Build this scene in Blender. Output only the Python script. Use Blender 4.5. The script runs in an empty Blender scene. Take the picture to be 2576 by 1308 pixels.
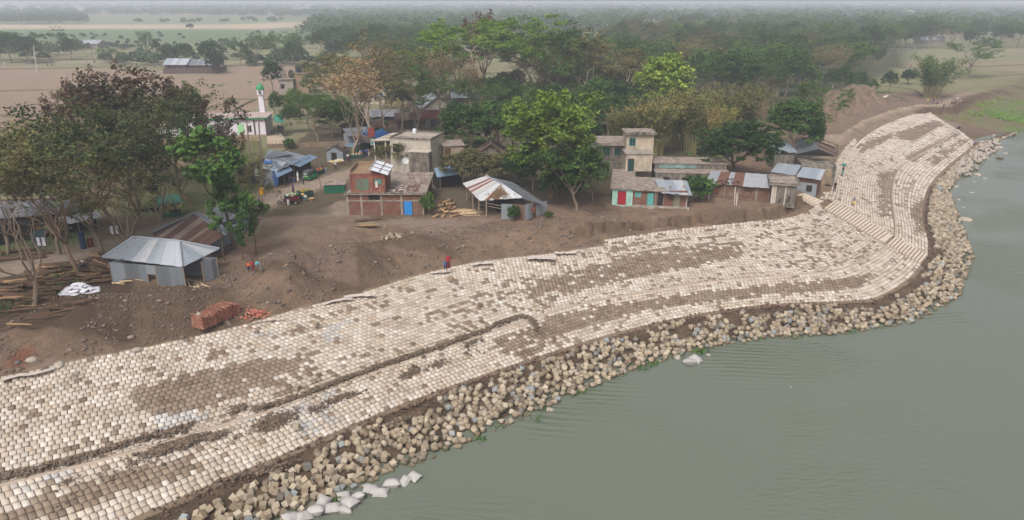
import bpy, math, random
import numpy as np
from mathutils import Vector, Matrix, Euler, noise as mnoise
R = random.Random(7); NR = np.random.RandomState(7)
# ---------------------------------------------------------------- camera, world, sun, exposure
sc = bpy.context.scene
FPX = 1800.0; CAMH = 28.0; PITCH = math.atan(651 / FPX)
cd = bpy.data.cameras.new('camera'); cam = bpy.data.objects.new('camera', cd)
sc.collection.objects.link(cam); sc.camera = cam
cam.location = (0, 0, CAMH); cam.rotation_euler = (math.pi / 2 - PITCH, 0, 0)
cd.sensor_width = 36; cd.lens = 36 * FPX / 2576; cd.clip_end = 120000; cd.clip_start = 1
w = bpy.data.worlds.new("World"); sc.world = w; w.use_nodes = True
nt = w.node_tree; bg = nt.nodes['Background']
sky = nt.nodes.new('ShaderNodeTexSky'); sky.sky_type = 'NISHITA'; sky.sun_disc = False
SUN_EL, SUN_AZ = math.radians(52), math.radians(200)      # azimuth clockwise from +Y
sky.sun_elevation = SUN_EL; sky.sun_rotation = SUN_AZ; sky.air_density = 1.0; sky.dust_density = 6.0; sky.ozone_density = 1.0
hs = nt.nodes.new('ShaderNodeHueSaturation'); hs.inputs['Saturation'].default_value = 0.34   # overcast, milky sky
nt.links.new(sky.outputs[0], hs.inputs['Color']); nt.links.new(hs.outputs[0], bg.inputs[0]); bg.inputs[1].default_value = 0.15
sd = bpy.data.lights.new('sun', 'SUN'); so = bpy.data.objects.new('sun', sd); sc.collection.objects.link(so)
sd.energy = 1.8; sd.angle = math.radians(18); sd.color = (1, 0.975, 0.95)
so.rotation_euler = Vector((-math.sin(SUN_AZ) * math.cos(SUN_EL), -math.cos(SUN_AZ) * math.cos(SUN_EL), -math.sin(SUN_EL))).to_track_quat('-Z', 'Y').to_euler()
sc.view_settings.view_transform = 'Standard'; sc.view_settings.look = 'None'; sc.view_settings.exposure = 0.08; sc.view_settings.gamma = 1
sc.render.engine = 'CYCLES'; sc.cycles.volume_bounces = 3; sc.cycles.max_bounces = 6
sc.cycles.transparent_max_bounces = 8
# ---------------------------------------------------------------- placing helpers (photo measured at 2576 x 1308)
SP, CP = math.sin(PITCH), math.cos(PITCH)
def G(u, v, z=0.0):
    dx = (u - 1288) / FPX; dz = -(v - 654) / FPX
    t = (z - CAMH) / (-SP + dz * CP)
    return Vector((dx * t, (CP + dz * SP) * t, z))
def PIX(x, y, z):
    x = np.asarray(x, float); y = np.asarray(y, float); z = np.asarray(z, float) - CAMH
    dep = y * CP - z * SP; up = y * SP + z * CP
    dep = np.where(dep < .1, .1, dep)
    return 1288 + FPX * x / dep, 654 - FPX * up / dep
def h2(ix, iy, s):
    n = (ix.astype(np.int64) * 374761393 + iy.astype(np.int64) * 668265263 + s * 974634777) & 0x7fffffff
    n = ((n ^ (n >> 13)) * 1274126177) & 0x7fffffff
    return ((n ^ (n >> 16)) & 0xffff) / 65535.0
def vn(x, y, s=0):
    x = np.asarray(x, float); y = np.asarray(y, float)
    ix = np.floor(x); iy = np.floor(y); fx = x - ix; fy = y - iy; fx = fx * fx * (3 - 2 * fx); fy = fy * fy * (3 - 2 * fy)
    a = h2(ix, iy, s); b = h2(ix + 1, iy, s); c = h2(ix, iy + 1, s); d = h2(ix + 1, iy + 1, s)
    return (a + (b - a) * fx) * (1 - fy) + (c + (d - c) * fx) * fy
def fbm(x, y, s=0, o=4):
    r = 0; a = .5; f = 1
    for k in range(o): r = r + a * vn(x * f, y * f, s + k); a *= .5; f *= 2.03
    return r
def inpoly(px, py, poly):
    px = np.asarray(px, float); py = np.asarray(py, float); r = np.zeros(px.shape, bool); n = len(poly)
    for i in range(n):
        x1, y1 = poly[i]; x2, y2 = poly[(i + 1) % n]
        if y1 == y2: continue
        c = ((y1 > py) != (y2 > py)) & (px < (x2 - x1) * (py - y1) / (y2 - y1) + x1); r ^= c
    return r
def sdist(px, py, line):
    """distance to a polyline, positive on its left side"""
    best = np.full(px.shape, 1e9); sg = np.ones(px.shape)
    L = [np.array(p[:2]) for p in line]
    for a, b in zip(L[:-1], L[1:]):
        d = b - a; q = d.dot(d) + 1e-9; t = np.clip(((px - a[0]) * d[0] + (py - a[1]) * d[1]) / q, 0, 1)
        ex = px - a[0] - t * d[0]; ey = py - a[1] - t * d[1]; dd = np.hypot(ex, ey)
        cr = d[0] * (py - a[1]) - d[1] * (px - a[0]); m = dd < best - 1e-9
        best = np.where(m, dd, best); sg = np.where(m, np.where(cr >= 0, 1, -1), sg)
    return best * sg
def sm(a, b, x): t = np.clip((x - a) / (b - a), 0, 1); return t * t * (3 - 2 * t)
def resample(pts, step):
    P = np.array([tuple(p) for p in pts], float)
    for _ in range(3):                                     # corner cutting, ends kept
        Q = [P[0]]
        for a, b in zip(P[:-1], P[1:]): Q += [a * .75 + b * .25, a * .25 + b * .75]
        P = np.array(Q + [P[-1]])
    L = np.r_[0, np.cumsum(np.linalg.norm(np.diff(P[:, :2], axis=0), axis=1))]; n = max(2, int(L[-1] / step) + 1)
    s = np.linspace(0, L[-1], n); return np.stack([np.interp(s, L, P[:, k]) for k in range(P.shape[1])], 1)
# ---------------------------------------------------------------- tagging and mesh helpers
C = sc.collection
def tag(o, label=None, cat=None, group=None, kind=None):
    if label: o['label'] = label
    if cat: o['category'] = cat
    if group: o['group'] = group
    if kind: o['kind'] = kind
    return o
def empty(name, label, cat, loc=(0, 0, 0), rz=0, group=None):
    o = bpy.data.objects.new(name, None); C.objects.link(o); o.location = loc; o.rotation_euler = (0, 0, rz); o.empty_display_size = .3
    return tag(o, label, cat, group)
def copytree(o, parent=None, deep=True):
    c = o.copy(); C.objects.link(c); c.parent = parent
    if deep:
        for ch in list(o.children): copytree(ch, c)
    return c
class MB:
    def __init__(s): s.v = []; s.f = []; s.c = []; s.m = []
    def quad(s, *p, m=0):
        n = len(s.v); s.v += [tuple(q) for q in p]; s.f.append(tuple(range(n, n + len(p)))); s.m.append(m); return s
    def box(s, a, b, M=None, m=0, taper=1.0):
        x0, y0, z0 = a; x1, y1, z1 = b; cx, cy = (x0 + x1) / 2, (y0 + y1) / 2
        pts = [(x0, y0, z0), (x1, y0, z0), (x1, y1, z0), (x0, y1, z0)]
        pts += [(cx + (x - cx) * taper, cy + (y - cy) * taper, z1) for x, y, _ in pts]
        if M is not None: pts = [tuple(M @ Vector(p)) for p in pts]
        n = len(s.v); s.v += pts
        for f in ((3, 2, 1, 0), (4, 5, 6, 7), (0, 1, 5, 4), (1, 2, 6, 5), (2, 3, 7, 6), (3, 0, 4, 7)): s.f.append(tuple(n + i for i in f)); s.m.append(m)
        return s
    def tube(s, pts, rad, k=6, cap=True, m=0):
        pts = [Vector(p) for p in pts]; n0 = len(s.v); N = len(pts)
        if not hasattr(rad, '__len__'): rad = [rad] * N
        up = Vector((0, 0, 1)); d0 = (pts[1] - pts[0]).normalized()
        ref = Vector((1, 0, 0)) if abs(d0.z) > .8 else up
        for i in range(N):
            d = (pts[min(i + 1, N - 1)] - pts[max(i - 1, 0)]).normalized()
            a = d.cross(ref).normalized(); b = d.cross(a)
            for j in range(k):
                t = 2 * math.pi * j / k; s.v.append(tuple(pts[i] + (a * math.cos(t) + b * math.sin(t)) * rad[i]))
        for i in range(N - 1):
            for j in range(k):
                s.f.append((n0 + i * k + j, n0 + i * k + (j + 1) % k, n0 + (i + 1) * k + (j + 1) % k, n0 + (i + 1) * k + j)); s.m.append(m)
        if cap: s.f.append(tuple(n0 + j for j in range(k))[::-1]); s.f.append(tuple(n0 + (N - 1) * k + j for j in range(k))); s.m += [m, m]
        return s
    def slab(s, pts, t=.05, m=0):
        """a polygon with thickness t downward"""
        P = [Vector(p) for p in pts]; nrm = (P[1] - P[0]).cross(P[2] - P[0]).normalized()
        if nrm.z < 0: P.reverse(); nrm = -nrm
        n = len(s.v); k = len(P); s.v += [tuple(p) for p in P] + [tuple(p - nrm * t) for p in P]
        s.f.append(tuple(n + i for i in range(k))); s.f.append(tuple(n + k + i for i in range(k))[::-1]); s.m += [m, m]
        for i in range(k): s.f.append((n + i, n + k + i, n + k + (i + 1) % k, n + (i + 1) % k)); s.m.append(m)
        return s
    def lathe(s, prof, k=12, c=(0, 0, 0), m=0):
        n = len(s.v)
        for r, z in prof:
            for j in range(k): t = 2 * math.pi * j / k; s.v.append((c[0] + r * math.cos(t), c[1] + r * math.sin(t), c[2] + z))
        for i in range(len(prof) - 1):
            for j in range(k): s.f.append((n + i * k + j, n + i * k + (j + 1) % k, n + (i + 1) * k + (j + 1) % k, n + (i + 1) * k + j)); s.m.append(m)
        return s
    def mesh(s, name, mats, smooth=False):
        me = bpy.data.meshes.new(name); me.from_pydata(s.v, [], s.f)
        for q in (mats if isinstance(mats, (list, tuple)) else [mats]): me.materials.append(q)
        if any(s.m): me.polygons.foreach_set('material_index', s.m)
        if smooth: me.polygons.foreach_set('use_smooth', [True] * len(s.f))
        me.update(); return me
    def build(s, name, mats, parent=None, smooth=False):
        o = bpy.data.objects.new(name, s.mesh(name, mats, smooth)); C.objects.link(o); o.parent = parent; return o
def npmesh(name, V, F, mat, col=None, smooth=False):
    """V (n,3), F (m,4) int, col (n,3) linear point colours"""
    me = bpy.data.meshes.new(name); V = np.asarray(V, np.float32); F = np.asarray(F, np.int32); k = F.shape[1]
    me.vertices.add(len(V)); me.vertices.foreach_set('co', V.ravel()); me.loops.add(F.size); me.loops.foreach_set('vertex_index', F.ravel())
    me.polygons.add(len(F)); me.polygons.foreach_set('loop_start', np.arange(0, F.size, k, dtype=np.int32))
    me.polygons.foreach_set('loop_total', np.full(len(F), k, np.int32))
    if smooth: me.polygons.foreach_set('use_smooth', np.ones(len(F), bool))
    me.materials.append(mat); me.update(calc_edges=True)
    if col is not None:
        a = me.color_attributes.new('tint', 'FLOAT_COLOR', 'POINT'); a.data.foreach_set('color', np.c_[col, np.ones(len(col))].astype(np.float32).ravel())
    me.validate(); return me
def link(name, me, parent=None, loc=None):
    o = bpy.data.objects.new(name, me); C.objects.link(o); o.parent = parent
    if loc is not None: o.location = loc
    return o
# ---------------------------------------------------------------- materials
def S(r, g, b):
    f = lambda c: (c / 255 / 12.92) if c / 255 <= .04045 else ((c / 255 + .055) / 1.055) ** 2.4
    return (f(r), f(g), f(b), 1)
class NT:
    def __init__(s, name, rough=.85, spec=.3):
        s.mat = bpy.data.materials.new(name); s.mat.use_nodes = True; s.t = s.mat.node_tree; s.b = s.t.nodes['Principled BSDF']
        s.b.inputs['Roughness'].default_value = rough; s.b.inputs['Specular IOR Level'].default_value = spec
        s.tc = None
    def n(s, typ, **k):
        q = s.t.nodes.new('ShaderNode' + typ)
        for a, b in k.items():
            if a in q.inputs.keys(): s.set(q.inputs[a], b)
            else: setattr(q, a, b)
        return q
    def set(s, inp, v):
        if hasattr(v, 'is_output') or isinstance(v, bpy.types.NodeSocket): s.t.links.new(v, inp)
        else: inp.default_value = v
    def co(s, kind='Object'):
        if s.tc is None: s.tc = s.t.nodes.new('ShaderNodeTexCoord')
        return s.tc.outputs[kind]
    def pos(s): return s.n('NewGeometry').outputs['Position']
    def map(s, vec, sc=(1, 1, 1), rot=(0, 0, 0)):
        q = s.n('Mapping'); s.set(q.inputs['Vector'], vec); q.inputs['Scale'].default_value = sc; q.inputs['Rotation'].default_value = rot; return q.outputs[0]
    def noise(s, vec, scale=5, detail=4, rough=.55):
        q = s.n('TexNoise'); s.set(q.inputs['Vector'], vec); q.inputs['Scale'].default_value = scale; q.inputs['Detail'].default_value = detail; q.inputs['Roughness'].default_value = rough; return q.outputs[0]
    def ramp(s, fac, *stops):
        q = s.n('ValToRGB'); s.set(q.inputs[0], fac); e = q.color_ramp.elements
        while len(e) < len(stops): e.new(.5)
        for i, (p, c) in enumerate(stops): e[i].position = p; e[i].color = c if hasattr(c, '__len__') else (c, c, c, 1)
        return q.outputs[0]
    def mix(s, fac, a, b, mode='MIX'):
        q = s.n('Mix', data_type='RGBA', blend_type=mode); s.set(q.inputs[0], fac); s.set(q.inputs[6], a); s.set(q.inputs[7], b); return q.outputs[2]
    def math(s, op, a, b=0.0):
        q = s.n('Math', operation=op); s.set(q.inputs[0], a); s.set(q.inputs[1], b); return q.outputs[0]
    def bump(s, h, st=.4, d=.05):
        q = s.n('Bump'); s.set(q.inputs['Height'], h); q.inputs['Strength'].default_value = st; q.inputs['Distance'].default_value = d; s.t.links.new(q.outputs[0], s.b.inputs['Normal']); return s
    def col(s, c): s.set(s.b.inputs['Base Color'], c); return s
MAT = {}
def mat_plain(name, c, rough=.8, var=.25, scale=3, metal=0, spec=.3):
    """one paint or stuff with a little dirt of its own"""
    if name in MAT: return MAT[name]
    n = NT(name, rough, spec); d = tuple(x * (1 - var) for x in c[:3]) + (1,); l = tuple(min(1, x * (1 + var)) for x in c[:3]) + (1,)
    n.col(n.mix(n.noise(n.co(), scale, 5, .65), d, l)); n.b.inputs['Metallic'].default_value = metal; MAT[name] = n.mat; return n.mat
# ---------------------------------------------------------------- rails of the bank (world), from crest to water
ZT, ZU, ZB, ZE, ZW = -1.2, -3.0, -3.1, -4.6, -5.2
def rail(px, z): return [G(u, v, z) for u, v in px]
T1 = rail([(0,952),(190,908),(350,878),(480,851),(640,812),(750,777),(900,742),(1000,708),(1110,678),(1200,660),(1300,648),(1400,638),(1520,619),(1700,589),(1900,570),(2000,562),(2050,540),(2073,527)], ZT)
B1 = rail([(0,1222),(300,1150),(500,1090),(700,1030),(900,950),(1100,885),(1332,805),(1421,777),(1497,759),(1624,736),(1751,713),(1897,700),(2034,691),(2103,684),(2144,669),(2199,642),(2233,616)], ZB)
E1 = rail([(330,1308),(600,1190),(750,1130),(1000,1020),(1240,935),(1500,850),(1700,800),(1850,775),(1980,762),(2180,757),(2230,740),(2290,700),(2316,667)], ZE)
T2 = rail([(2100,507),(2108,480),(2112,450),(2122,410),(2135,385),(2160,355),(2210,320),(2280,292),(2334,279)], ZT)
B2 = rail([(2252,598),(2254,564),(2244,504),(2246,462),(2262,421),(2309,394),(2364,361),(2403,334)], ZB)
E2 = rail([(2334,646),(2335,600),(2318,559),(2326,487),(2350,449),(2392,410),(2455,361)], ZE)
W0 = rail([(720,1308),(960,1190),(1100,1140),(1300,1050),(1500,960),(1700,890),(1900,850),(2100,840),(2280,810),(2400,750),(2440,650),(2410,560),(2380,480),(2440,400),(2510,352),(2576,330)], ZW)
def ext(L, n0=0, n1=0):
    L = list(L); 
    if n0: L = [L[0] + (L[0] - L[2]).normalized() * n0] + L
    if n1: L = L + [L[-1] + (L[-1] - L[-3]).normalized() * n1]
    return L
T1 = ext(T1, 22); B1 = ext(B1, 22); E1 = ext(E1, 30); W0 = ext(W0, 30, 0)
endT, endE = T2[-1].copy(), E2[-1].copy()
B2 = ext(B2, 0, 26); E2 = ext(E2, 0, 30)
T2x = list(T2)
def R_(L): return resample(L, .3)
rT1, rB1, rE1, rT2, rB2, rE2 = map(R_, (T1, B1, E1, T2, B2, E2))
def pair(B, O):
    """for each point of rail B the matching point of rail O: nearest, ends tied"""
    sB = np.r_[0, np.cumsum(np.linalg.norm(np.diff(B[:, :2], axis=0), axis=1))]; sO = np.r_[0, np.cumsum(np.linalg.norm(np.diff(O[:, :2], axis=0), axis=1))]
    ks, ko = [0.], [0.]
    for q in np.arange(6, sB[-1] - 5, 6.):
        b = [np.interp(q, sB, B[:, k]) for k in (0, 1)]; j = np.argmin(np.hypot(O[:, 0] - b[0], O[:, 1] - b[1]))
        if sO[j] > ko[-1] + 1.5 and sO[j] < sO[-1] - 2: ks.append(q); ko.append(sO[j])
    ks.append(sB[-1]); ko.append(sO[-1]); t = np.interp(sB, ks, ko)
    kk = np.ones(15) / 15; tp = np.r_[2 * t[0] - t[1:8][::-1], t, 2 * t[-1] - t[-8:-1][::-1]]; t = np.convolve(tp, kk, 'valid')
    return np.stack([np.interp(t, sO, O[:, k]) for k in range(3)], 1)
pT1, pE1, pT2, pE2 = pair(rB1, rT1), pair(rB1, rE1), pair(rB2, rT2), pair(rB2, rE2)
def toward(A, Bq, d, z):
    v = Bq[:, :2] - A[:, :2]; L = np.linalg.norm(v, axis=1, keepdims=True); r = np.c_[A[:, :2] + v / L * d, np.full(len(A), z)]; return r
rU1 = toward(rB1, pT1, 1.5, ZU); rU2 = toward(rB2, pT2, 1.3, ZU)
# crest and toe as one line each, with the natural bank beyond
CREST = [tuple(p[:2]) for p in T1] + [tuple(p[:2]) for p in T2] + [tuple(G(*q)[:2]) for q in ((2395,268),(2440,240),(2500,226),(2576,205))] + [(260, 345), (520, 560), (1600, 1200)]
TOE = [tuple(p[:2]) for p in E1] + [tuple(p[:2]) for p in E2[:-1]] + [tuple(G(2500, 345, -4.6)[:2]), tuple(G(2576, 318, -4.6)[:2]), (215, 262), (340, 370), (600, 540), (1800, 1150)]
WATER = [tuple(p[:2]) for p in W0] + [(185, 230), (330, 345), (620, 520), (1850, 1120)]
PATHZ = []
def ground_h(x, y):
    x = np.asarray(x, float); y = np.asarray(y, float)
    dT = sdist(x, y, CREST); dE = sdist(x, y, TOE); dW = sdist(x, y, WATER)
    u, v = PIX(x, y, 0 * x)
    h = np.zeros(x.shape)
    land = sm(0, 4.0, dT)
    # cut bench in front of the brick houses
    bench = sm(3.3, 3.9, dT + 1.3 * (fbm(x * .9, y * .4, 31) - .5))
    nearb = sm(6, 10, x) * (1 - sm(44, 52, x)); far = sm(48, 60, x)
    h = ZT + (0 - ZT) * (land * (1 - nearb) + nearb * (bench * .93 + .07 * land))
    h = h * (1 - .3 * far * 0)
    def bumpf(cx, cy, rx, ry, hh, ang=0, p=1.0, rg=.5, s=3):
        nonlocal h
        c, s_ = math.cos(ang), math.sin(ang); X = (x - cx) * c + (y - cy) * s_; Y = -(x - cx) * s_ + (y - cy) * c
        r = np.sqrt((X / rx) ** 2 + (Y / ry) ** 2) + rg * (fbm(x / 3, y / 3, s) - .47)
        h = np.maximum(h, ZT * 0 + h + hh * (1 - sm(.15, 1.0, r)) ** p * sm(-.2, 1.5, dT))
    bumpf(-41, 62, 7, 5.5, 1.5, .45); bumpf(-35, 63.5, 5.5, 4.5, 1.5, .5, s=5); bumpf(-31, 66, 5, 3.5, 1.0, .5, s=6)
    bumpf(-25, 72, 5, 6.5, 2.1, .5, s=7); bumpf(-19, 77, 7, 6, 1.8, .5, s=8); bumpf(-11, 82, 8, 4.6, 1.5, .3, s=9); bumpf(0, 86.5, 9, 3.6, .9, .25, s=10); bumpf(9, 89.5, 8, 3, .8, .2, s=10)
    bumpf(-27, 88, 3.2, 2.6, .9, .3, s=11); bumpf(-22, 90, 4, 2.5, .6, .1, s=12); bumpf(-24, 99, 3.5, 3, 1.2, .1, s=13); bumpf(-38, 70.5, 6, 1.6, .5, .3, s=13)
    a2 = .72
    bumpf(79, 184, 15, 7, 3.6, a2, s=14, rg=.9); bumpf(91, 201, 13, 8, 5.0, a2, s=15, rg=.9); bumpf(101, 214, 12, 8, 5.0, a2, s=16, rg=.9); bumpf(72, 171, 10, 5, 2.2, a2, s=17, rg=.9)
    # rills and roughness of worked earth near the bank
    work = sm(-.2, 2, dT) * (1 - sm(14, 26, dT))
    h = h + work * (.75 * (fbm(x * .7, y * .7, 40, 5) - .5) + .3 * (fbm(x * 2.4, y * 2.4, 45, 3) - .5))
    far2 = sm(20, 60, dT)
    h = h + .10 * (fbm(x * .2, y * .2, 50) - .5) * sm(3, 12, dT)
    # the slope to the water
    nat = sm(196, 204, y + .35 * (x - 110))
    f = np.clip(-dT / (-dT + np.maximum(dE, 0) + 1e-6), 0, 1)
    natz = ZT + .9 * nat + (ZE - ZT - .9 * nat) * np.where(nat > .5, sm(.02, .1, f) * .35 + f * .65, f) + nat * .5 * (fbm(x * .4, y * .4, 60) - .5)
    slope = natz - 1.1 * (1 - nat) * sm(.0, .5, -dT) * sm(0, .5, dE)
    h = np.where(dT < 0, slope, np.where(nat * (dT < 6) > 0, np.maximum(h, ZT + .9 * nat), h))
    g = np.clip(-dE / (-dE + np.maximum(dW, 0) + 1e-6), 0, 1)
    h = np.where(dE < 0, ZE - .1 + (ZW + .02 - ZE) * g + .15 * (fbm(x * 1.3, y * 1.3, 63) - .5), h)
    h = np.where(dW < 0, np.maximum(ZW - .12 + .45 * dW, -9), h)
    return h, dT, dE, dW, u, v
def gz(x, y): return float(ground_h(np.array([x]), np.array([y]))[0][0])
def GG(u, v, dz=0.0):
    """point on the ground seen at photo pixel u, v (ground height followed)"""
    z = 0.0
    for _ in range(6): p = G(u, v, z); z = gz(p.x, p.y)
    p = G(u, v, z); p.z = z + dz; return p
def axis(lo, hi, step, outlo, outhi, g=1.13):
    a = list(np.arange(lo, hi, step)); s = step; q = lo; L = []
    while q > outlo: s *= g; q -= s; L.append(q)
    s = step; q = a[-1]; H = []
    while q < outhi: s *= g; q += s; H.append(q)
    return np.array(L[::-1] + a + H)
ROAD = [(-70, 66), (-57, 73.5), (-49.7, 81.5), (-44, 91), (-37.5, 101.5), (-33.5, 111), (-29.5, 119), (-24, 127), (-20, 136), (-17, 150)]
def zones(x, y, h, dT, dE, dW, u, v):
    c = np.zeros(x.shape + (3,))
    def lay(m, col):
        m = np.clip(m, 0, 1)[..., None]; c[:] = c * (1 - m) + np.array(col[:3]) * m
    def sw(px, e=6): return np.where(inpoly(u + (fbm(x * .15, y * .15, 71) - .5) * e, v + (fbm(x * .15, y * .15, 72) - .5) * e * .4, px), 1., 0.)
    n1 = fbm(x * .12, y * .12, 80); n2 = fbm(x * .6, y * .6, 84); n3 = fbm(x * .03, y * .03, 88)
    c[:] = S(128, 128, 98)[:3]                                            # pale grass
    lay(sm(.42, .6, n1) * .6, S(146, 131, 106))
    tilled = S(150, 130, 113); marsh = S(104, 122, 88); mud = S(132, 111, 93)
    lay(sw([(-900,330),(-900,168),(0,168),(330,172),(420,186),(560,190),(560,168),(760,160),(900,165),(1000,190),(800,225),(700,262),(520,300),(200,330)], 3), tilled)
    lay(sw([(-900,162),(-900,156),(800,150),(800,156)], 2) * .7, S(160, 150, 130))
    lay(sw([(-900,112),(-900,74),(0,72),(750,70),(1000,76),(1500,84),(1500,104),(820,98),(700,112),(400,108)], 2), marsh)
    lay(sw([(-900,74),(-900,64),(0,62),(600,58),(760,58),(800,68),(600,74)], 2), S(186, 166, 142))
    lay(sw([(-900,64),(-900,50),(700,46),(760,58),(0,62)], 2), S(120, 136, 104))
    lay(sw([(-900,150),(-900,118),(900,112),(900,150)], 2) * sm(.4, .6, n3), S(128, 134, 98))
    lay(sw([(180,500),(0,300),(360,290),(640,300),(650,360),(500,420),(400,500)], 10), S(142, 124, 98))
    lay(sw([(380,590),(250,500),(400,440),(640,350),(670,380),(655,480),(560,520),(450,570)], 6) * .8, S(104, 106, 66))
    lay(sw([(2360,300),(2130,245),(2200,190),(2576,140),(3000,140),(3000,200),(2576,215),(2440,250)], 8) * .75, S(126, 124, 88))
    lay(sw([(2250,175),(2400,150),(3000,145),(3000,185),(2500,175)], 4) * .6, S(150, 132, 110))
    # village earth and woods floor
    lay(sw([(620,560),(680,400),(840,290),(1300,215),(1700,220),(2000,280),(2110,380),(2090,520),(1500,560)], 16) * .85, S(92, 80, 66))
    lay(sw([(1460,250),(1450,120),(1600,60),(2200,70),(2300,150),(2150,230),(2080,330)], 10) * .9, S(70, 74, 48))
    dR = np.abs(sdist(x, y, ROAD)); 
    work = (dT > -1) & (y < 240)
    lay(np.where(work, 1 - sm(15, 21, dT + 9 * (n1 - .5)), 0) * (1 - sm(60, 70, x)), mud)
    lay(np.where(work, 1 - sm(9, 14, dT + 6 * (n1 - .5)), 0) * sm(60, 70, x), S(139, 120, 104))
    lay(np.where(work & (x > 55), 1, 0) * (1 - sm(1.5, 3.4, np.abs(dT - 5.0 + 1.6 * (n1 - .5)))) * .8, S(168, 150, 130))
    for cx, cy, rx, ry in ((-38, 64, 12, 7), (-22, 75, 9, 6), (-12, 81, 6, 2)):
        lay((1 - sm(.7, 1.1, np.hypot((x - cx) / rx, (y - cy) / ry) + .8 * (n2 - .5))) * .85, S(100, 84, 69))
    lay(sm(.52, .62, n2) * np.where((dT > 0) & (dT < 14), .35, 0), S(92, 80, 70))
    lay(sm(.6, .7, fbm(x * .3, y * .3, 95)) * np.where((dT > 0) & (dT < 16), .5, 0), S(150, 132, 117))
    lay(1 - sm(1.9, 2.9, dR + 1.2 * (n2 - .5)), S(170, 154, 141)); lay((1 - sm(3, 4.6, dR + 2 * (n2 - .5))) * .5, S(146, 128, 112))
    for cx, cy, rx, ry in ((-26, 92, 9, 4.5), (-22, 99, 5, 5), (-12, 92, 8, 2.5)): lay((1 - sm(.5, 1.1, np.hypot((x - cx) / rx, (y - cy) / ry) + .7 * (n2 - .5))) * .7, S(150, 134, 122))
    lay(1 - sm(.6, 1, np.hypot((x + 35.5) / 3.4, (y - 93.5) / 1.5) + .6 * (n2 - .5)), S(160, 158, 160))
    lay((1 - sm(.5, 1, np.hypot((x + 42) / 1.0, (y - 54.6) / 1.7) + .9 * (n2 - .5))) * .6, S(132, 70, 52))
    lay((1 - sm(.5, 1, np.hypot((x + 32) / 3.5, (y - 82.5) / 1.6) + .9 * (n2 - .5))) * .6, S(142, 96, 74))
    lay(np.where((dT > 4) & (dT < 30) & (y > 160) & (y < 240) & (x > 60), 1, 0) * (1 - sm(18, 24, dT + 8 * (n1 - .5))), S(126, 107, 92))
    # cut cliff face and rills: shade painted into the colour; slope, toe and bed
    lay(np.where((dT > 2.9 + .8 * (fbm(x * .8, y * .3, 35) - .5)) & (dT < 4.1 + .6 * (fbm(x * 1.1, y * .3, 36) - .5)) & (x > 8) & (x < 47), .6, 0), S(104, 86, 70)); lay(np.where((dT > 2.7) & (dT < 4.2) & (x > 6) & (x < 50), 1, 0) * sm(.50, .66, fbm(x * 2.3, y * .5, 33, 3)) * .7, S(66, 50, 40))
    lay(np.where((x < -30) & (y < 86) & (y > 60) & (dT > 3), 1, 0) * (1 - sm(1, 0, dR - 3)) * 0 + np.where((u < 330) & (v > 640) & (v < 840) & (dR > 2.8), .85, 0), S(84, 70, 58)); lay(np.where((u > 250) & (u < 900) & (v > 545) & (v < 700) & (dR > 3), .8, 0), S(128, 108, 94))
    nat = (y + .35 * (x - 110) > 200) & (dT <= 1) 
    lay(np.where(nat, 1, 0), S(116, 106, 80)); lay(np.where(nat & (dT < -7), 1, 0) * sm(.35, .6, n1 + .012 * (-dT - 8)), S(98, 122, 60))
    lay(np.where(nat & (dT > -1.6) & (dT < .3), 1, 0), S(92, 74, 60))
    lay(np.where((dT < 0) & ~nat, 1, 0), S(112, 94, 78)); lay(np.where((dE < 0) & ~nat, 1, 0) * sm(.35, .6, n2), S(92, 78, 64)); lay(np.where(dW < .4, .7, 0), S(74, 70, 56))
    return c
def mat_ground():
    n = NT('earth_and_grass', .95, .15); at = n.n('Attribute', attribute_name='tint').outputs['Color']; p = n.pos()
    a = n.noise(p, .9, 6, .68); b = n.noise(p, 6, 5, .7); f = n.noise(p, .12, 5, .6)
    k = n.mix(a, (.5, .48, .46, 1), (1.5, 1.49, 1.47, 1)); k2 = n.mix(b, (.68, .68, .68, 1), (1.3, 1.3, 1.3, 1)); k3 = n.mix(f, (.8, .82, .78, 1), (1.2, 1.17, 1.2, 1))
    n.col(n.mix(1, n.mix(1, n.mix(1, at, k, 'MULTIPLY'), k2, 'MULTIPLY'), k3, 'MULTIPLY')); hgt = n.math('ADD', n.noise(p, 1.6, 8, .7), n.math('MULTIPLY', n.noise(p, 9, 4, .7), .3))
    n.bump(hgt, 1.0, .5); return n.mat
def build_ground():
    xs = axis(-66, 125, .42, -40000, 40000); ys = axis(34, 225, .42, -60, 60000); X, Y = np.meshgrid(xs, ys); 
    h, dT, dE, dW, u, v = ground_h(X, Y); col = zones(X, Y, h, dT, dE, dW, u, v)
    V = np.stack([X, Y, h], -1).reshape(-1, 3); nx, ny = len(xs), len(ys); i = np.arange(ny - 1)[:, None] * nx + np.arange(nx - 1)[None]
    F = np.stack([i, i + 1, i + 1 + nx, i + nx], -1).reshape(-1, 4)
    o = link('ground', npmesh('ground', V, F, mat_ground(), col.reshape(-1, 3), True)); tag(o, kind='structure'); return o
build_ground()
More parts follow.
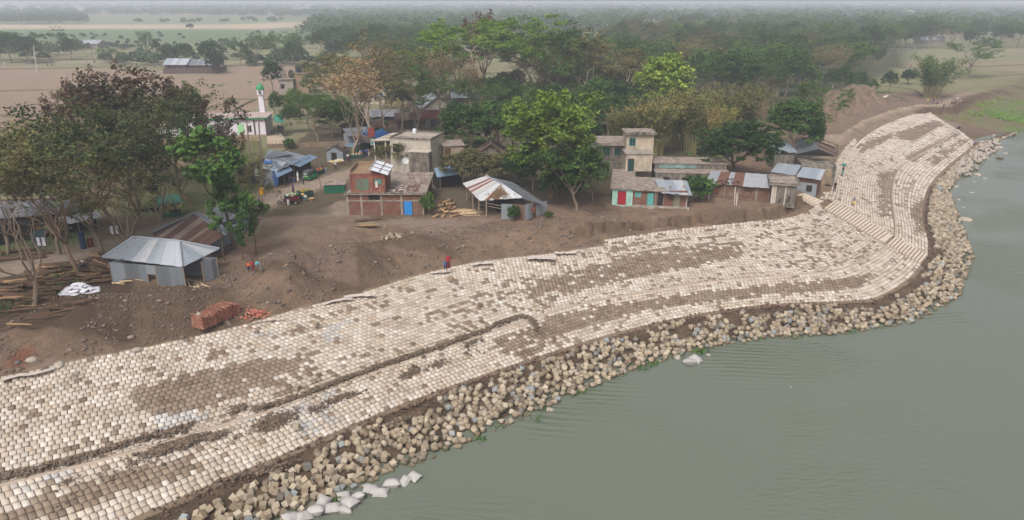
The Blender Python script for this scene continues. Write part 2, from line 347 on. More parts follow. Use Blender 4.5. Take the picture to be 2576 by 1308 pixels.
# ---------------------------------------------------------------- river
def mat_water():
    n = NT('river_water', .10, .72); n.b.inputs['IOR'].default_value = 1.33; p = n.pos()
    n.col(n.mix(n.noise(p, .02, 3), S(96, 103, 90), S(106, 111, 98)))
    sp = n.n('SeparateXYZ', Vector=p)
    w1 = n.noise(n.map(p, (.8, 2.6, 1), (0, 0, .35)), 1.0, 3, .6); w2 = n.noise(p, 6, 2, .5); patch = n.ramp(n.noise(p, .05, 2), (.48, .10), (.62, 1.3))
    h = n.math('ADD', n.math('MULTIPLY', w1, patch), n.math('MULTIPLY', w2, .12)); rip = None
    for (u, v, r, ang) in ((1850, 905, 8, .25), (1520, 985, 4.5, .35), (1380, 1055, 4, .45), (2380, 800, 5, -.3)):      # wavelets by the bank
        c = G(u, v, ZW); d = n.n('VectorMath', operation='DISTANCE'); n.set(d.inputs[0], p); d.inputs[1].default_value = c; mk = n.ramp(n.math('DIVIDE', d.outputs['Value'], r), (.25, 1), (1, 0))
        wv = n.n('TexWave'); wv.bands_direction = 'Y'; n.set(wv.inputs['Vector'], n.map(p, (.35, 1, 1), (0, 0, ang))); wv.inputs['Scale'].default_value = .42; wv.inputs['Distortion'].default_value = 5; wv.inputs['Detail'].default_value = 2; wv.inputs['Detail Scale'].default_value = .7
        q = n.math('MULTIPLY', wv.outputs['Fac'], mk); rip = q if rip is None else n.math('ADD', rip, q)
    n.bump(n.math('ADD', h, n.math('MULTIPLY', rip, .38)), .55, .3); return n.mat
m = MB(); m.quad((-900, -900, ZW), (30000, -900, ZW), (30000, 20000, ZW), (-900, 20000, ZW)); tag(m.build('river_water', mat_water()), kind='structure')
# ---------------------------------------------------------------- block paving of the bank
PAL = {'cream': S(192, 180, 167), 'white': S(201, 192, 182), 'tan': S(182, 168, 153), 'grey': S(180, 176, 173), 'brown': S(140, 124, 109), 'dark': S(126, 110, 96)}
PATCH = [  # polygons of the photo where wet or silted blocks lie, with how many are brown
 ([(330,985),(500,940),(640,905),(760,905),(770,945),(640,990),(500,1035),(340,1040)], .85),
 ([(0,1290),(150,1240),(330,1180),(480,1150),(510,1180),(420,1220),(300,1250),(150,1300),(0,1320)], .85),
 ([(640,1000),(760,960),(900,900),(1010,860),(1020,880),(900,930),(760,985)], .25),
 ([(1080,790),(1200,745),(1300,700),(1330,720),(1340,780),(1250,800),(1130,850)], .38),
 ([(1330,715),(1420,690),(1560,652),(1700,625),(1850,625),(1860,650),(1700,680),(1500,722),(1340,770),(1320,745)], .78),
 ([(1540,610),(1700,600),(1860,600),(1870,640),(1650,652),(1540,650)], .5),
 ([(1380,800),(1500,770),(1640,752),(1800,733),(2000,715),(2130,700),(2190,690),(2190,715),(2100,735),(1900,745),(1750,765),(1600,790),(1450,830),(1390,860),(1340,850)], .88),
 ([(1000,1010),(1150,1000),(1330,900),(1420,850),(1460,850),(1330,930),(1150,1030)], .3),
 ([(1240,850),(1360,820),(1400,860),(1330,900),(1260,890)], .6),
 ([(1900,570),(2070,545),(2200,620),(2190,660),(2000,680),(1900,660)], .3),
 ([(2251,336),(2348,304),(2378,312),(2300,356),(2262,352)], .9), ([(2152,368),(2245,332),(2250,345),(2165,388)], .7),
 ([(2276,398),(2406,330),(2412,340),(2340,378),(2300,412)], .9), ([(2330,400),(2420,350),(2440,352),(2350,420)], .6),
 ([(2208,440),(2258,425),(2243,500),(2240,545),(2215,545)], .9), ([(2170,420),(2240,390),(2240,400),(2180,440)], .4),
 ([(2262,470),(2300,440),(2310,450),(2280,520),(2262,540)], .35), ([(2285,530),(2330,490),(2345,500),(2340,560),(2320,600)], .97)]
def pave(A, Bq, rows, pitch, seed, clip=None, small=0, zof=.0, pal=None, hh=.12):
    """blocks in running bond between two matched rails; returns verts, faces, colours"""
    rs = np.random.RandomState(seed); Vs, Cs = [], []
    d = Bq - A
    for j in range(rows):
        f0, f1 = j / rows + .035 / max(1, 1) / rows, (j + 1) / rows - .07 / rows
        c = A + d * ((f0 + f1) / 2); L = np.r_[0, np.cumsum(np.linalg.norm(np.diff(c, axis=0), axis=1))]
        n = int(L[-1] / pitch); off = (.5 * (j % 2) + rs.uniform(-.12, .12)) * pitch; s = np.arange(n) * pitch + off; s = s[(s >= 0) & (s + pitch < L[-1])]; n = len(s)
        g = .022; q = [np.interp(s + a, L, np.arange(len(L))) for a in (g, pitch - g)]
        def at(idx, f):
            i = np.clip(idx.astype(int), 0, len(A) - 2); t = (idx - i)[:, None]; a = A[i] * (1 - t) + A[i + 1] * t; b = Bq[i] * (1 - t) + Bq[i + 1] * t; return a + (b - a) * f
        f0 = f0 + rs.uniform(-.02, .02) / rows; base = np.stack([at(q[0], f1), at(q[1], f1), at(q[1], f0), at(q[0], f0)], 1)
        base[:, :, 2] -= .04; ctr = base.mean(1, keepdims=True)
        rz = (hh + rs.normal(0, .018, n))[:, None]; tilt = rs.normal(0, .012, (n, 4))
        mid = ctr + (base - ctr) * .985; mid[:, :, 2] += rz * .8; top = ctr + (base - ctr) * .89; top[:, :, 2] += rz * 1.12 + tilt
        Vs.append(np.concatenate([base, mid, top], 1))
        cu, cv = PIX(ctr[:, 0, 0], ctr[:, 0, 1], ctr[:, 0, 2]); X, Y = ctr[:, 0, 0], ctr[:, 0, 1]
        sm_ = s / pitch * .14; pb = .05 + .30 * sm(.54, .72, fbm(sm_, np.full(n, j * .35), seed + 5)) + .03
        jk = np.clip(60 / Y, .25, 1.2); jx, jy = cu + rs.normal(0, 10, n) * jk, cv + rs.normal(0, 4, n) * jk
        for poly, p in PATCH: pb = np.where(inpoly(jx, jy, poly), np.maximum(pb, p), pb)
        r = rs.uniform(0, 1, n); run = vn(s / pitch * .22, np.full(n, j * 1.0), seed + 9); tone = fbm(X * .07, Y * .07, 3)
        col = np.empty((n, 3)); k = rs.uniform(0, 1, n)
        pw, pt = .18 + .16 * (tone > .5), .2
        col[:] = PAL['cream'][:3]; col[k < pw] = PAL['white'][:3]; col[k > 1 - pt] = PAL['tan'][:3]
        gr = (vn(s / pitch * .1, np.full(n, j * .25), seed + 20) > .78) & (k > .35); col[gr & (cu < 900)] = PAL['grey'][:3]
        br = (r * .32 + run * .68) < (pb * .86 + .02 + .1 * (pb > .55)); br |= r < pb * .5; col[br] = np.where(rs.uniform(0, 1, (br.sum(), 1)) < .25, PAL['dark'][:3], PAL['brown'][:3])
        if small: col = col * .93 + .07 * np.array(PAL['white'][:3])
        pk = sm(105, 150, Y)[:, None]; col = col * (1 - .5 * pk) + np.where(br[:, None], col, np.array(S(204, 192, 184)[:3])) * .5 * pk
        col *= rs.normal(1, .07, (n, 1)) * np.array([1, 1, 1]); Cs.append(np.clip(col, .02, .85))
    V = np.concatenate(Vs); col = np.concatenate(Cs)
    if clip is not None: m = clip(V.mean(1)); V, col = V[m], col[m]
    return V, col
Q12 = [(8, 9, 10, 11), (0, 1, 5, 4), (1, 2, 6, 5), (2, 3, 7, 6), (3, 0, 4, 7), (4, 5, 9, 8), (5, 6, 10, 9), (6, 7, 11, 10), (7, 4, 8, 11)]
def blockmesh(name, parts, mat):
    V = np.concatenate([p[0] for p in parts]); col = np.concatenate([p[1] for p in parts]); n = len(V)
    F = (np.arange(n)[:, None, None] * 12 + np.array(Q12)[None]).reshape(-1, 4)
    edge = np.ones((n, 12, 1)); edge[:, :4] = .48; edge[:, 4:8] = .76     # cement silt in the joints and on the worn rims
    c = (col[:, None, :] * edge).reshape(-1, 3); return npmesh(name, V.reshape(-1, 3), F, mat, c)
def mat_block():
    n = NT('cast_concrete_block', .9, .2); at = n.n('Attribute', attribute_name='tint').outputs['Color']; p = n.pos()
    k = n.mix(n.noise(p, 3.5, 6, .7), (.70, .68, .65, 1), (1.25, 1.25, 1.25, 1)); k2 = n.mix(n.ramp(n.noise(p, .5, 5, .6), (.38, 0), (.62, 1)), (.84, .80, .75, 1), (1.06, 1.06, 1.06, 1))
    n.col(n.mix(1, n.mix(1, at, k, 'MULTIPLY'), k2, 'MULTIPLY')); n.bump(n.noise(p, 12, 5, .7), .3, .03); return n.mat
MBLK = mat_block()
def endclip(P):   # beyond the end line nothing is paved
    d = np.array([endE.x - endT.x, endE.y - endT.y]); return (d[0] * (P[:, 1] - endT.y) - d[1] * (P[:, 0] - endT.x)) < 0
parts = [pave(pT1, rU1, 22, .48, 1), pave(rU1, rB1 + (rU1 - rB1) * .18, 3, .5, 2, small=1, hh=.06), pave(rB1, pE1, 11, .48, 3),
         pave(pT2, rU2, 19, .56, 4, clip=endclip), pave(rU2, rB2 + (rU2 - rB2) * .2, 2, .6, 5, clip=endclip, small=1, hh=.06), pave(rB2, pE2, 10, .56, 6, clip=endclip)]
# walkway of flat slabs outside the crest, past the notch in the mud
o1 = [G(*q, -1.0) for q in ((1510,606),(1700,577),(1900,558),(1990,550),(2040,528),(2062,512))]; i1 = [G(*q, -1.12) for q in ((1520,619),(1700,589),(1900,570),(2000,562),(2050,540),(2073,527))]
o2 = [G(*q, -1.0) for q in ((2062,500),(2075,470),(2092,430),(2108,398),(2124,372),(2150,345))]; i2 = [G(*q, -1.12) for q in ((2098,507),(2108,480),(2112,450),(2122,410),(2135,385),(2156,357))]
def same(L, n=120):
    r = resample(L, .2); return r[np.linspace(0, len(r) - 1, n).astype(int)]
parts += [pave(same(o1, 200), same(i1, 200), 3, .6, 7), pave(same(o2, 200), same(i2, 200), 4, .62, 8)]
ob = link('revetment_paving', blockmesh('revetment_paving', parts, MBLK)); tag(ob, kind='structure')
def sheet(name, rails, mat, col=None, kind='structure', clip=None):
    n = min(len(r) for r in rails); V = np.concatenate([r[:n] for r in rails]); F = []
    for k in range(len(rails) - 1):
        for i in range(n - 1):
            q = (k * n + i, k * n + i + 1, (k + 1) * n + i + 1, (k + 1) * n + i)
            if clip is None or clip(V[list(q)].mean(0)[None])[0]: F.append(q)
    o = link(name, npmesh(name, V, F, mat, smooth=True)); tag(o, kind=kind); return o
MSILT = NT('silt_between_blocks', .95); MSILT.col(MSILT.mix(MSILT.noise(MSILT.pos(), 2, 6, .7), S(104, 88, 74), S(134, 116, 98))); MSILT = MSILT.mat
def off(r, dz): r = r.copy(); r[:, 2] += dz; return r
out1 = toward(pT1, rU1, -.8, ZT + .05); out2 = toward(pT2, rU2, -.8, ZT + .05); toe1 = toward(pE1, rB1, -1.2, ZE - .5); toe2 = toward(pE2, rB2, -1.2, ZE - .5)
sheet('embankment_bed', [out1, off(pT1, .0), off(rU1, 0), off(rB1, 0), off(pE1, 0), toe1], MSILT)
sheet('embankment_bed', [out2, off(pT2, .0), off(rU2, 0), off(rB2, 0), off(pE2, 0), toe2], MSILT, clip=endclip)
sheet('walkway_bed', [off(same(o1, 200), -.03), off(same(i1, 200), -.03)], MSILT); sheet('walkway_bed', [off(same(o2, 200), -.03), off(same(i2, 200), -.03)], MSILT)
# kerb line along the lower edge of the berm and the dark joint along the crest
def curb(name, r, w_, h_, mat, lab, group=None, clip=None):
    t = np.gradient(r[:, :2], axis=0); t /= np.linalg.norm(t, axis=1, keepdims=True); nn = np.c_[-t[:, 1], t[:, 0]]
    prof = [(-w_ / 2, -.1), (-w_ / 2, h_), (w_ / 2, h_), (w_ / 2, -.1)]; V = np.concatenate([np.c_[r[:, :2] + nn * a, r[:, 2] + b] for a, b in prof]); n = len(r); F = []
    for k in range(3):
        for i in range(n - 1):
            if clip is None or clip(r[i:i + 1])[0]: F.append((k * n + i, k * n + i + 1, (k + 1) * n + i + 1, (k + 1) * n + i))
    o = link(name, npmesh(name, V, F, mat)); return tag(o, kind='structure')
MCURB = NT('weathered_concrete_kerb', .9); MCURB.col(MCURB.mix(MCURB.noise(MCURB.pos(), 1.5, 6, .7), S(150, 134, 118), S(182, 166, 150))); MCURB = MCURB.mat
curb('berm_kerb', rB1, .3, .16, MCURB, ''); curb('berm_kerb', rB2, .3, .14, MCURB, '', clip=endclip)
# ---------------------------------------------------------------- stairs between the two paved slopes
def stairs():
    Lp = [Vector(rT1[-1]), Vector(rU1[-1]), Vector(rB1[-1]), Vector(rE1[-1])]; Rp = [Vector(rT2[0]), Vector(rU2[0]), Vector(rB2[0]), Vector(rE2[0])]
    Vv = []; cc = []; rs = np.random.RandomState(4)
    root = empty('river_stairs', 'flight of concrete block steps down the nose of the paved bank', 'stairs', Lp[2])
    def flight(name, a, b, c, d, n):
        m = MB()
        for k in range(n):
            f0, f1 = k / n, (k + 1) / n; p0, p1 = a.lerp(c, f0), b.lerp(d, f0); q0, q1 = a.lerp(c, f1 - .3 / n), b.lerp(d, f1 - .3 / n); z = max(p0.z, p1.z) + .2
            w_ = 6
            for i in range(w_):
                s0, s1 = i / w_ + .006, (i + 1) / w_ - .006; zz = z + rs.uniform(-.012, .012) + i * .0003
                P = [p0.lerp(p1, s0), p0.lerp(p1, s1), q0.lerp(q1, s1), q0.lerp(q1, s0)]
                lo = [Vector((p.x, p.y, q0.z - .35)) for p in P]; hi = [Vector((p.x, p.y, zz)) for p in P]; n0 = len(m.v); m.v += [tuple(p - Lp[2]) for p in lo + hi]
                for f in ((4, 5, 6, 7), (0, 1, 5, 4), (1, 2, 6, 5), (2, 3, 7, 6), (3, 0, 4, 7)): m.f.append(tuple(n0 + t for t in f)); m.m.append(0)
        m.build(name, [MSTEP], root)
    flight('upper_flight', Lp[0], Rp[0], Lp[1], Rp[1], 19); flight('landing', Lp[1], Rp[1], Lp[2], Rp[2], 1); flight('lower_flight', Lp[2], Rp[2], Lp[3], Rp[3], 11)
    g = [G(2004, 492, -.1), G(2018, 486, -.1), G(2054, 518, -1.0), G(2072, 508, -1.0)]
    r2 = empty('garden_stairs', 'short run of broad block steps from the houses down to the walkway', 'stairs', g[0]); m = MB()
    for k in range(6):
        f0, f1 = k / 6, (k + 1) / 6; P = [g[0].lerp(g[2], f0), g[1].lerp(g[3], f0), g[1].lerp(g[3], f1 - .004), g[0].lerp(g[2], f1 - .004)]; z = -.1 - .9 * f0 + .1
        n0 = len(m.v); m.v += [tuple(Vector((p.x, p.y, z - .5)) - g[0]) for p in P] + [tuple(Vector((p.x, p.y, z)) - g[0]) for p in P]
        for f in ((4, 5, 6, 7), (0, 1, 5, 4), (1, 2, 6, 5), (2, 3, 7, 6), (3, 0, 4, 7)): m.f.append(tuple(n0 + t for t in f)); m.m.append(0)
    m.build('steps', [MSTEP], r2)
MSTEP = NT('step_blocks', .9); MSTEP.col(MSTEP.mix(MSTEP.noise(MSTEP.pos(), 2.2, 6, .7), S(170, 150, 130), S(222, 208, 190))); MSTEP = MSTEP.mat
stairs()
# ---------------------------------------------------------------- the air
def haze():
    m = MB(); m.box((-45000, -300, -12), (45000, 70000, 30.5)); mt = bpy.data.materials.new('hazy_air'); mt.use_nodes = True; t = mt.node_tree; t.nodes.clear()
    o = t.nodes.new('ShaderNodeOutputMaterial'); p = t.nodes.new('ShaderNodeVolumePrincipled'); p.inputs['Density'].default_value = .00058
    p.inputs['Color'].default_value = (.84, .89, 1, 1); p.inputs['Anisotropy'].default_value = .1; t.links.new(p.outputs[0], o.inputs['Volume']); tag(m.build('haze', mt), kind='stuff')
haze()
# ---------------------------------------------------------------- concrete cubes tumbled along the toe
def mat_cube(island):
    n = NT('tumbled_cube_concrete' + ('_mass' if island else ''), .9, .2)
    r = n.n('NewGeometry').outputs['Random Per Island'] if island else n.n('ObjectInfo').outputs['Random']
    c = n.ramp(r, (0, S(150, 134, 114)), (.3, S(172, 157, 136)), (.5, S(122, 107, 90)), (.75, S(186, 173, 154)), (.9, S(104, 92, 78)), (1, S(152, 158, 160)))
    p = n.pos(); z = n.n('SeparateXYZ', Vector=p).outputs[2]; k = n.mix(n.noise(p, 3, 6, .7), (.66, .64, .60, 1), (1.2, 1.2, 1.2, 1))
    c = n.mix(1, c, k, 'MULTIPLY'); wet = n.ramp(n.math('ADD', n.math('SUBTRACT', z, ZW), n.math('MULTIPLY', n.noise(p, 2, 3), .25)), (.16, 1), (.42, 0))   # waterline stain
    c = n.mix(wet, c, S(84, 78, 58)); n.col(c); n.bump(n.noise(p, 9, 5, .7), .35, .03); return n.mat
def cube_bm(seed, s=.22):
    rs = random.Random(seed); V = []; b = .95
    # a cube with worn edges: three inset rings
    rings = [(-1, b), (-b, 1), (b, 1), (1, b)]
    for z, q in rings:
        for x, y in ((-1, -1), (1, -1), (1, 1), (-1, 1)): V.append((x * q * s + rs.uniform(-.012, .012), y * q * s + rs.uniform(-.012, .012), z * s))
    F = [(3, 2, 1, 0), (12, 13, 14, 15)]
    for k in range(3):
        for j in range(4): F.append((k * 4 + j, k * 4 + (j + 1) % 4, (k + 1) * 4 + (j + 1) % 4, (k + 1) * 4 + j))
    return V, F
CUBES = []
def add_cubes():
    rs = np.random.RandomState(11); cand = []
    x = rs.uniform(-45, 135, 160000); y = rs.uniform(28, 200, 160000); h, dT, dE, dW, u, v = ground_h(x, y)
    far = y > 100
    ok = (dE < -.95 - 1.0 * ((fbm(x * .25, y * .25, 5) > .5) & ~far)) & (dW > -.45) & (dT < -6) & (u > -60) & (u < 2640) & (v < 1360) & ((y + .35 * (x - 110) < 206))
    bare = fbm(x * .16, y * .16, 77) > .70; ok &= ~(bare & (dW > 2.0)); ok &= (rs.uniform(0, 1, len(x)) < .9)
    x, y, h, dW, u, v = x[ok], y[ok], h[ok], dW[ok], u[ok], v[ok]
    grid = {}; out = []
    for i in range(len(x)):
        k = (int(x[i] // .6), int(y[i] // .6)); mn = 9; cnt = 0; top = h[i]
        for a in (-1, 0, 1):
            for b in (-1, 0, 1):
                for (px, py, pz) in grid.get((k[0] + a, k[1] + b), ()):
                    d = math.hypot(px - x[i], py - y[i])
                    if d < .47: cnt += 1; top = max(top, pz - (.0 + d * .45)); mn = min(mn, d)
        if mn < .28 or cnt > 3: continue
        if cnt and rs.rand() > .95: continue
        z = max(h[i] + .17, top + (.24 if cnt else 0)); 
        if z - h[i] > .95: continue
        z += rs.uniform(-.05, .03); grid.setdefault(k, []).append((x[i], y[i], z)); out.append((x[i], y[i], z, u[i], v[i]))
    return out
CUBES = add_cubes()
def place_cubes():
    rs = random.Random(5); m1, m2 = mat_cube(False), mat_cube(True); vars_ = []
    for k in range(6):
        V, F = cube_bm(k); me = bpy.data.meshes.new('concrete_cube'); me.from_pydata(V, [], F); me.materials.append(m1); vars_.append(me)
    def inv(c): return -10 < c[3] < 2586 and c[4] < 1312
    near = sorted([c for c in CUBES if inv(c)], key=lambda c: math.hypot(c[0], c[1], c[2] - CAMH))[:296]; ids = set(id(c) for c in near); g = 'concrete cubes dumped along the waterline'
    def rot():
        r = rs.random()
        if r < .35: return Euler((rs.gauss(0, .15), rs.gauss(0, .15), rs.uniform(0, 6.28)))
        return Euler((rs.uniform(-.8, .8), rs.uniform(-.8, .8), rs.uniform(0, 6.28)))
    for c in near:
        o = link('concrete_cube', rs.choice(vars_)); o.location = c[:3]; o.rotation_euler = rot(); s = rs.uniform(.93, 1.08); o.scale = (s, s, s)
        tag(o, 'tan concrete cube tumbled in the band of cubes at the lower left water edge', 'concrete block', g)
    Vs, Fs, n = [], [], 0
    for c in CUBES:
        if id(c) in ids: continue
        V, F = cube_bm(rs.randrange(6)); s = rs.uniform(.93, 1.08) * (1 + .22 * (c[1] > 95)); R3 = np.array(rot().to_matrix()) * s; A = np.array(V) @ R3.T + np.array(c[:3]); Vs.append(A); Fs.append(np.array(F) + n); n += len(A)
    o = link('concrete_cube_mass', npmesh('concrete_cube_mass', np.concatenate(Vs), np.concatenate(Fs), m2)); tag(o, 'tumbled tan concrete cubes lining the far curve of the bank', 'concrete blocks', kind='stuff')
    # single cubes left lying on the paving
    for (u, v), lab in (((795, 815), 'loose tan cube lying alone on the upper paving left of the middle'), ((1208, 768), 'loose tan cube lying on the paving below the two walkers'), ((1345, 772), 'loose cream cube lying on the paving right of the tan one'), ((1131, 700), 'grey cube lying near the crest below the woman in red'), ((746, 1072), 'small grey cube lying beside the mud ridge'), ((748, 975), 'cream cube lying just above the mud ridge')):
        o = link('concrete_cube', rs.choice(vars_)); p = G(u, v, -2.2 if v < 900 else -2.85)
        i = np.argmin(np.hypot(pT1[:, 0] - p.x, pT1[:, 1] - p.y) + np.hypot(rU1[:, 0] - p.x, rU1[:, 1] - p.y)); f = np.hypot(pT1[i, 0] - p.x, pT1[i, 1] - p.y) / np.hypot(*(pT1[i, :2] - rU1[i, :2])); z = pT1[i, 2] * (1 - f) + rU1[i, 2] * f
        p = G(u, v, z + .3); o.location = (p.x, p.y, z + .33); o.rotation_euler = (.1, .1, R.uniform(0, 3)); tag(o, lab, 'concrete block')
    # a small heap of cubes on the mud
    g = GG(988, 600)
    for k in range(22):
        r, a = abs(rs.gauss(0, .9)), rs.uniform(0, 6.28); x, y = g.x + r * math.cos(a) * 1.3, g.y + r * math.sin(a) * .8
        o = link('concrete_cube', rs.choice(vars_)); o.location = (x, y, gz(x, y) + .15 + max(0, .9 - r) * .6); o.rotation_euler = rot(); o.scale = (1.05, .85, .8)
        tag(o, 'concrete block in the small heap on the open mud in front of the brick house', 'concrete block', 'blocks in the small heap on the mud')
place_cubes()
# ---------------------------------------------------------------- clods and mud on the paving
MCLOD = NT('dried_mud_clods', .95); MCLOD.col(MCLOD.mix(MCLOD.n('NewGeometry').outputs['Random Per Island'], S(88, 76, 64), S(122, 104, 88))); MCLOD = MCLOD.mat
def surf_z(x, y):
    """height of the paving at a point of section one"""
    i = np.argmin(np.hypot(rB1[:, 0] - x, rB1[:, 1] - y)); b, t, e, u = rB1[i], pT1[i], pE1[i], rU1[i]; d = (t - b)[:2]; L = np.hypot(*d); q = ((x - b[0]) * d[0] + (y - b[1]) * d[1]) / L
    if q > 1.5: return ZU + (ZT - ZU) * (q - 1.5) / max(.1, L - 1.5) + .1
    if q > 0: return ZU
    Le = np.hypot(*(e - b)[:2]); return ZB + (ZE - ZB) * min(1, -q / Le) + .1
ICO = None
def clods(name, pts, mat, lab, cat, flat=.6):
    """pts: x, y, z, r; rough little lumps in one mesh"""
    import bmesh
    bm = bmesh.new(); bmesh.ops.create_icosphere(bm, subdivisions=1, radius=1); bV = np.array([v.co[:] for v in bm.verts]); bF = np.array([[v.index for v in f.verts] for f in bm.faces]); bm.free()
    rs = np.random.RandomState(len(pts)); Vs, Fs = [], []
    for k, (x, y, z, r) in enumerate(pts):
        a = rs.uniform(0, 6.28); c, s = math.cos(a), math.sin(a); V = bV * rs.uniform(.7, 1.3, (len(bV), 1)) * r * np.array([rs.uniform(.8, 1.4), rs.uniform(.7, 1.1), flat]); V = V @ np.array([[c, s, 0], [-s, c, 0], [0, 0, 1]]) + [x, y, z]; Vs.append(V); Fs.append(bF + k * len(bV))
    o = link(name, npmesh(name, np.concatenate(Vs), np.concatenate(Fs), mat)); return tag(o, lab, cat, kind='stuff')
def mud():
    rs = np.random.RandomState(9); P = []
    line = [G(u, v, ZU) for u, v in ((-40,1216),(60,1192),(160,1168),(260,1138),(360,1108),(480,1075))]; line2 = [G(u, v, ZU) for u, v in ((640,1035),(760,1000),(900,945),(1000,910),(1130,868),(1240,825),(1300,800),(1330,800),(1345,815),(1352,830))]
    for L, wd, dn in ((line, .62, 1.1), (line2, .5, 1.2)):
        r = resample([Vector(p) for p in L], .06)
        for p in r:
            for _ in range(int(rs.poisson(3.2 * dn))):
                o = rs.normal(0, wd * .42); x, y = p[0] + rs.normal(0, .15), p[1] + o; hz = max(0, .34 - abs(o) * .42) * (.6 + .8 * vn(np.array([x * .8]), np.array([y]), 3)[0]); P.append((x, y, ZU + rs.uniform(.02, .05) + hz * rs.uniform(.6, 1), rs.choice([.06, .09, .13, .2], p=[.4, .35, .2, .05])))
    clods('mud_ridge', P, MCLOD, 'long ridge of brown mud clods lying along the berm', 'mud')
    P = []
    for (cu, cv), su, sv, n in (((690, 1057), 48, 14, 420), ((690, 1075), 30, 12, 200), ((420, 1125), 60, 11, 520), ((480, 1105), 30, 10, 200), ((545, 1095), 22, 7, 110), ((595, 1027), 22, 7, 110), ((1030, 940), 18, 12, 200), ((1035, 968), 20, 7, 120), ((1045, 1015), 12, 5, 50), ((1100, 920), 35, 14, 200), ((1160, 930), 40, 12, 130), ((1190, 860), 20, 8, 60), ((860, 1000), 45, 8, 200), ((800, 1030), 30, 12, 60), ((170, 1210), 20, 6, 40), ((330, 1180), 120, 18, 70), ((640, 1120), 120, 25, 110), ((900, 1060), 140, 30, 120), ((1000, 1058), 40, 6, 150), ((700, 1175), 50, 10, 130), ((170, 1275), 50, 15, 40), ((600, 1200), 90, 12, 140), ((1210, 900), 60, 26, 90)):
        for _ in range(n):
            u, v = rs.normal(cu, su * .62), rs.normal(cv, sv * .62); u += (v - cv) * -.3; v -= (u - cu) * .3
            p = G(u, v, ZB - .5); z = surf_z(p.x, p.y); p = G(u, v, z); dd = math.hypot((u - cu) / su, (v - cv) / sv); P.append((p.x, p.y, z + .02 + .14 * max(0, 1 - dd) * rs.uniform(0, 1), rs.choice([.05, .08, .12, .17], p=[.45, .35, .15, .05])))
    clods('mud_clods', P, MCLOD, 'brown mud clods scattered over the lower paving', 'mud')
    # organic debris along the toe
    P = []
    for rl, s0, s1 in ((rE1, .05, .99), (rE2, .0, .35)):
        for i in range(int(len(rl) * s0), int(len(rl) * s1)):
            dens = vn(np.array([i * .02]), np.array([1.]), 8)[0]
            for _ in range(int(rs.poisson(9 * max(0, dens - .08)))):
                o = rs.normal(-.7, .45); x, y = rl[i, 0] + rs.normal(0, .2), rl[i, 1] + o; P.append((x, y, ZE + .0 + rs.uniform(-.02, .22) - .1 * abs(o), rs.choice([.06, .1, .15], p=[.5, .35, .15])))
    md = NT('rotting_plant_debris', .95); md.col(md.mix(md.n('NewGeometry').outputs['Random Per Island'], S(84, 66, 54), S(118, 94, 80))); clods('toe_debris', P, md.mat, 'brown debris washed up along the foot of the paving', 'debris')
    # clods and stones over the spoil heaps
    P = []; x = rs.uniform(-46, 16, 30000); y = rs.uniform(50, 95, 30000); h, dT, dE, dW, u, v = ground_h(x, y); ok = (dT > .5) & (dT < 11) & (fbm(x * .35, y * .35, 21) > .44)
    for i in np.where(ok)[0]: P.append((x[i], y[i], h[i] + .02, rs.choice([.05, .09, .15, .28], p=[.42, .36, .18, .04])))
    mg = NT('spoil_heap_clods', .95); mg.col(mg.ramp(mg.n('NewGeometry').outputs['Random Per Island'], (0, S(84, 74, 66)), (.5, S(118, 100, 86)), (.85, S(98, 92, 88)), (1, S(140, 122, 106)))); clods('heap_clods', P, mg.mat, 'clods and stones strewn over the spoil heaps', 'clods')
mud()
# ---------------------------------------------------------------- building materials
def mat_stain(name, c, dirt=S(70, 64, 56), amt=.5, moss=None, rough=.9, sc_=1.2):
    """plaster or concrete with rain streaks and blotches of dirt"""
    if name in MAT: return MAT[name]
    n = NT(name, rough, .2); p = n.co(); st = n.noise(n.map(p, (1, 1, .45)), 1.1 * sc_, 6, .75); bl = n.noise(p, .55 * sc_, 6, .7)
    f = n.ramp(n.math('ADD', n.math('MULTIPLY', st, .55), n.math('MULTIPLY', bl, .45)), (.5 - .12 * amt - .03, 0), (.62, amt)); k = n.mix(n.noise(p, 5, 4), (.86, .86, .86, 1), (1.1, 1.1, 1.1, 1))
    q = n.mix(f, n.mix(1, c, k, 'MULTIPLY'), dirt)
    if moss: q = n.mix(n.ramp(n.noise(p, 1.1, 5, .7), (.55, 0), (.7, .8)), q, moss)
    n.col(q); n.bump(n.noise(p, 8, 5, .7), .25, .03); MAT[name] = n.mat; return n.mat
def mat_brick(name='exposed_brick', a=S(146, 80, 58), b=S(104, 58, 46), mortar=S(122, 104, 90), wash=.3):
    if name in MAT: return MAT[name]
    n = NT(name, .92, .2); sp = n.n('SeparateXYZ', Vector=n.co()); cb = n.n('CombineXYZ', X=n.math('ADD', sp.outputs[0], sp.outputs[1]), Y=sp.outputs[2])
    bt = n.n('TexBrick', Vector=cb.outputs[0]); bt.inputs['Scale'].default_value = 1; bt.inputs['Brick Width'].default_value = .27; bt.inputs['Row Height'].default_value = .1; bt.inputs['Mortar Size'].default_value = .012
    bt.inputs['Color1'].default_value = a; bt.inputs['Color2'].default_value = b; bt.inputs['Mortar'].default_value = mortar
    n.col(n.mix(n.ramp(n.noise(n.co(), .9, 6, .7), (.45, 0), (.68, wash)), n.mix(n.noise(n.co(), 1.8, 5, .7), bt.outputs[0], S(92, 66, 56)), S(158, 142, 126))); n.bump(bt.outputs['Fac'], -.3, .02); MAT[name] = n.mat; return n.mat
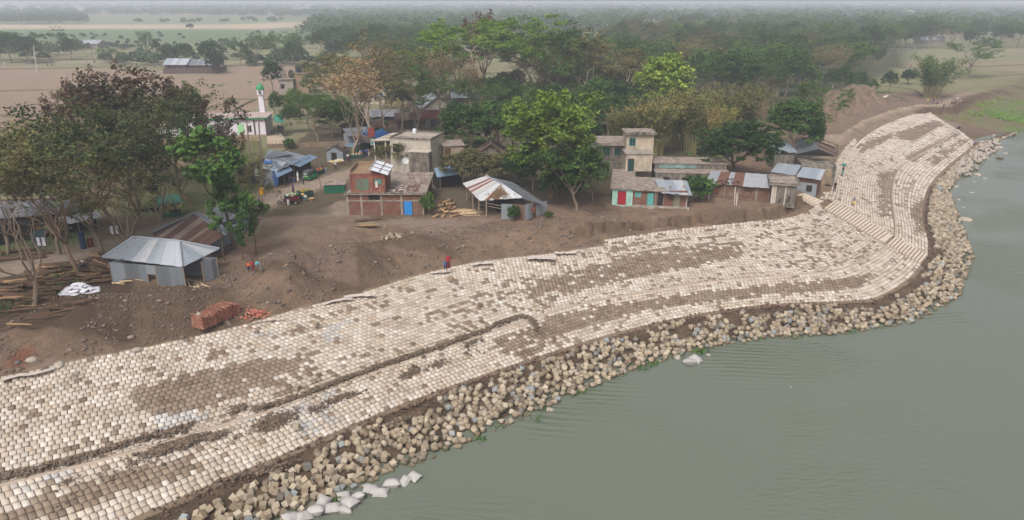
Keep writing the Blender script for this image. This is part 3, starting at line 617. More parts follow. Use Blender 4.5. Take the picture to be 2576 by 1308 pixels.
def mat_tin(name, stops, rough=.5, metal=.35, rust=.3):
    if name in MAT: return MAT[name]
    n = NT(name, rough, .4); c = n.ramp(n.n('NewGeometry').outputs['Random Per Island'], *stops); c.node.color_ramp.interpolation = 'CONSTANT'; n.b.inputs['Metallic'].default_value = metal
    p = n.co(); f = n.ramp(n.noise(n.map(p, (1, 1, .5)), 1.1, 6, .75), (.56, 0), (.70, rust)); c = n.mix(f, c, S(104, 74, 58)); c = n.mix(1, c, n.mix(n.noise(p, 3, 5), (.82, .82, .82, 1), (1.12, 1.12, 1.12, 1)), 'MULTIPLY')
    n.col(c); MAT[name] = n.mat; return n.mat
SIL = mat_tin('silver_roof_sheets', [(0, S(182, 186, 192)), (.35, S(166, 172, 180)), (.6, S(194, 194, 196)), (.8, S(156, 164, 172)), (1, S(180, 178, 178))], rust=.45)
GRY = mat_tin('grey_roof_sheets', [(0, S(142, 146, 152)), (.5, S(118, 122, 128)), (1, S(158, 160, 164))], rust=.35)
RUS = mat_tin('rusted_brown_sheets', [(0, S(84, 60, 50)), (.45, S(74, 54, 46)), (.82, S(112, 96, 86)), (1, S(128, 112, 102))], rough=.8, metal=0, rust=.5)
MIX = mat_tin('patchy_rust_and_silver_sheets', [(0, S(188, 184, 182)), (.3, S(120, 78, 62)), (.5, S(190, 190, 192)), (.7, S(132, 88, 72)), (.85, S(176, 172, 170)), (1, S(110, 74, 62))], rough=.7, metal=.1, rust=.6)
WALLTIN = mat_tin('dull_wall_sheets', [(0, S(112, 118, 124)), (.4, S(132, 138, 144)), (.7, S(100, 104, 108)), (1, S(124, 112, 104))], rough=.7, metal=.1, rust=.55)
CONC = mat_stain('weathered_concrete', S(172, 162, 150), S(76, 68, 60), .8); ROOFC = mat_stain('stained_roof_slab', S(172, 156, 144), S(84, 76, 68), .9, sc_=1.6)
CONCL = mat_stain('pale_concrete_plaster', S(192, 182, 168), S(120, 108, 96), .6); BLACKC = mat_stain('blackened_concrete', S(156, 146, 134), S(44, 40, 36), 1.0)
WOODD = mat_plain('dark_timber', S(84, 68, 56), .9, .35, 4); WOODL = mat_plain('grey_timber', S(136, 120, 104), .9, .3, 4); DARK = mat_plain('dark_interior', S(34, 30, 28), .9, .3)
TEAL = mat_stain('teal_paint', S(92, 160, 156), S(70, 96, 92), .5); BRK = mat_brick(); BRK2 = mat_brick('sooty_brick', S(128, 86, 68), S(98, 70, 58), S(112, 98, 86), .5)
BLUET = mat_stain('blue_tarpaulin', S(52, 104, 168), S(44, 74, 118), .5, rough=.5)
class Bld:
    """a building: root empty at its front left corner, x along the front, y away, z up"""
    def __init__(s, name, label, cat, a, b, z0=0.0, group=None):
        A = G(*a, z0) if len(a) == 2 else Vector(a); B = G(*b, z0) if len(b) == 2 else Vector(b); s.A = A; s.L = (B - A).xy.length; s.rz = math.atan2(B.y - A.y, B.x - A.x)
        s.root = empty(name, label, cat, A, s.rz, group); s.M = (Matrix.Translation(A) @ Matrix.Rotation(s.rz, 4, 'Z')).inverted()
    def px(s, u, v, z): return s.M @ G(u, v, z)
    def add(s, name, mb, mat, par=None, label=None):
        o = mb.build(name, mat, par or s.root)
        if label: o['label'] = label
        return o
    def walls(s, w, d, h, mat, x=0, y=0, z=0, name='wall', label=None): return s.add(name, MB().box((x, y, z - (.5 if z == 0 else 0)), (x + w, y + d, z + h)), mat, label=label)
    def door(s, x, z, w, h, mat, y=0, name='door', frame=None, side='front', xs=0):
        m = MB(); f = MB(); fr = frame or WOODD
        def bx(mm, a, b, c, d, e, g):      # a..b along, c..d outward, e..g up
            if side == 'front': mm.box((a, y - d, e), (b, y - c, g))
            elif side == 'right': mm.box((xs + c, a, e), (xs + d, b, g))
            else: mm.box((xs - d, a, e), (xs - c, b, g))
        bx(m, x, x + w, -.05, .03, z, z + h); o = s.add(name, m, mat)
        bx(f, x - .07, x, -.05, .06, z, z + h + .07); bx(f, x + w, x + w + .07, -.05, .06, z, z + h + .07); bx(f, x, x + w, -.05, .06, z + h, z + h + .07)
        if name == 'window': bx(f, x, x + w, -.05, .06, z - .06, z); bx(f, x + w / 2 - .02, x + w / 2 + .02, .03, .05, z, z + h)
        s.add('frame', f, fr, o)
        return o
    def window(s, x, z, w, h, mat=None, **k): return s.door(x, z, w, h, mat or DARK, name='window', **k)
    def flat(s, w, d, z, mat=ROOFC, x=0, y=0, t=.14, over=.3, parapet=0, label=None):
        m = MB().box((x - over, y - over, z), (x + w + over, y + d + over, z + t)); o = s.add('roof', m, mat, label=label)
        if parapet:
            q = MB(); a, b, c, e = x - over, x + w + over, y - over, y + d + over; pt = .14; z1 = z + t
            q.box((a, c, z1), (b, c + pt, z1 + parapet)); q.box((a, e - pt, z1), (b, e, z1 + parapet)); q.box((a, c + pt, z1), (a + pt, e - pt, z1 + parapet - .004)); q.box((b - pt, c + pt, z1), (b, e - pt, z1 + parapet - .004)); s.add('parapet', q, BLACKC, o)
        return o
    def tin(s, e0, e1, r1, r0, mat=SIL, n=None, name='roof', lift=.02, jit=.0, label=None, par=None):
        """sheets between an eave e0-e1 and a ridge r0-r1 (local points)"""
        e0, e1, r1, r0 = map(Vector, (e0, e1, r1, r0)); n = n or max(2, int((e1 - e0).length / .8)); m = MB(); rs = random.Random(n)
        for k in range(n):
            a, b = k / n, (k + 1) / n + .0; up = Vector((0, 0, lift * (k % 2))); ej = rs.uniform(-jit, jit); q0 = e0.lerp(e1, a); q1 = e0.lerp(e1, b); t0 = r0.lerp(r1, a); t1 = r0.lerp(r1, b)
            q0 = q0 + (q0 - t0) * ej; q1 = q1 + (q1 - t1) * ej; m.slab([q0 + up, q1 + up, t1 + up, t0 + up], .03)
        return s.add(name, m, mat, label=label, par=par)
    def posts(s, pts, h, r=.07, mat=WOODL):
        for x, y in pts: s.add('post', MB().tube([(x, y, -.3), (x, y, h)], r, 6), mat)
    def gable(s, w, d, h, rise, wmat, rmat, x=0, y=0, over=.4, axis='x', n=None, jit=0):
        m = MB().box((x, y, -.5), (x + w, y + d, h))
        if axis == 'x':
            m.quad((x, y, h), (x, y + d, h), (x, y + d / 2, h + rise)); m.quad((x + w, y, h), (x + w, y + d, h), (x + w, y + d / 2, h + rise)); o = over; k = rise / (d / 2)
            s.add('wall', m, wmat); s.tin((x - o, y - o, h - o * k + .03), (x + w + o, y - o, h - o * k + .03), (x + w + o, y + d / 2, h + rise + .03), (x - o, y + d / 2, h + rise + .03), rmat, n, jit=jit); s.tin((x + w + o, y + d + o, h - o * k + .03), (x - o, y + d + o, h - o * k + .03), (x - o, y + d / 2, h + rise + .03), (x + w + o, y + d / 2, h + rise + .03), rmat, n, jit=jit)
            s.add('ridge_cap', MB().tube([(x - o, y + d / 2, h + rise + .05), (x + w + o, y + d / 2, h + rise + .05)], .09, 6), GRY)
        else:
            m.quad((x, y, h), (x + w, y, h), (x + w / 2, y, h + rise)); m.quad((x, y + d, h), (x + w, y + d, h), (x + w / 2, y + d, h + rise)); o = over; k = rise / (w / 2)
            s.add('wall', m, wmat); s.tin((x - o, y + d + o, h - o * k + .03), (x - o, y - o, h - o * k + .03), (x + w / 2, y - o, h + rise + .03), (x + w / 2, y + d + o, h + rise + .03), rmat, n, jit=jit); s.tin((x + w + o, y - o, h - o * k + .03), (x + w + o, y + d + o, h - o * k + .03), (x + w / 2, y + d + o, h + rise + .03), (x + w / 2, y - o, h + rise + .03), rmat, n, jit=jit)
            s.add('ridge_cap', MB().tube([(x + w / 2, y - o, h + rise + .05), (x + w / 2, y + d + o, h + rise + .05)], .09, 6), GRY)
# ---------------------------------------------------------------- brick house with the red upper room
def red_room_house():
    b = Bld('brick_house', 'brick house with blue door below and a peeling red and green upper room', 'house', (877, 541), (1068, 540)); W = b.L; D = 12.5; H = 2.95
    b.walls(W, D, H, BRK)
    fr = MB()
    for x in (0, 1.9, 2.65 + 2.0, W * .62 + 1.1 - .2, W - .12):
        fr.box((x - .12, -.06, -.3), (x + .12, -.003, H))
    fr.box((0, -.05, 1.95), (W, -.006, 2.12)); b.add('concrete_frame', fr, CONC)
    side = MB().box((-.06, 0, -.3), (-.004, D, H)); b.add('side_plaster', side, BLACKC)
    b.window(3.0, 2.2, 1.45, .68, DARK); dx = W * .735
    b.door(dx, 0, 1.12, 2.12, mat_plain('bright_blue_paint', S(44, 126, 196), .5, .12)); 
    g = MB(); gx = dx + 1.75
    for a, c, e, f in ((0, .07, 0, 2), (.95, 1.02, 0, 2), (.45, .5, 0, 2)): g.box((gx + a, -.13, e), (gx + c, -.08, f))
    for z in (.1, .95, 1.9): g.box((gx + .07, -.125, z), (gx + .95, -.085, z + .06))
    b.add('gate_frame', g, WOODL)
    b.flat(W, D, H, ROOFC, t=.16, over=.35)
    e = MB()                                                     # kerb of the roof and scraps lying on it
    e.box((-.35, -.35, H + .16), (W + .3, -.2, H + .3)); e.box((-.35, -.2, H + .16), (-.2, D, H + .32)); b.add('roof_kerb', e, BLACKC)
    z = H + .16; red = NT('peeling_red_plaster', .9, .2); q = red.co(); c = red.mix(red.ramp(red.noise(q, .8, 6, .7), (.42, 0), (.6, 1)), S(122, 70, 60), S(146, 100, 86)); c = red.mix(red.ramp(red.noise(red.map(q, (1, 1, .3)), 1.6, 6, .75), (.52, 0), (.66, .8)), c, S(92, 70, 62)); red.col(c)
    grn = mat_stain('flaking_green_paint', S(92, 132, 110), S(104, 74, 62), .9, sc_=2.4)
    uw, ud, uh = 4.75, 5.4, 2.75; x0 = .55
    b.walls(uw, ud, uh, [red.mat][0], x0, .02, z, name='upper_room')
    patch = MB(); pts = [(.95, .5), (.8, .9), (.95, 1.3), (.85, 1.75), (1.15, 2.15), (1.4, 1.9), (1.65, 2.2), (2.0, 1.95), (2.5, 2.1), (2.75, 1.9), (2.6, 1.3), (2.75, .8), (2.4, .45), (2.1, .6), (1.7, .3), (1.3, .55)]; patch.slab([(x0 + a - .1, -.0, z + c_) for a, c_ in pts], .02); o = b.add('green_paint_patch', patch, grn); o.location.y = -.005
    pil = MB(); 
    for x in (x0, x0 + uw * .62, x0 + uw - .18): pil.box((x, -.07, z), (x + .2, .015, z + uh))
    b.add('pilaster', pil, red.mat)
    wn = b.window(x0 + 3.35, z + 1.25, .62, .75, mat_plain('faded_green_shutter', S(84, 130, 120), .8), y=.0); b.add('shutter', MB().box((x0 + 4.0, -.09, z + 1.25), (x0 + 4.3, -.03, z + 2.0)), mat_plain('faded_green_shutter', S(84, 130, 120)), wn); b.add('hanging_cloth', MB().box((x0 + 3.45, -.16, z + .85), (x0 + 3.8, -.11, z + 1.7)), mat_plain('pale_cloth', S(196, 186, 178)), wn)
    t = z + uh; pr = MB(); tn = mat_stain('tan_render', S(152, 126, 100), S(96, 82, 70), .6)
    pr.box((x0, .02, t), (x0 + uw * .6, .17, t + .1)); pr.box((x0, .17, t), (x0 + .15, ud, t + .55)); pr.box((x0 + .15, ud - .15, t), (x0 + uw * .6, ud, t + .6)); b.add('parapet', pr, tn)
    pk = MB(); pk.box((x0 + .15, .17, t), (x0 + 2.7, ud - .15, t + .02)); b.add('open_terrace_floor', pk, tn)
    b.tin((x0 + 5.35, -.5, t - .1), (x0 + 5.35, ud + .1, t - .1), (x0 + 2.75, ud + .1, t + .75), (x0 + 2.75, -.5, t + .75), mat_tin('bright_white_sheets', [(0, S(226, 230, 236)), (1, S(206, 212, 220))], rust=.05, metal=.2), 4, name='tilted_roof_sheets')
    bat = MB()
    for q in (.15, 1.4, 2.6): 
        f = q / 2.6; bat.tube([(x0 + 2.75 + q, -.5, t + .82 - .85 * f), (x0 + 2.75 + q, ud + .1, t + .82 - .85 * f)], .05, 5)
    for y in (1.2, 3.4): bat.tube([(x0 + 2.75, y, t + .83), (x0 + 5.35, y, t + .0)], .05, 5)
    b.add('roof_batten', bat, mat_plain('rusty_iron', S(112, 84, 70)))
    sidew = MB().box((x0 - .012, .1, z), (x0 - .003, ud, z + uh)); b.add('side_plaster', sidew, BLACKC)
    rub = MB(); rs = random.Random(3)
    for k in range(260):
        x, y = rs.uniform(5.6, 9.6), rs.uniform(.2, 3.6) + 1.2 * rs.random(); s = rs.uniform(.06, .24); M = Matrix.Translation((x, y, z + .05)) @ Euler((rs.uniform(-.5, .5), rs.uniform(-.5, .5), rs.uniform(0, 3))).to_matrix().to_4x4(); rub.box((-s, -s * .6, -.03), (s, s * .6, .05), M, m=0 if rs.random() < .72 else 1)
    b.add('roof_rubble', rub, [mat_plain('brick_rubble', S(112, 88, 74), .95, .4, 6), mat_plain('white_scraps', S(196, 194, 192), .8)])
    for i in range(2):
        l = MB(); x, y = (9.0, 1.0) if i == 0 else (9.7, 4.6); ang = .35 if i == 0 else .2; M = Matrix.Translation((x, y, z + .1)) @ Euler((math.radians(28), 0, ang)).to_matrix().to_4x4()
        for sx in (0, .75): l.box((sx, 0, 0), (sx + .06, 3.8 - i, .06), M)
        for k in range(9 - 2 * i): l.box((.06, .2 + k * .42, .01), (.75, .26 + k * .42, .05), M)
        o = l.build('rusty_ladder', mat_plain('rusty_iron', S(112, 84, 70))); o.matrix_world = b.M.inverted(); tag(o, ('rusty iron ladder frame leaning on the flat roof above the blue door', 'shorter rusty iron frame lying behind the longer one on the flat roof')[i], 'ladder')
    return b
red_room_house()
# ---------------------------------------------------------------- barn with the striped rust roof
def barn():
    b = Bld('timber_barn', 'open timber barn with rust striped hipped tin roof and straw lying on it', 'barn', (1205, 540), (1259, 553)); P = b.px; zr, ze = 4.0, 2.4
    a, c = P(1223, 442, zr), P(1302, 480, zr); w0, w1 = P(1163, 461, ze + .2), P(1207, 505, ze); f1 = P(1313, 498, ze); e0, e1 = P(1290, 458, ze), P(1386, 522, 1.9)
    b.tin(w1, w0, a, P(1262, 462, zr), MIX, 11, jit=.01); b.tin(f1, w1, P(1262, 462, zr - .02), P(1264, 463, zr), MIX, 9, jit=.02)
    b.tin(e1, e0, a + Vector((0, 0, -.05)), P(1262, 462, zr - .06), GRY, 9, label='plain grey tin slope'); b.tin(f1, e1, P(1262, 462, zr - .1), P(1262, 461, zr - .12), GRY, 5, label='plain grey tin slope')
    b.add('ridge_cap', MB().tube([a + Vector((0, 0, .06)), P(1262, 462, zr + .05)], .1, 6), SIL); b.add('ridge_cap', MB().tube([P(1262, 462, zr + .05), f1 + Vector((0, 0, .08))], .1, 6), SIL)
    st = MB(); rs = random.Random(2)
    for k in range(420):
        f, g = rs.gauss(.42, .13), rs.gauss(.35, .16); q = w1.lerp(f1, f).lerp(P(1262, 462, zr), max(.02, g)); s = rs.uniform(.1, .3); an = rs.uniform(0, 3.1); st.slab([q + Vector((s * math.cos(an), s * math.sin(an), .10)), q + Vector((-.03, .03, .13)), q + Vector((-s * math.cos(an), -s * math.sin(an), .08)), q + Vector((.05, -.05, .08))], .02)
    b.add('straw', st, mat_plain('old_straw', S(122, 100, 76), .95, .35, 5))
    for u, v, z in ((1175, 505, 2.5), (1190, 523, 2.4), (1205, 540, 2.3), (1224, 546, 2.3)): q = P(u, v, 0); b.add('post', MB().tube([(q.x, q.y, -.3), (q.x, q.y, z + .3)], .11, 6), WOODL)
    A1, B1_, C1 = P(1261, 552, 0), P(1321, 555, 0), P(1376, 536, 0); m = MB()
    for p, q, h1, h2 in ((A1, B1_, 2.2, 2.2), (B1_, C1, 2.2, 1.7)):
        n = max(3, int((q - p).length / .75))
        for k in range(n):
            s, t = p.lerp(q, k / n), p.lerp(q, (k + 1) / n); hh = h1 + (h2 - h1) * k / n; nv = Vector((-(q - p).y, (q - p).x, 0)).normalized() * (.05 + .012 * (k % 2)); m.slab([s + nv, t + nv, t + nv + Vector((0, 0, hh)), s + nv + Vector((0, 0, hh))], .03)
    b.add('tin_wall', m, mat_tin('pale_patchwork_sheets', [(0, S(150, 156, 160)), (.5, S(128, 134, 138)), (.8, S(112, 84, 70)), (1, S(160, 158, 152))], rough=.7, metal=.1, rust=.5))
    for z in (1.5, 1.9): b.add('rail', MB().tube([P(1205, 540, 0) + Vector((0, 0, z)), A1 + Vector((0, 0, z))], .05, 5), WOODL)
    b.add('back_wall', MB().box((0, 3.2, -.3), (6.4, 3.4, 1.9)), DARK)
    q = B1_.lerp(C1, .3); b.add('window', MB().box((q.x, q.y - .12, .9), (q.x + .6, q.y - .02, 1.6)), mat_plain('rust_red_sheet', S(104, 62, 52)))
barn()
# ---------------------------------------------------------------- mint and brick row with red door
def mint_row():
    b = Bld('mint_house', 'low house with mint green end, red door and bare brick middle', 'house', (1539, 514), (1727, 522)); W = b.L; s1 = W * .275; D = 9; H = 2.35
    mint = mat_stain('mint_green_plaster', S(166, 206, 190), S(110, 126, 114), .55)
    b.walls(s1, D, H + .05, mint, name='mint_wall'); b.walls(W - s1 - .004, 6, H - .08, BRK, s1 + .004, .06, name='brick_wall')
    b.door(.85, 0, 1.1, 2.0, mat_plain('deep_red_paint', S(150, 28, 44), .5, .12), frame=mat_plain('dull_red_frame', S(110, 40, 44)))
    b.window(s1 + .35, 1.25, .8, .75, TEAL, y=.06, frame=WOODL); b.door(s1 + 2.1, 0, .9, 1.95, TEAL, y=.06); b.door(s1 + 3.55, 0, .85, 2.0, DARK, y=.06, name='doorway', frame=CONC); b.window(s1 + 5.1, 1.05, .7, .85, mat_plain('dark_red_shutter', S(88, 52, 46)), y=.06)
    b.door(W - 1.95, 0, .95, 1.9, mat_stain('greenish_plank_door', S(128, 128, 104), S(92, 82, 66), .6), y=.06); b.add('pillar', MB().box((W - .16, -.03, -.3), (W + .02, .05, 2.2)), CONC); b.add('pillar', MB().box((s1 + 3.2, -.02, -.3), (s1 + 3.34, .055, 2.2)), CONC)
    for k, y in enumerate((1.2, 3.6, 6)): b.window(y, 1.0, .8, 1.0, DARK, side='left', xs=0)
    b.flat(s1, D + 3, H + .05, ROOFC, over=.35, t=.16); b.flat(W * .36, 7.5, H - .08, ROOFC, x=s1 + .4, over=.32, t=.16)
    b.add('step', MB().box((s1, -1.0, -.3), (W + .3, -.0, .1)), CONC)
    x0 = W * .66; b.tin((x0, -.9, 2.2), (W + .6, -.9, 2.0), (W + .2, 5.2, 2.75), (x0 - 1, 5.2, 2.75), SIL, 7, jit=.03); b.add('brick_gable', MB().box((x0 - .2, .02, 2.27), (W - .1, .3, 2.35)), BRK); k = MB(); 
    for x, y in ((x0 + 1.2, 1.2), (x0 + 3.2, 1.8), (x0 - 1.2, .6)): k.lathe([(0, 0), (.2, .03), (.22, .12), (.1, .22), (0, .24)], 8, (x, y, 2.62))
    b.add('roof_stone', k, WOODL)
mint_row()
def tower_house():
    qa, qb = G(1506, 409, 2.6), G(1573, 409, 2.6); b = Bld('two_storey_house', 'two storey stained concrete house with white veranda, teal doors and stair tower', 'house', (qa.x, qa.y, 0), (qb.x, qb.y, 0)); W = b.L; wh = mat_stain('whitewashed_wall', S(208, 206, 198), S(140, 134, 124), .4)
    z1 = 2.6; b.walls(W, 6, z1, BLACKC, name='ground_floor'); b.walls(W - .3, 4.2, 2.7, wh, .15, 1.6, z1 + .14, name='upper_wall'); b.add('floor_slab', MB().box((-.1, -.1, z1), (W + .1, 6, z1 + .13)), CONC)
    b.add('parapet', MB().box((0, -.06, z1 + .14), (W, .08, z1 + 1.2)), BLACKC); b.door(.9, z1 + .15, 1.0, 2.0, TEAL, y=1.6); b.door(W - 1.55, z1 + .7, .8, 1.4, TEAL, y=1.6, name='window')
    for x in (.05, W * .52, W - .12): b.add('column', MB().box((x - .08, -.04, z1 + 1.2 if 0 < x < W else z1), (x + .08, .1, z1 + 2.9)), CONC)
    b.flat(W, 6, z1 + 2.9, ROOFC, over=.35, t=.45)
    sd_ = MB().box((-3.6, .8, -.4), (-.05, 6, 4.9)); b.add('side_wing', sd_, BLACKC); b.add('side_roof', MB().box((-3.9, .5, 4.9), (0, 6.2, 5.05)), GRY); b.door(-3.2, 2.7, .8, 2.0, mat_plain('turquoise_door', S(110, 196, 196)), y=.8)
    tw = W + .25; cr = mat_stain('cream_stained_plaster', S(196, 180, 158), S(110, 98, 86), .65)
    q0 = b.px(1573, 431, 2.5); q1 = b.px(1640, 434, 2.5); w_ = (q1 - q0).xy.length; y0 = q0.y
    b.walls(w_, 3.2, 2.75, cr, q0.x, y0, 2.5, name='stair_room'); b.add('stair_room_roof', MB().box((q0.x - .15, y0 - .15, 5.25), (q0.x + w_ + .15, y0 + 3.4, 5.4)), CONC); b.door(q0.x + .4, 2.52, .85, 1.95, mat_plain('dark_green_door', S(28, 62, 58)), y=y0)
    t0, t1 = b.px(1575, 378, 5.2), b.px(1643, 378, 5.2); tx, ty, tw_ = t0.x, t0.y, (t1 - t0).x; b.walls(tw_, 4.0, 7.9, cr, tx, ty, 0, name='tower'); b.add('tower_roof', MB().box((tx - .25, ty - .4, 7.9), (tx + tw_ + .35, ty + 4.3, 8.06)), ROOFC); b.add('tower_roof_edge', MB().box((tx - .27, ty - .46, 7.75), (tx + tw_ + .37, ty - .402, 8.2)), BLACKC)
    o = b.window(tx + .5, 6.0, .9, 1.15, mat_plain('dark_green_glass', S(30, 58, 54)), y=ty, frame=TEAL)
tower_house()
def low_roofs():
    qa, qb = G(1650, 433, 2.5), G(1838, 436, 2.5); b = Bld('long_low_house', 'long low concrete house with flat stained roofs left of the dark round tree', 'house', (qa.x, qa.y, 0), (qb.x, qb.y, 0)); W = b.L
    b.walls(W, 2.6, 2.35, BLACKC); b.flat(W, 2.6, 2.35, ROOFC, over=.1); b.walls(W * .98, 4.5, 3.3, BLACKC, .1, 2.75, name='rear_wall'); b.flat(W * .98, 4.5, 3.3, ROOFC, x=.1, y=2.9, over=.3, label='higher rear roof'); b.add('painted_wall_panel', MB().box((.8, 2.69, 2.6), (.8 + W * .5, 2.745, 3.2)), mat_stain('pale_teal_wash', S(128, 156, 150), S(74, 78, 74), .7))
    for k in range(3): b.window(1.2 + k * 3, .7, 1, 1, DARK)
low_roofs()
def brick_row():
    b = Bld('long_brick_house', 'long sooty brick house under torn silver and rust sheets beside the round tree', 'house', (1776, 494), (1935, 506)); W = b.L
    b.walls(W, 5, 2.15, BRK2); 
    for k in (.02, .28, .5, .78): b.add('pillar', MB().box((W * k, -.05, -.3), (W * k + .16, -.003, 2.15)), CONC)
    b.tin((-.3, -.6, 2.15), (W * .99, -.6, 2.1), (W * .99, 4.6, 3.0), (.3, 4.6, 3.0), mat_tin('torn_silver_and_rust_sheets', [(0, S(176, 178, 182)), (.45, S(160, 164, 170)), (.7, S(126, 92, 78)), (1, S(104, 82, 72))], rust=.5), 12, jit=.05, lift=.05)
    rs = random.Random(4)
    for k in range(24): x, y = rs.gauss(W * .28, .9), rs.uniform(-.2, 2); s = rs.uniform(.15, .4); M = Matrix.Translation((x, y, 2.3 + .17 * y)) @ Euler((.3 * rs.random(), .3 * rs.random(), rs.uniform(0, 3))).to_matrix().to_4x4(); b.add('loose_board', MB().box((-s, -s * .4, 0), (s, s * .4, .06), M), WOODD)
    b.window(W * .12, .5, .7, .8, mat_plain('rust_red_sheet', S(104, 62, 52))); b.window(W * .6, .5, .8, .7, mat_plain('bricked_up_opening', S(120, 92, 78)))
    b2 = Bld('concrete_hut', 'blackened concrete hut with slab roof at the right end of the brick row', 'hut', (1937, 511), (1998, 515)); W2 = b2.L
    b2.walls(W2, 5, 2.85, BLACKC); b2.flat(W2, 5, 2.85, ROOFC, over=.45, t=.16, parapet=.22); b2.add('pilaster', MB().box((W2 * .55, -.09, -.3), (W2 * .55 + .16, -.003, 2.85)), CONCL); b2.add('pilaster', MB().box((.0, -.06, -.3), (.7, -.003, 2.85)), CONCL)
brick_row()
def right_barns():
    b = Bld('patched_shed', 'patched tin and brick shed behind the concrete hut', 'shed', (2004, 482), (2052, 488)); W = b.L
    b.walls(W, 4, 2.4, BRK2, label='upper course of brick'); b.add('tin_front', MB().box((0, -.04, -.4), (W, -.004, 1.6)), WALLTIN); b.tin((-.3, -.6, 2.5), (W + .5, -.6, 2.4), (W + .3, 4.2, 3.1), (-.3, 4.2, 3.1), SIL, 5); b.window(W * .5, .3, .7, .9, DARK, y=-.04)
    b.tin((-4.2, -.2, 2.7), (-.5, -.4, 2.6), (-.5, 4.4, 3.3), (-4.2, 4.4, 3.3), SIL, 4, name='side_roof'); b.add('side_wall', MB().box((-4, .2, -.4), (-.05, 4.2, 2.6)), BLACKC)
    b = Bld('tin_shed', 'small white tin roof showing between the round tree and the tall tree', 'shed', (1945, 425), (1995, 425)); b.walls(b.L, 4, 3, BLACKC); b.tin((-.3, -.4, 3.0), (b.L + .3, -.4, 3.0), (b.L + .1, 4.2, 4.2), (-.3, 4.2, 4.2), SIL, 4)
    b = Bld('gabled_barn', 'grey gabled barn with dark brown right roof slope beside the crest path', 'barn', (2014, 452), (2098, 456)); W = b.L; P = b.px
    b.walls(W, 6, 2.4, BLACKC); r0, r1 = P(2041, 345, 5.0), P(2061, 373, 5.0)
    b.tin(P(2002, 387, 3.0), P(1998, 352, 3.0), r0, r1, GRY, 7, label='grey left slope'); b.tin(P(2100, 372, 3.0), P(2107, 393, 3.0), r1, r0, RUS, 7, label='dark brown right slope'); g = MB().slab([P(2004, 388, 2.9), P(2104, 393, 2.9), r1 + Vector((0, .25, -.12))], .1); b.add('gable', g, GRY)
    b.add('side_tin', MB().box((W, .1, -.3), (W + .05, 3.2, 2.6)), WALLTIN); o = MB(); q = P(2100, 362, 3.3)
    for a, c in ((P(2050, 352, 4.9), P(2104, 372, 3.2)), (P(2056, 346, 4.8), P(2108, 366, 3.2)), (P(2106, 366, 3.2), P(2106, 392, .3))): o.tube([a, c], .07, 5)
    b.add('bare_rafter', o, WOODD); rl = MB(); rs = random.Random(6)
    b.add('ruined_wall', MB().box((-.3, -.8, -.4), (W * .9, -.05, 2.0), taper=.93), mat_stain('crumbling_render', S(158, 138, 114), S(92, 80, 68), .8))
right_barns()
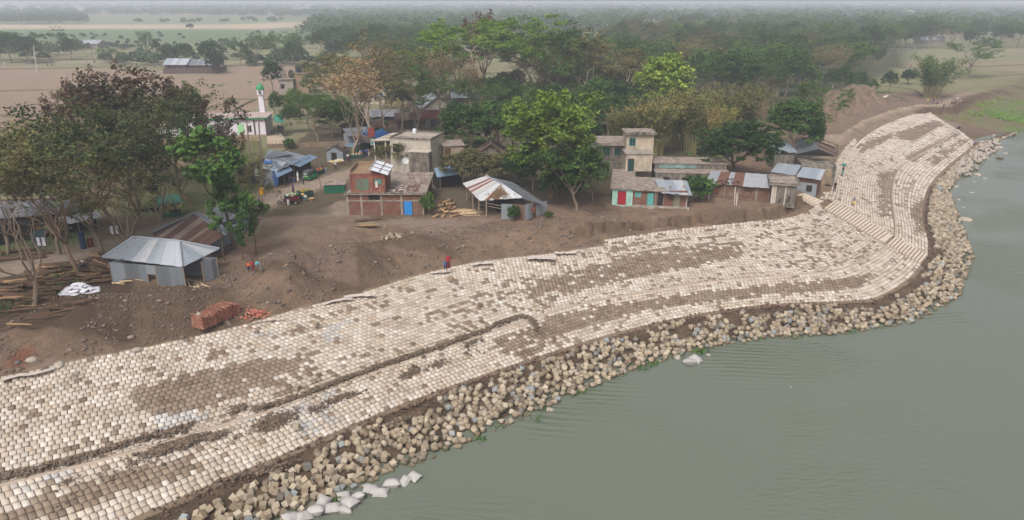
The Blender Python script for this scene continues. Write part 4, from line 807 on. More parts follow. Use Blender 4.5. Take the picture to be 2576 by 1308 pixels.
# ---------------------------------------------------------------- concrete block house and stalls in the bazaar
def bazaar():
    b = Bld('concrete_house', 'two storey bare concrete house with open flat roof in the bazaar', 'house', (985, 432), (1086, 438)); W = b.L
    b.walls(W, 7, 5.7, CONCL); rf = b.flat(W, 7, 5.7, mat_stain('mossy_roof', S(180, 168, 158), S(110, 98, 84), .7, moss=S(92, 88, 58)), over=.06, t=.12, parapet=.3); b.add('lower_block', MB().box((W - 3.4, -1.6, -.3), (W + .2, -.02, 4.0)), BLACKC); b.add('lower_block_edge', MB().box((W - 3.5, -1.7, 4.0), (W + .3, -.01, 4.15)), CONCL)
    b.add('canopy', MB().slab([(-3.2, -.3, 5.4), (.0, -.3, 5.6), (.0, 6.6, 5.7), (-2.4, 6.6, 5.6)], .15), CONCL); b.add('canopy_column', MB().tube([(-2.9, 0, -.3), (-2.9, 0, 5.4)], .09, 8), mat_plain('white_pipe', S(214, 210, 206))); b.add('canopy_column', MB().box((-1.0, 0, -.3), (-.7, .3, 5.5)), CONCL)
    b.window(.6, 3.6, 1.2, 1.3, DARK); b.add('water_drum', MB().lathe([(0, 0), (.35, 0), (.35, .7), (.1, .8), (0, .8)], 10, (2.2, 6, 5.85)), mat_plain('white_plastic', S(214, 216, 222))); b.add('roof_pole', MB().tube([(2.2, 6.4, 5.8), (2.2, 6.4, 8.5)], .04, 5), GRY)
    b = Bld('tin_shop_row', 'long tin roofed shop row with blue tarpaulin awnings by the road', 'shop', (690, 466), (786, 424)); W = b.L
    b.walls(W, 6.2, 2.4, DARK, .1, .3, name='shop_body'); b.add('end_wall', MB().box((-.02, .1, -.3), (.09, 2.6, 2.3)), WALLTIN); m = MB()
    P = b.px; hi, lo = 3.5, 2.6; e0, e1 = P(697, 430, lo), P(778, 394, lo); r0, r1 = P(660, 424, 2.7), P(678, 377, 3.6)
    b.tin(P(700, 428, lo), P(780, 395, lo), P(720, 380, 3.4), P(675, 396, 3.2), GRY, 10, jit=.03, lift=.04); b.tin(P(697, 431, 2.4), P(655, 425, 2.5), P(668, 398, 3.1), P(722, 408, 3.0), SIL, 6, jit=.03, name='front_roof'); b.tin(P(672, 399, 3.2), P(664, 398, 2.9), P(676, 376, 3.5), P(740, 386, 3.5), GRY, 5, name='rear_roof', jit=.02)
    b.add('front_wall_sheet', MB().slab([P(662, 467, 0), P(690, 466, 0), P(690, 466, 0) + Vector((0, 0, 2.3)), P(662, 467, 0) + Vector((0, 0, 2.3))], .05), WALLTIN)
    at = mat_stain('faded_blue_sheet', S(116, 136, 160), S(88, 100, 118), .5)
    b.add('awning', MB().slab([P(697, 447, 1.9), P(737, 428, 1.9), P(720, 410, 2.7), P(686, 422, 2.7)], .03), at); b.add('awning', MB().slab([P(754, 420, 2.0), P(800, 395, 2.2), P(778, 388, 2.9), P(727, 411, 2.8)], .03), at)
    b.add('hanging_tarpaulin', MB().slab([P(683, 425, 2.5), P(700, 432, 2.4), P(701, 460, .4), P(694, 470, .2), P(683, 440, 1.6)], .03), BLUET); b.add('roof_tarpaulin', MB().slab([P(664, 403, 3.1), P(686, 404, 3.1), P(682, 410, 3.0), P(664, 411, 3.0)], .03), BLUET)
    b.add('front_board', MB().slab([P(660, 424, 2.45), P(683, 426, 2.45), P(683, 431, 2.2), P(660, 429, 2.2)], .04), BLUET)
    for u, v in ((694, 470), (716, 462), (742, 449), (790, 424)): q = P(u, v, 0); b.add('post', MB().tube([(q.x, q.y, -.2), (q.x, q.y, 2.1)], .05, 5), WOODL)
    def stall(lab, a, c, d, h, rise, wm, rm, cat='stall', axis='y', name='market_stall'):
        q = Bld(name, lab, cat, a, c); q.gable(q.L, d, h, rise, wm, rm, axis=axis, over=.25, n=4); q.door(q.L * .3, 0, q.L * .3, 1.6, DARK); return q
    stall('little tin hut with rusty gabled roof in the bazaar', (823, 405), (864, 407), 2.6, 2.0, .9, WALLTIN, RUS)
    q = Bld('market_stall', 'stall under a sagging grey tarpaulin beside the little tin hut', 'stall', (866, 402), (900, 392)); q.walls(q.L * .6, 2.5, 1.9, WALLTIN, .2, 1.4); m = MB()
    for i in range(4):
        for j in range(3):
            f = lambda a, c_: Vector((a * q.L / 4 * 1.2 - .3, c_ * 1.2 - .6, 2.5 - .35 * math.sin(a / 4 * 3.14) - .15 * c_)); m.quad(f(i, j), f(i + 1, j), f(i + 1, j + 1), f(i, j + 1))
    q.add('tarpaulin', m, mat_plain('grey_tarpaulin', S(104, 116, 132), .7)); q.posts([(0, -.4), (q.L, -.4)], 2.3, .05)
    q = Bld('market_stall', 'stall with rust brown sloping roof behind the vegetable tables', 'stall', (905, 388), (950, 384)); q.walls(q.L, 2.6, 2.0, mat_plain('green_boards', S(44, 74, 60)), y=.8); q.tin((-.3, -.4, 2.2), (q.L + .3, -.4, 2.1), (q.L, 3.4, 3.0), (0, 3.4, 3.0), RUS, 5); q.posts([(0, -.3), (q.L, -.3)], 2.2, .05)
    q = Bld('market_stall', 'stall with pale tin roof and dark blue sign board facing the bazaar lane', 'stall', (880, 372), (945, 366)); q.walls(q.L, 3.5, 2.3, WALLTIN, y=.6); q.tin((-.3, -.3, 2.4), (q.L + .3, -.3, 2.3), (q.L, 4.4, 3.3), (0, 4.4, 3.3), GRY, 6); sg = q.add('sign_board', MB().box((q.L * .5, -.42, 2.4), (q.L * .92, -.35, 3.5)), mat_plain('dark_blue_sign', S(34, 82, 140), .5, .1)); q.add('sign_lettering', MB().box((q.L * .54, -.436, 3.05), (q.L * .6, -.422, 3.35)).box((q.L * .62, -.436, 3.15), (q.L * .78, -.422, 3.24)).box((q.L * .6, -.436, 2.75), (q.L * .8, -.422, 2.82)), mat_plain('pale_sign_paint', S(190, 206, 220)), sg)
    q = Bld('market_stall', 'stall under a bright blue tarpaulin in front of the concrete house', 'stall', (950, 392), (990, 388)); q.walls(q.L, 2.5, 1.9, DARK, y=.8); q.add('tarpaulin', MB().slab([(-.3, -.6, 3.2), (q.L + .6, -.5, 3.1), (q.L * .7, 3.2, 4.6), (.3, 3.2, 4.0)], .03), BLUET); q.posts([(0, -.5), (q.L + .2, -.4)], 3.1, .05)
    q = Bld('red_box_sign', 'red and green box sign hanging on a post by the dark blue sign', 'sign', (936, 396), (942, 396)); q.add('post', MB().tube([(.2, 0, -.2), (.2, 0, 5.6)], .06, 6), GRY); q.add('red_panel', MB().box((-.45, -.12, 4.0), (.8, 0, 5.7)), mat_plain('faded_red_panel', S(168, 82, 70), .6)); q.add('green_panel', MB().box((-.1, -.12, 2.4), (.6, 0, 3.6)), mat_plain('pale_green_panel', S(168, 196, 180), .6)); q.add('panel_mark', MB().box((.13, -.135, 2.6), (.3, -.122, 3.3)), mat_plain('dark_green_mark', S(40, 84, 62)))
    # green booth at the foot of the brick house and long back roofs
    q = Bld('green_booth', 'small dark green booth standing left of the brick house', 'booth', (816, 487), (868, 485)); q.walls(q.L, 2.6, 1.3, mat_plain('dark_green_tin', S(24, 92, 68), .5)); q.flat(q.L, 2.6, 1.3, ROOFC, over=.15, t=.1); 
    for k in range(4): q.add('brick_on_roof', MB().box((.2 + k * .25, .5 + .4 * k, 1.4), (.45 + k * .25, .65 + .4 * k, 1.5)), BRK)
    q = Bld('plank_hut', 'weathered blue grey tin lean-to roof between the brick house and the barn', 'shed', (1104, 476), (1165, 470)); q.walls(q.L, 2.6, 1.9, DARK, y=.8); q.add('roof', MB().slab([(-.4, -.6, 2.1), (q.L + .3, -.5, 2.3), (q.L, 3.4, 2.9), (.3, 3.4, 2.7)], .05), mat_stain('blue_grey_sheet', S(120, 142, 162), S(84, 94, 104), .5)); q.posts([(.1, -.5), (q.L, -.4)], 2.1, .05)
    q = Bld('plastered_house', 'tan plastered house end with brown door behind the bushy tree', 'house', (1118, 428), (1168, 426)); q.walls(q.L, 5, 4.2, mat_stain('tan_plaster', S(158, 140, 120), S(104, 92, 80), .6)); q.flat(q.L, 5, 4.2, ROOFC, over=.2); q.door(.2, 1.2, .95, 2.6, mat_plain('brown_door', S(86, 56, 46)))
    q = Bld('gabled_house', 'dark brown gabled roof house behind the barn', 'house', (1192, 420), (1276, 420)); q.gable(q.L, 6, 1.9, 2.2, BLACKC, RUS, axis='y', over=.5)
    q = Bld('concrete_wall_house', 'dark concrete house with flat roof seen behind the bright green tree', 'house', (1293, 408), (1400, 406)); q.walls(q.L, 5, 3.6, BLACKC); q.flat(q.L, 5, 3.6, ROOFC, over=.2); q.window(1.0, .9, 1.3, 1.2, TEAL); q.window(q.L - 2, .9, 1, 1.2, TEAL)
bazaar()
# ---------------------------------------------------------------- mosque
def mosque():
    b = Bld('mosque', 'white mosque with green trim, green domed minaret and green porch roof', 'mosque', (398, 349), (671, 342)); W = b.L; H = 3.9; wh = mat_stain('white_mosque_paint', S(214, 208, 214), S(164, 154, 154), .35); gr = mat_plain('mosque_green', S(44, 132, 84), .5, .12); lg = mat_plain('light_green_paint', S(146, 196, 142), .6, .08)
    b.walls(W, 9, H, wh); b.add('plinth', MB().box((-.1, -.15, -.3), (W + .1, -.003, .4)), mat_plain('tan_plinth', S(150, 132, 116)))
    b.flat(W, 9, H, mat_stain('streaked_pink_roof', S(184, 166, 160), S(128, 112, 106), .7), over=.45, t=.1); b.add('green_fascia', MB().box((-.5, -.52, H - .12), (W + .5, -.455, H + .2)), gr)
    for k in range(1, 7, 2):
        x = 1.2 + k * W / 7.3; o = b.add('green_panel', MB().box((x, -.06, .5), (x + 1.35, -.004, 2.7)), lg)
        if k < 6: b.window(x + 1.9, 1.0, 1.0, 1.4, DARK, frame=wh)
    b.add('pillar', MB().box((W - 2.5, -.1, .0), (W - 2.2, -.006, H)), mat_plain('dark_pillar', S(84, 70, 62))); b.add('pillar', MB().box((W - .05, -.1, .0), (W + .25, .2, H)), mat_plain('dark_pillar', S(84, 70, 62)))
    q = b.px(661, 281, H + .1); x, y = q.x, q.y; mn = b.add('minaret', MB().box((x - .62, y - .6, H + .1), (x + .62, y + .6, H + 4.0), taper=.82), wh); b.add('minaret_gallery', MB().box((x - .72, y - .72, H + 4.0), (x + .72, y + .72, H + 5.1)), wh, mn)
    b.add('minaret_cornice', MB().lathe([(.0, 0), (.95, 0), (.95, .14), (.0, .2)], 14, (x, y, H + 5.1)), gr, mn); b.add('dome', MB().lathe([(.82, 0), (.86, .25), (.72, .7), (.4, 1.05), (.1, 1.2), (.04, 1.5), (0, 1.75)], 16, (x, y, H + 5.24)), mat_plain('dome_green', S(62, 142, 92), .4, .15), mn)
    for s, nm in ((-.2, 'loudspeaker'),): b.add(nm, MB().lathe([(0, 0), (.12, 0), (.3, .35), (.27, .36)], 12, (0, 0, 0)), mat_plain('dark_horn', S(70, 74, 84)), mn).matrix_local = Matrix.Translation((x + .0, y - .72, H + 4.6)) @ Matrix.Rotation(math.pi / 2, 4, 'X')
    p0, p1, p2, p3 = b.px(686, 298, 3.7), b.px(716, 308, 3.0), b.px(708, 288, 3.4), b.px(690, 287, 4.2); b.add('porch_roof', MB().slab([b.px(689, 306, 3.3), p1, p2, p3], .06), mat_plain('porch_green', S(54, 132, 106), .5, .12))
    for u, v in ((717, 345), (712, 336)): t = b.px(u, v, 0); b.add('porch_post', MB().tube([(t.x, t.y, -.2), (t.x, t.y, 3.1)], .07, 6), GRY)
    b.add('porch_wall', MB().slab([b.px(700, 340, 0), b.px(717, 343, 0), b.px(717, 343, 0) + Vector((0, 0, 2.2)), b.px(700, 340, 0) + Vector((0, 0, 2.2))], .1), DARK)
    ap = empty('mosque_apron', 'pale concrete ramp in front of the mosque porch', 'ramp', G(672, 367)); o = G(672, 367); MB().slab([G(672, 367, .3) - o, G(725, 366, .3) - o, G(711, 340, .4) - o, G(672, 342, .4) - o], .5).build('slab', mat_stain('pale_apron', S(178, 158, 138), S(140, 122, 104), .5), ap); MB().slab([G(703, 343, .45) - o, G(709, 343, .45) - o, G(706, 325, .45) - o, G(701, 325, .45) - o], .1).build('ramp_strip', CONC, ap)
    w = Bld('garden_wall', 'low tan retaining wall running right from the mosque ramp', 'wall', (672, 374), (872, 366)); w.add('wall', MB().box((0, 0, -.5), (w.L, .25, .9)), mat_stain('tan_wall', S(142, 122, 102), S(92, 78, 66), .7)); 
    for k in range(12): w.add('rebar', MB().tube([(.3 + k * .75, .1, .9), (.33 + k * .75, .1, 1.5)], .025, 4), mat_plain('rusty_iron', S(112, 84, 70)))
mosque()
# ---------------------------------------------------------------- left foreground houses
def left_houses():
    b = Bld('tin_house', 'silver hip roofed tin house standing by the timber yard', 'house', (284, 711), (468, 726)); W = b.L; P = b.px
    A, B_, Cc = P(284, 711, 0), P(468, 726, 0), P(551, 698, 0); h = 2.3; m = MB()
    def run(m, p, q, h0, h1, skip=()):
        n = max(3, int((q - p).length / .72))
        for k in range(n):
            if k in skip: continue
            s, t = p.lerp(q, k / n), p.lerp(q, (k + 1) / n); nv = Vector((-(q - p).y, (q - p).x, 0)).normalized() * (.02 + .014 * (k % 2)); m.slab([s + nv - Vector((0, 0, .3)), t + nv - Vector((0, 0, .3)), t + nv + Vector((0, 0, h1)), s + nv + Vector((0, 0, h0))], .03)
    mid0, mid1 = A.lerp(B_, .50), A.lerp(B_, .62); run(m, A, mid0, h, h); run(m, mid1, B_, h, h); b.add('front_wall', m, WALLTIN); m = MB(); s = B_.lerp(Cc, .55); run(m, s, Cc, h - .1, h - .1); b.add('right_wall', m, WALLTIN); m = MB(); run(m, mid0, mid1, h, h); 
    lint = MB().slab([mid0 + Vector((0, -.01, 1.3)), mid1 + Vector((0, -.01, 1.3)), mid1 + Vector((0, -.01, 2.3)), mid0 + Vector((0, -.01, 2.3))], .04); b.add('bent_sheet', lint, WALLTIN)
    D = Cc - B_; back = A + D; m = MB(); run(m, back, A, h, h); run(m, Cc, back, h, h); b.add('rear_wall', m, WALLTIN); fl = MB().slab([A + Vector((0, .1, .03)), B_ + Vector((0, .1, .03)), Cc + Vector((0, 0, .03)), back + Vector((0, 0, .03))], .3); b.add('floor', fl, mat_plain('dark_earth_floor', S(72, 58, 48)))
    for q in (A, B_, s, Cc, mid0, mid1): b.add('corner_post', MB().tube([q + Vector((0, .05, -.4)), q + Vector((0, .05, h))], .07, 6), WOODL)
    e0, e1, e2, e3 = P(257, 648, 2.15), P(459, 672, 2.15), P(552, 626, 2.3), P(365, 607, 2.3); r0, r1 = P(336, 596, 3.75), P(452, 607, 3.75)
    b.tin(e0, e1, r1, r0, SIL, 11, lift=.03); b.tin(e1, e2, r1 + Vector((0, .02, -.02)), r1 + Vector((0, 0, -.03)), SIL, 7, name='right_hip'); b.tin(e2, e3, r0 + Vector((0, .05, -.02)), r1 + Vector((0, .05, -.02)), SIL, 11, name='rear_slope'); b.tin(e3, e0, r0 + Vector((0, 0, -.03)), r0 + Vector((0, .01, -.03)), SIL, 5, name='left_hip')
    for p, q in ((r0, r1), (r1, e1), (r0, e0), (r1, e2)): b.add('ridge_cap', MB().tube([p + Vector((0, 0, .07)), q + Vector((0, 0, .07))], .1, 6), SIL)
    b = Bld('rusty_roof_house', 'brown rusted gable roofed house behind the silver tin house', 'house', (400, 628), (520, 640)); P = b.px
    pk, pk2 = P(489, 536, 3.6), P(384, 585, 3.6); 
    b.walls(b.L, 5.5, 1.9, WALLTIN, .2, .5); b.tin(P(392, 612, 2.2), P(522, 620, 2.1), P(568, 592, 2.2), P(489, 537, 3.6), RUS, 12, lift=.04); b.tin(P(385, 586, 2.3), P(392, 612, 2.2), P(489, 537, 3.6), P(484, 538, 3.5), RUS, 4, name='left_slope'); b.tin(P(568, 592, 2.2), P(575, 575, 2.2), P(500, 533, 3.5), P(489, 537, 3.6), GRY, 5, name='rear_slope')
    b.add('ridge_cap', MB().tube([P(383, 584, 2.5), P(489, 536, 3.68)], .13, 6), GRY); b.add('ridge_cap', MB().tube([P(489, 536, 3.68), P(569, 592, 2.3)], .1, 6), GRY)
    b = Bld('grey_roof_house', 'grey gabled tin house half hidden by the leafy young trees', 'house', (560, 592), (612, 590)); P = b.px; b.walls(b.L, 5, 2.2, WALLTIN, 0, .3); b.tin(P(545, 566, 2.2), P(612, 541, 2.2), P(577, 507, 3.7), P(512, 528, 2.4), GRY, 6); b.tin(P(612, 541, 2.2), P(612, 534, 2.3), P(577, 506, 3.6), P(578, 507, 3.7), GRY, 4, name='right_slope')
    # market sheds across the road at the far left
    b = Bld('roadside_market_shed', 'long grey tin roofed market shed across the road at the far left', 'shed', (-60, 640), (255, 580)); P = b.px; W = b.L
    b.walls(W, 4.5, 2.2, DARK, 0, 1.8, name='shop_body'); b.tin(P(-60, 556, 2.6), P(200, 532, 2.6), P(262, 497, 3.5), P(-60, 506, 3.5), GRY, 22, lift=.03); b.tin(P(196, 533, 2.5), P(256, 521, 2.5), P(270, 497, 3.4), P(240, 498, 3.45), GRY, 4, name='end_roof', lift=.03); b.add('red_ridge', MB().tube([P(-60, 505, 3.6), P(262, 496, 3.6)], .1, 5), mat_plain('dull_red_ridge', S(112, 72, 64)))
    for k in range(9): b.posts([(W * k / 8.5, .4)], 2.4, .07)
    b.add('shiny_awning', MB().slab([P(135, 549, 2.2), P(175, 563, 1.9), P(258, 545, 2.0), P(240, 530, 2.5)], .03), mat_tin('shiny_foil_sheet', [(0, S(216, 220, 228)), (1, S(200, 206, 214))], rust=.05)); b.add('blue_grey_panel', MB().slab([P(74, 586, 2.1), P(112, 574, 2.2), P(116, 614, .3), P(82, 618, .3)], .06), mat_stain('blue_grey_tarpaulin', S(98, 122, 134), S(72, 88, 98), .5))
    cr = MB(); rs = random.Random(4); cols = [mat_plain('snack_%s' % n_, c) for n_, c in (('red', S(150, 60, 44)), ('green', S(96, 120, 66)), ('yellow', S(180, 150, 70)), ('white', S(190, 186, 180)))]
    for k in range(46): x, z = W * .5 + rs.uniform(0, 3.6), .6 + .35 * rs.randrange(4); cr.box((x, 1.3, z), (x + .22, 1.6, z + .28), m=rs.randrange(4))
    b.add('goods_on_shelves', cr, cols)
left_houses()
def kiosk():
    b = Bld('green_kiosk', 'dark green roadside kiosk with hanging snacks and open shutter', 'kiosk', (408, 552), (458, 545)); W = b.L; g = mat_plain('kiosk_green', S(24, 84, 62), .5, .15); b.walls(W, 2, 2.0, g, 0, .3, name='body'); b.add('opening', MB().box((W * .35, .26, .8), (W * .95, .29, 1.8)), DARK); b.tin((-.2, -.2, 2.2), (W + .3, -.2, 2.2), (W + .2, 2.4, 2.7), (-.2, 2.4, 2.7), mat_plain('kiosk_roof_green', S(70, 116, 100), .6), 3); b.add('raised_shutter', MB().slab([(W * .3, -1.1, 2.2), (W + .4, -1.1, 2.3), (W + .3, .2, 2.1), (W * .3, .2, 2.0)], .04), mat_plain('kiosk_roof_green', S(70, 116, 100), .6))
    for k in range(5): b.add('snack_bunch', MB().lathe([(0, 0), (.12, .05), (.15, .3), (.05, .55), (0, .6)], 7, (W * .38 + k * .3, .1, 1.1 + .1 * (k % 2))), mat_plain(('snack_red', 'snack_yellow', 'snack_white')[k % 3], (S(170, 60, 60), S(190, 150, 80), S(210, 206, 200))[k % 3]))
kiosk()
# ---------------------------------------------------------------- village houses among the trees, far sheds
VILL = [ # name, label, a, b, depth, h, rise, wall, roof, axis
 ('village_house', 'two tier silver roofed house behind the bare tall trees', (888, 262), (968, 262), 8, 2.6, 1.5, 'CONCL', 'SIL', 'x'),
 ('village_house', 'white hip roofed house beneath the pale many stemmed tree', (1066, 304), (1140, 300), 9, 3.4, 2.6, 'CONCL', 'SIL', 'y'),
 ('village_house', 'long silver roofed house right of the white hip roofed one', (1140, 268), (1262, 266), 9, 2.6, 1.6, 'BRK2', 'SIL', 'x'),
 ('village_house', 'low house with pale front and dark red door beyond the bright green tree', (1292, 266), (1334, 264), 5, 3.2, .3, 'CONCL', 'GRY', 'x'),
 ('village_house', 'small maroon roofed house below the many stemmed tree', (1066, 322), (1112, 322), 5, 2.6, 1.2, 'BLACKC', 'RED', 'x'),
 ('village_shed', 'long brown shed left of the bazaar concrete house', (885, 348), (968, 338), 5, 2.0, .9, 'BRK2', 'RUS', 'x'),
 ('village_shed', 'pale grey shed with rusty eaves behind the bazaar', (900, 316), (1000, 314), 5, 2.3, 1.0, 'WOODD', 'GRY', 'x'),
 ('village_shed', 'brown plank shed right of the pale grey shed', (1000, 324), (1070, 322), 5, 2.2, 1.1, 'WOODD', 'RUS', 'x'),
 ('village_house', 'grey roofed house glimpsed between bright tree and bamboo', (1350, 282), (1462, 280), 7, 2.4, 1.3, 'CONC', 'GRY', 'x'),
 ('far_shed', 'small silver roofed shed by the far tree clump at the upper left', (200, 122), (246, 122), 12, 3.0, 1.8, 'CONC', 'SIL', 'x'),
 ('fenced_homestead', 'homestead with white roof inside a brown fence in the ploughed field', (416, 180), (470, 180), 9, 3.0, 2.0, 'WOODD', 'SIL', 'x'),
 ('fenced_homestead', 'grey roofed second house inside the brown fenced homestead', (480, 181), (536, 181), 8, 3.0, 1.8, 'WOODD', 'GRY', 'x'),
 ('far_house', 'long silver roof at the upper right beyond the river meadow', (2320, 112), (2376, 112), 12, 3.0, 2.2, 'CONC', 'SIL', 'x'),
 ('far_house', 'small grey roof at the far right edge of the trees', (2486, 118), (2512, 118), 12, 3.0, 2.0, 'CONC', 'GRY', 'x'),
 ('far_house', 'tiny white roof in the distant haze at upper centre', (1310, 46), (1330, 46), 30, 7, 3.0, 'CONCL', 'SIL', 'x'),
 ('far_house', 'pink roof of a distant farm left of the centre woods', (843, 66), (858, 66), 25, 5, 3.5, 'CONCL', 'RED', 'x'),
 ('far_house', 'white roof of a distant farm left of the centre woods', (864, 67), (876, 67), 25, 5, 3.5, 'CONCL', 'SIL', 'x'),
 ('far_house', 'white block house on the horizon at upper right', (2288, 52), (2300, 52), 30, 12, 3.0, 'CONCL', 'SIL', 'x')]
REDT = mat_tin('maroon_sheets', [(0, S(128, 62, 56)), (1, S(104, 52, 48))], rust=.3)
for nm, lab, a, c, d, h, rise, wm, rm, ax in VILL:
    q = Bld(nm, lab, 'house' if 'shed' not in nm else 'shed', a, c)
    q.gable(q.L, d, h, rise, {'CONCL': CONCL, 'BRK2': BRK2, 'BLACKC': BLACKC, 'WOODD': WOODD, 'CONC': CONC}[wm], {'SIL': SIL, 'GRY': GRY, 'RUS': RUS, 'RED': REDT}[rm], axis=ax, over=.6)
    if a[1] > 150:
        q.door(q.L * .4, 0, 1.1, 2, mat_plain('dark_red_shutter', S(88, 52, 46)) if 'red door' in lab else DARK); q.window(q.L * .7, 1, .9, 1)
def tank_house():
    b = Bld('water_tank_house', 'small grey concrete house with plank tower behind the mosque', 'house', (702, 237), (740, 237)); b.walls(b.L, 5, 4.6, CONC); b.flat(b.L, 5, 4.6, ROOFC, over=.4, t=.3); z = 6.6; b.walls(4.2, 3, 6.3, mat_stain('tan_tower', S(150, 128, 104), S(96, 82, 70), .6), b.L + .2, 1.5, name='tower'); b.add('tower_slab', MB().box((b.L - .2, 1.2, 6.3), (b.L + 4.6, 4.8, 6.5)), CONC); b.window(.8, 1.8, 1.2, 1.3)
    for i, (x, y, zz) in enumerate(((b.L - 1.0, 2.4, 4.95), (b.L + 1.2, 2.8, 6.52), (b.L + 2.6, 2.9, 6.52))):
        o = MB().lathe([(0, 0), (.85, 0), (.9, .5), (.85, 1.0), (.9, 1.5), (.8, 2.0), (.4, 2.35), (.3, 2.5), (0, 2.5)], 14).build('water_tank', mat_plain('black_plastic', S(34, 38, 46), .4, .2)); o.matrix_world = b.M.inverted() @ Matrix.Translation((x, y, zz)); tag(o, ('black water tank on the lower roof behind the mosque', 'left black water tank on top of the plank tower', 'right black water tank on top of the plank tower')[i], 'water tank')
    f = Bld('homestead_fence', 'brown woven fence round the homestead in the ploughed field', 'fence', (412, 186), (553, 184)); f.add('fence_panel', MB().box((0, 0, -.2), (f.L, .15, 2.2)).box((0, .15, -.2), (.15, 14, 2.196)).box((f.L - .15, .15, -.2), (f.L, 14, 2.196)), mat_plain('woven_fence', S(92, 76, 68), .95, .4, 2)); 
    for k in range(9): f.add('fence_post', MB().tube([(f.L * k / 8, -.06, -.2), (f.L * k / 8, -.06, 3.2)], .1, 5), WOODD)
tank_house()
# ---------------------------------------------------------------- trees
def mat_leaf(name, a, b, c=None, camt=.5, cs=.35):
    if name in MAT: return MAT[name]
    n = NT(name, .75, .25); r = n.n('NewGeometry').outputs['Random Per Island']; k = n.ramp(r, (0, a), (1, b))
    if c: k = n.mix(n.ramp(n.noise(n.co(), cs, 3, .6), (.5, 0), (.62, camt)), k, c)
    oi = n.n('ObjectInfo').outputs['Random']; k = n.mix(1, k, n.mix(oi, (.62, .68, .62, 1), (1.42, 1.34, 1.2, 1)), 'MULTIPLY'); n.col(k)
    tr = n.n('BsdfTranslucent'); n.set(tr.inputs[0], k); mx = n.n('MixShader'); mx.inputs[0].default_value = .22; out = n.t.nodes['Material Output']
    n.t.links.new(n.b.outputs[0], mx.inputs[1]); n.t.links.new(tr.outputs[0], mx.inputs[2]); n.t.links.new(mx.outputs[0], out.inputs['Surface']); MAT[name] = n.mat; return n.mat
def mat_bark(name, a, b):
    if name in MAT: return MAT[name]
    n = NT(name, .95, .15); n.col(n.mix(n.noise(n.map(n.co(), (3, 3, .8)), 2, 5, .7), a, b)); MAT[name] = n.mat; return n.mat
BK = mat_bark('grey_bark', S(112, 95, 80), S(156, 138, 120)); BKT = mat_bark('twiggy_bark', S(104, 82, 66), S(144, 122, 102)); BKP = mat_bark('pale_bark', S(140, 122, 106), S(178, 160, 142)); BKD = mat_bark('dark_bark', S(72, 60, 50), S(104, 90, 76)); BKO = mat_bark('ochre_bark', S(120, 86, 56), S(152, 116, 82))
LV = {'dark': mat_leaf('dark_foliage', S(38, 66, 28), S(78, 108, 46), S(54, 82, 32)), 'mid': mat_leaf('mid_foliage', S(54, 84, 34), S(96, 126, 54), S(84, 92, 46)),
      'bright': mat_leaf('bright_foliage', S(82, 118, 34), S(128, 154, 58), S(70, 106, 38), .5), 'lime': mat_leaf('lime_foliage', S(96, 122, 42), S(138, 156, 66), S(80, 102, 40), .5), 'olive': mat_leaf('olive_foliage', S(92, 94, 56), S(128, 120, 78), S(112, 92, 64)),
      'brown': mat_leaf('russet_foliage', S(84, 62, 50), S(122, 94, 74), S(80, 80, 50), .7), 'yellow': mat_leaf('dry_bamboo_foliage', S(92, 102, 54), S(140, 134, 82), S(172, 146, 100), .6, .3), 'tan': mat_leaf('withered_foliage', S(120, 104, 80), S(154, 132, 102), S(100, 94, 62), .5),
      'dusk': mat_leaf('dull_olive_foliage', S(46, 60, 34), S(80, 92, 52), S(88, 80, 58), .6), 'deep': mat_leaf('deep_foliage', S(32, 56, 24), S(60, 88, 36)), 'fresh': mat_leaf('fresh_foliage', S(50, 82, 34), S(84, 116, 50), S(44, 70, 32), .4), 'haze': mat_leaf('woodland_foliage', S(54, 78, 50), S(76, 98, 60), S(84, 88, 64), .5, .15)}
def leaf_arrays(P, size, rs, up=.4, asp=.55, droop=0):
    """P (n,3) leaf centres -> diamonds of two crossed-free quads"""
    n = len(P); N = rs.normal(0, 1, (n, 3)); N[:, 2] = np.abs(N[:, 2]) + up * 2; N /= np.linalg.norm(N, axis=1, keepdims=True); A = rs.normal(0, 1, (n, 3)); A[:, 2] -= droop; A -= N * (A * N).sum(1, keepdims=True); A /= np.linalg.norm(A, axis=1, keepdims=True); Bv = np.cross(N, A)
    s = size * rs.uniform(.6, 1.4, (n, 1)); A = A * s; Bv = Bv * s * asp; V = np.stack([P - A, P + Bv, P + A, P - Bv], 1).reshape(-1, 3); return V, np.arange(n * 4).reshape(-1, 4)
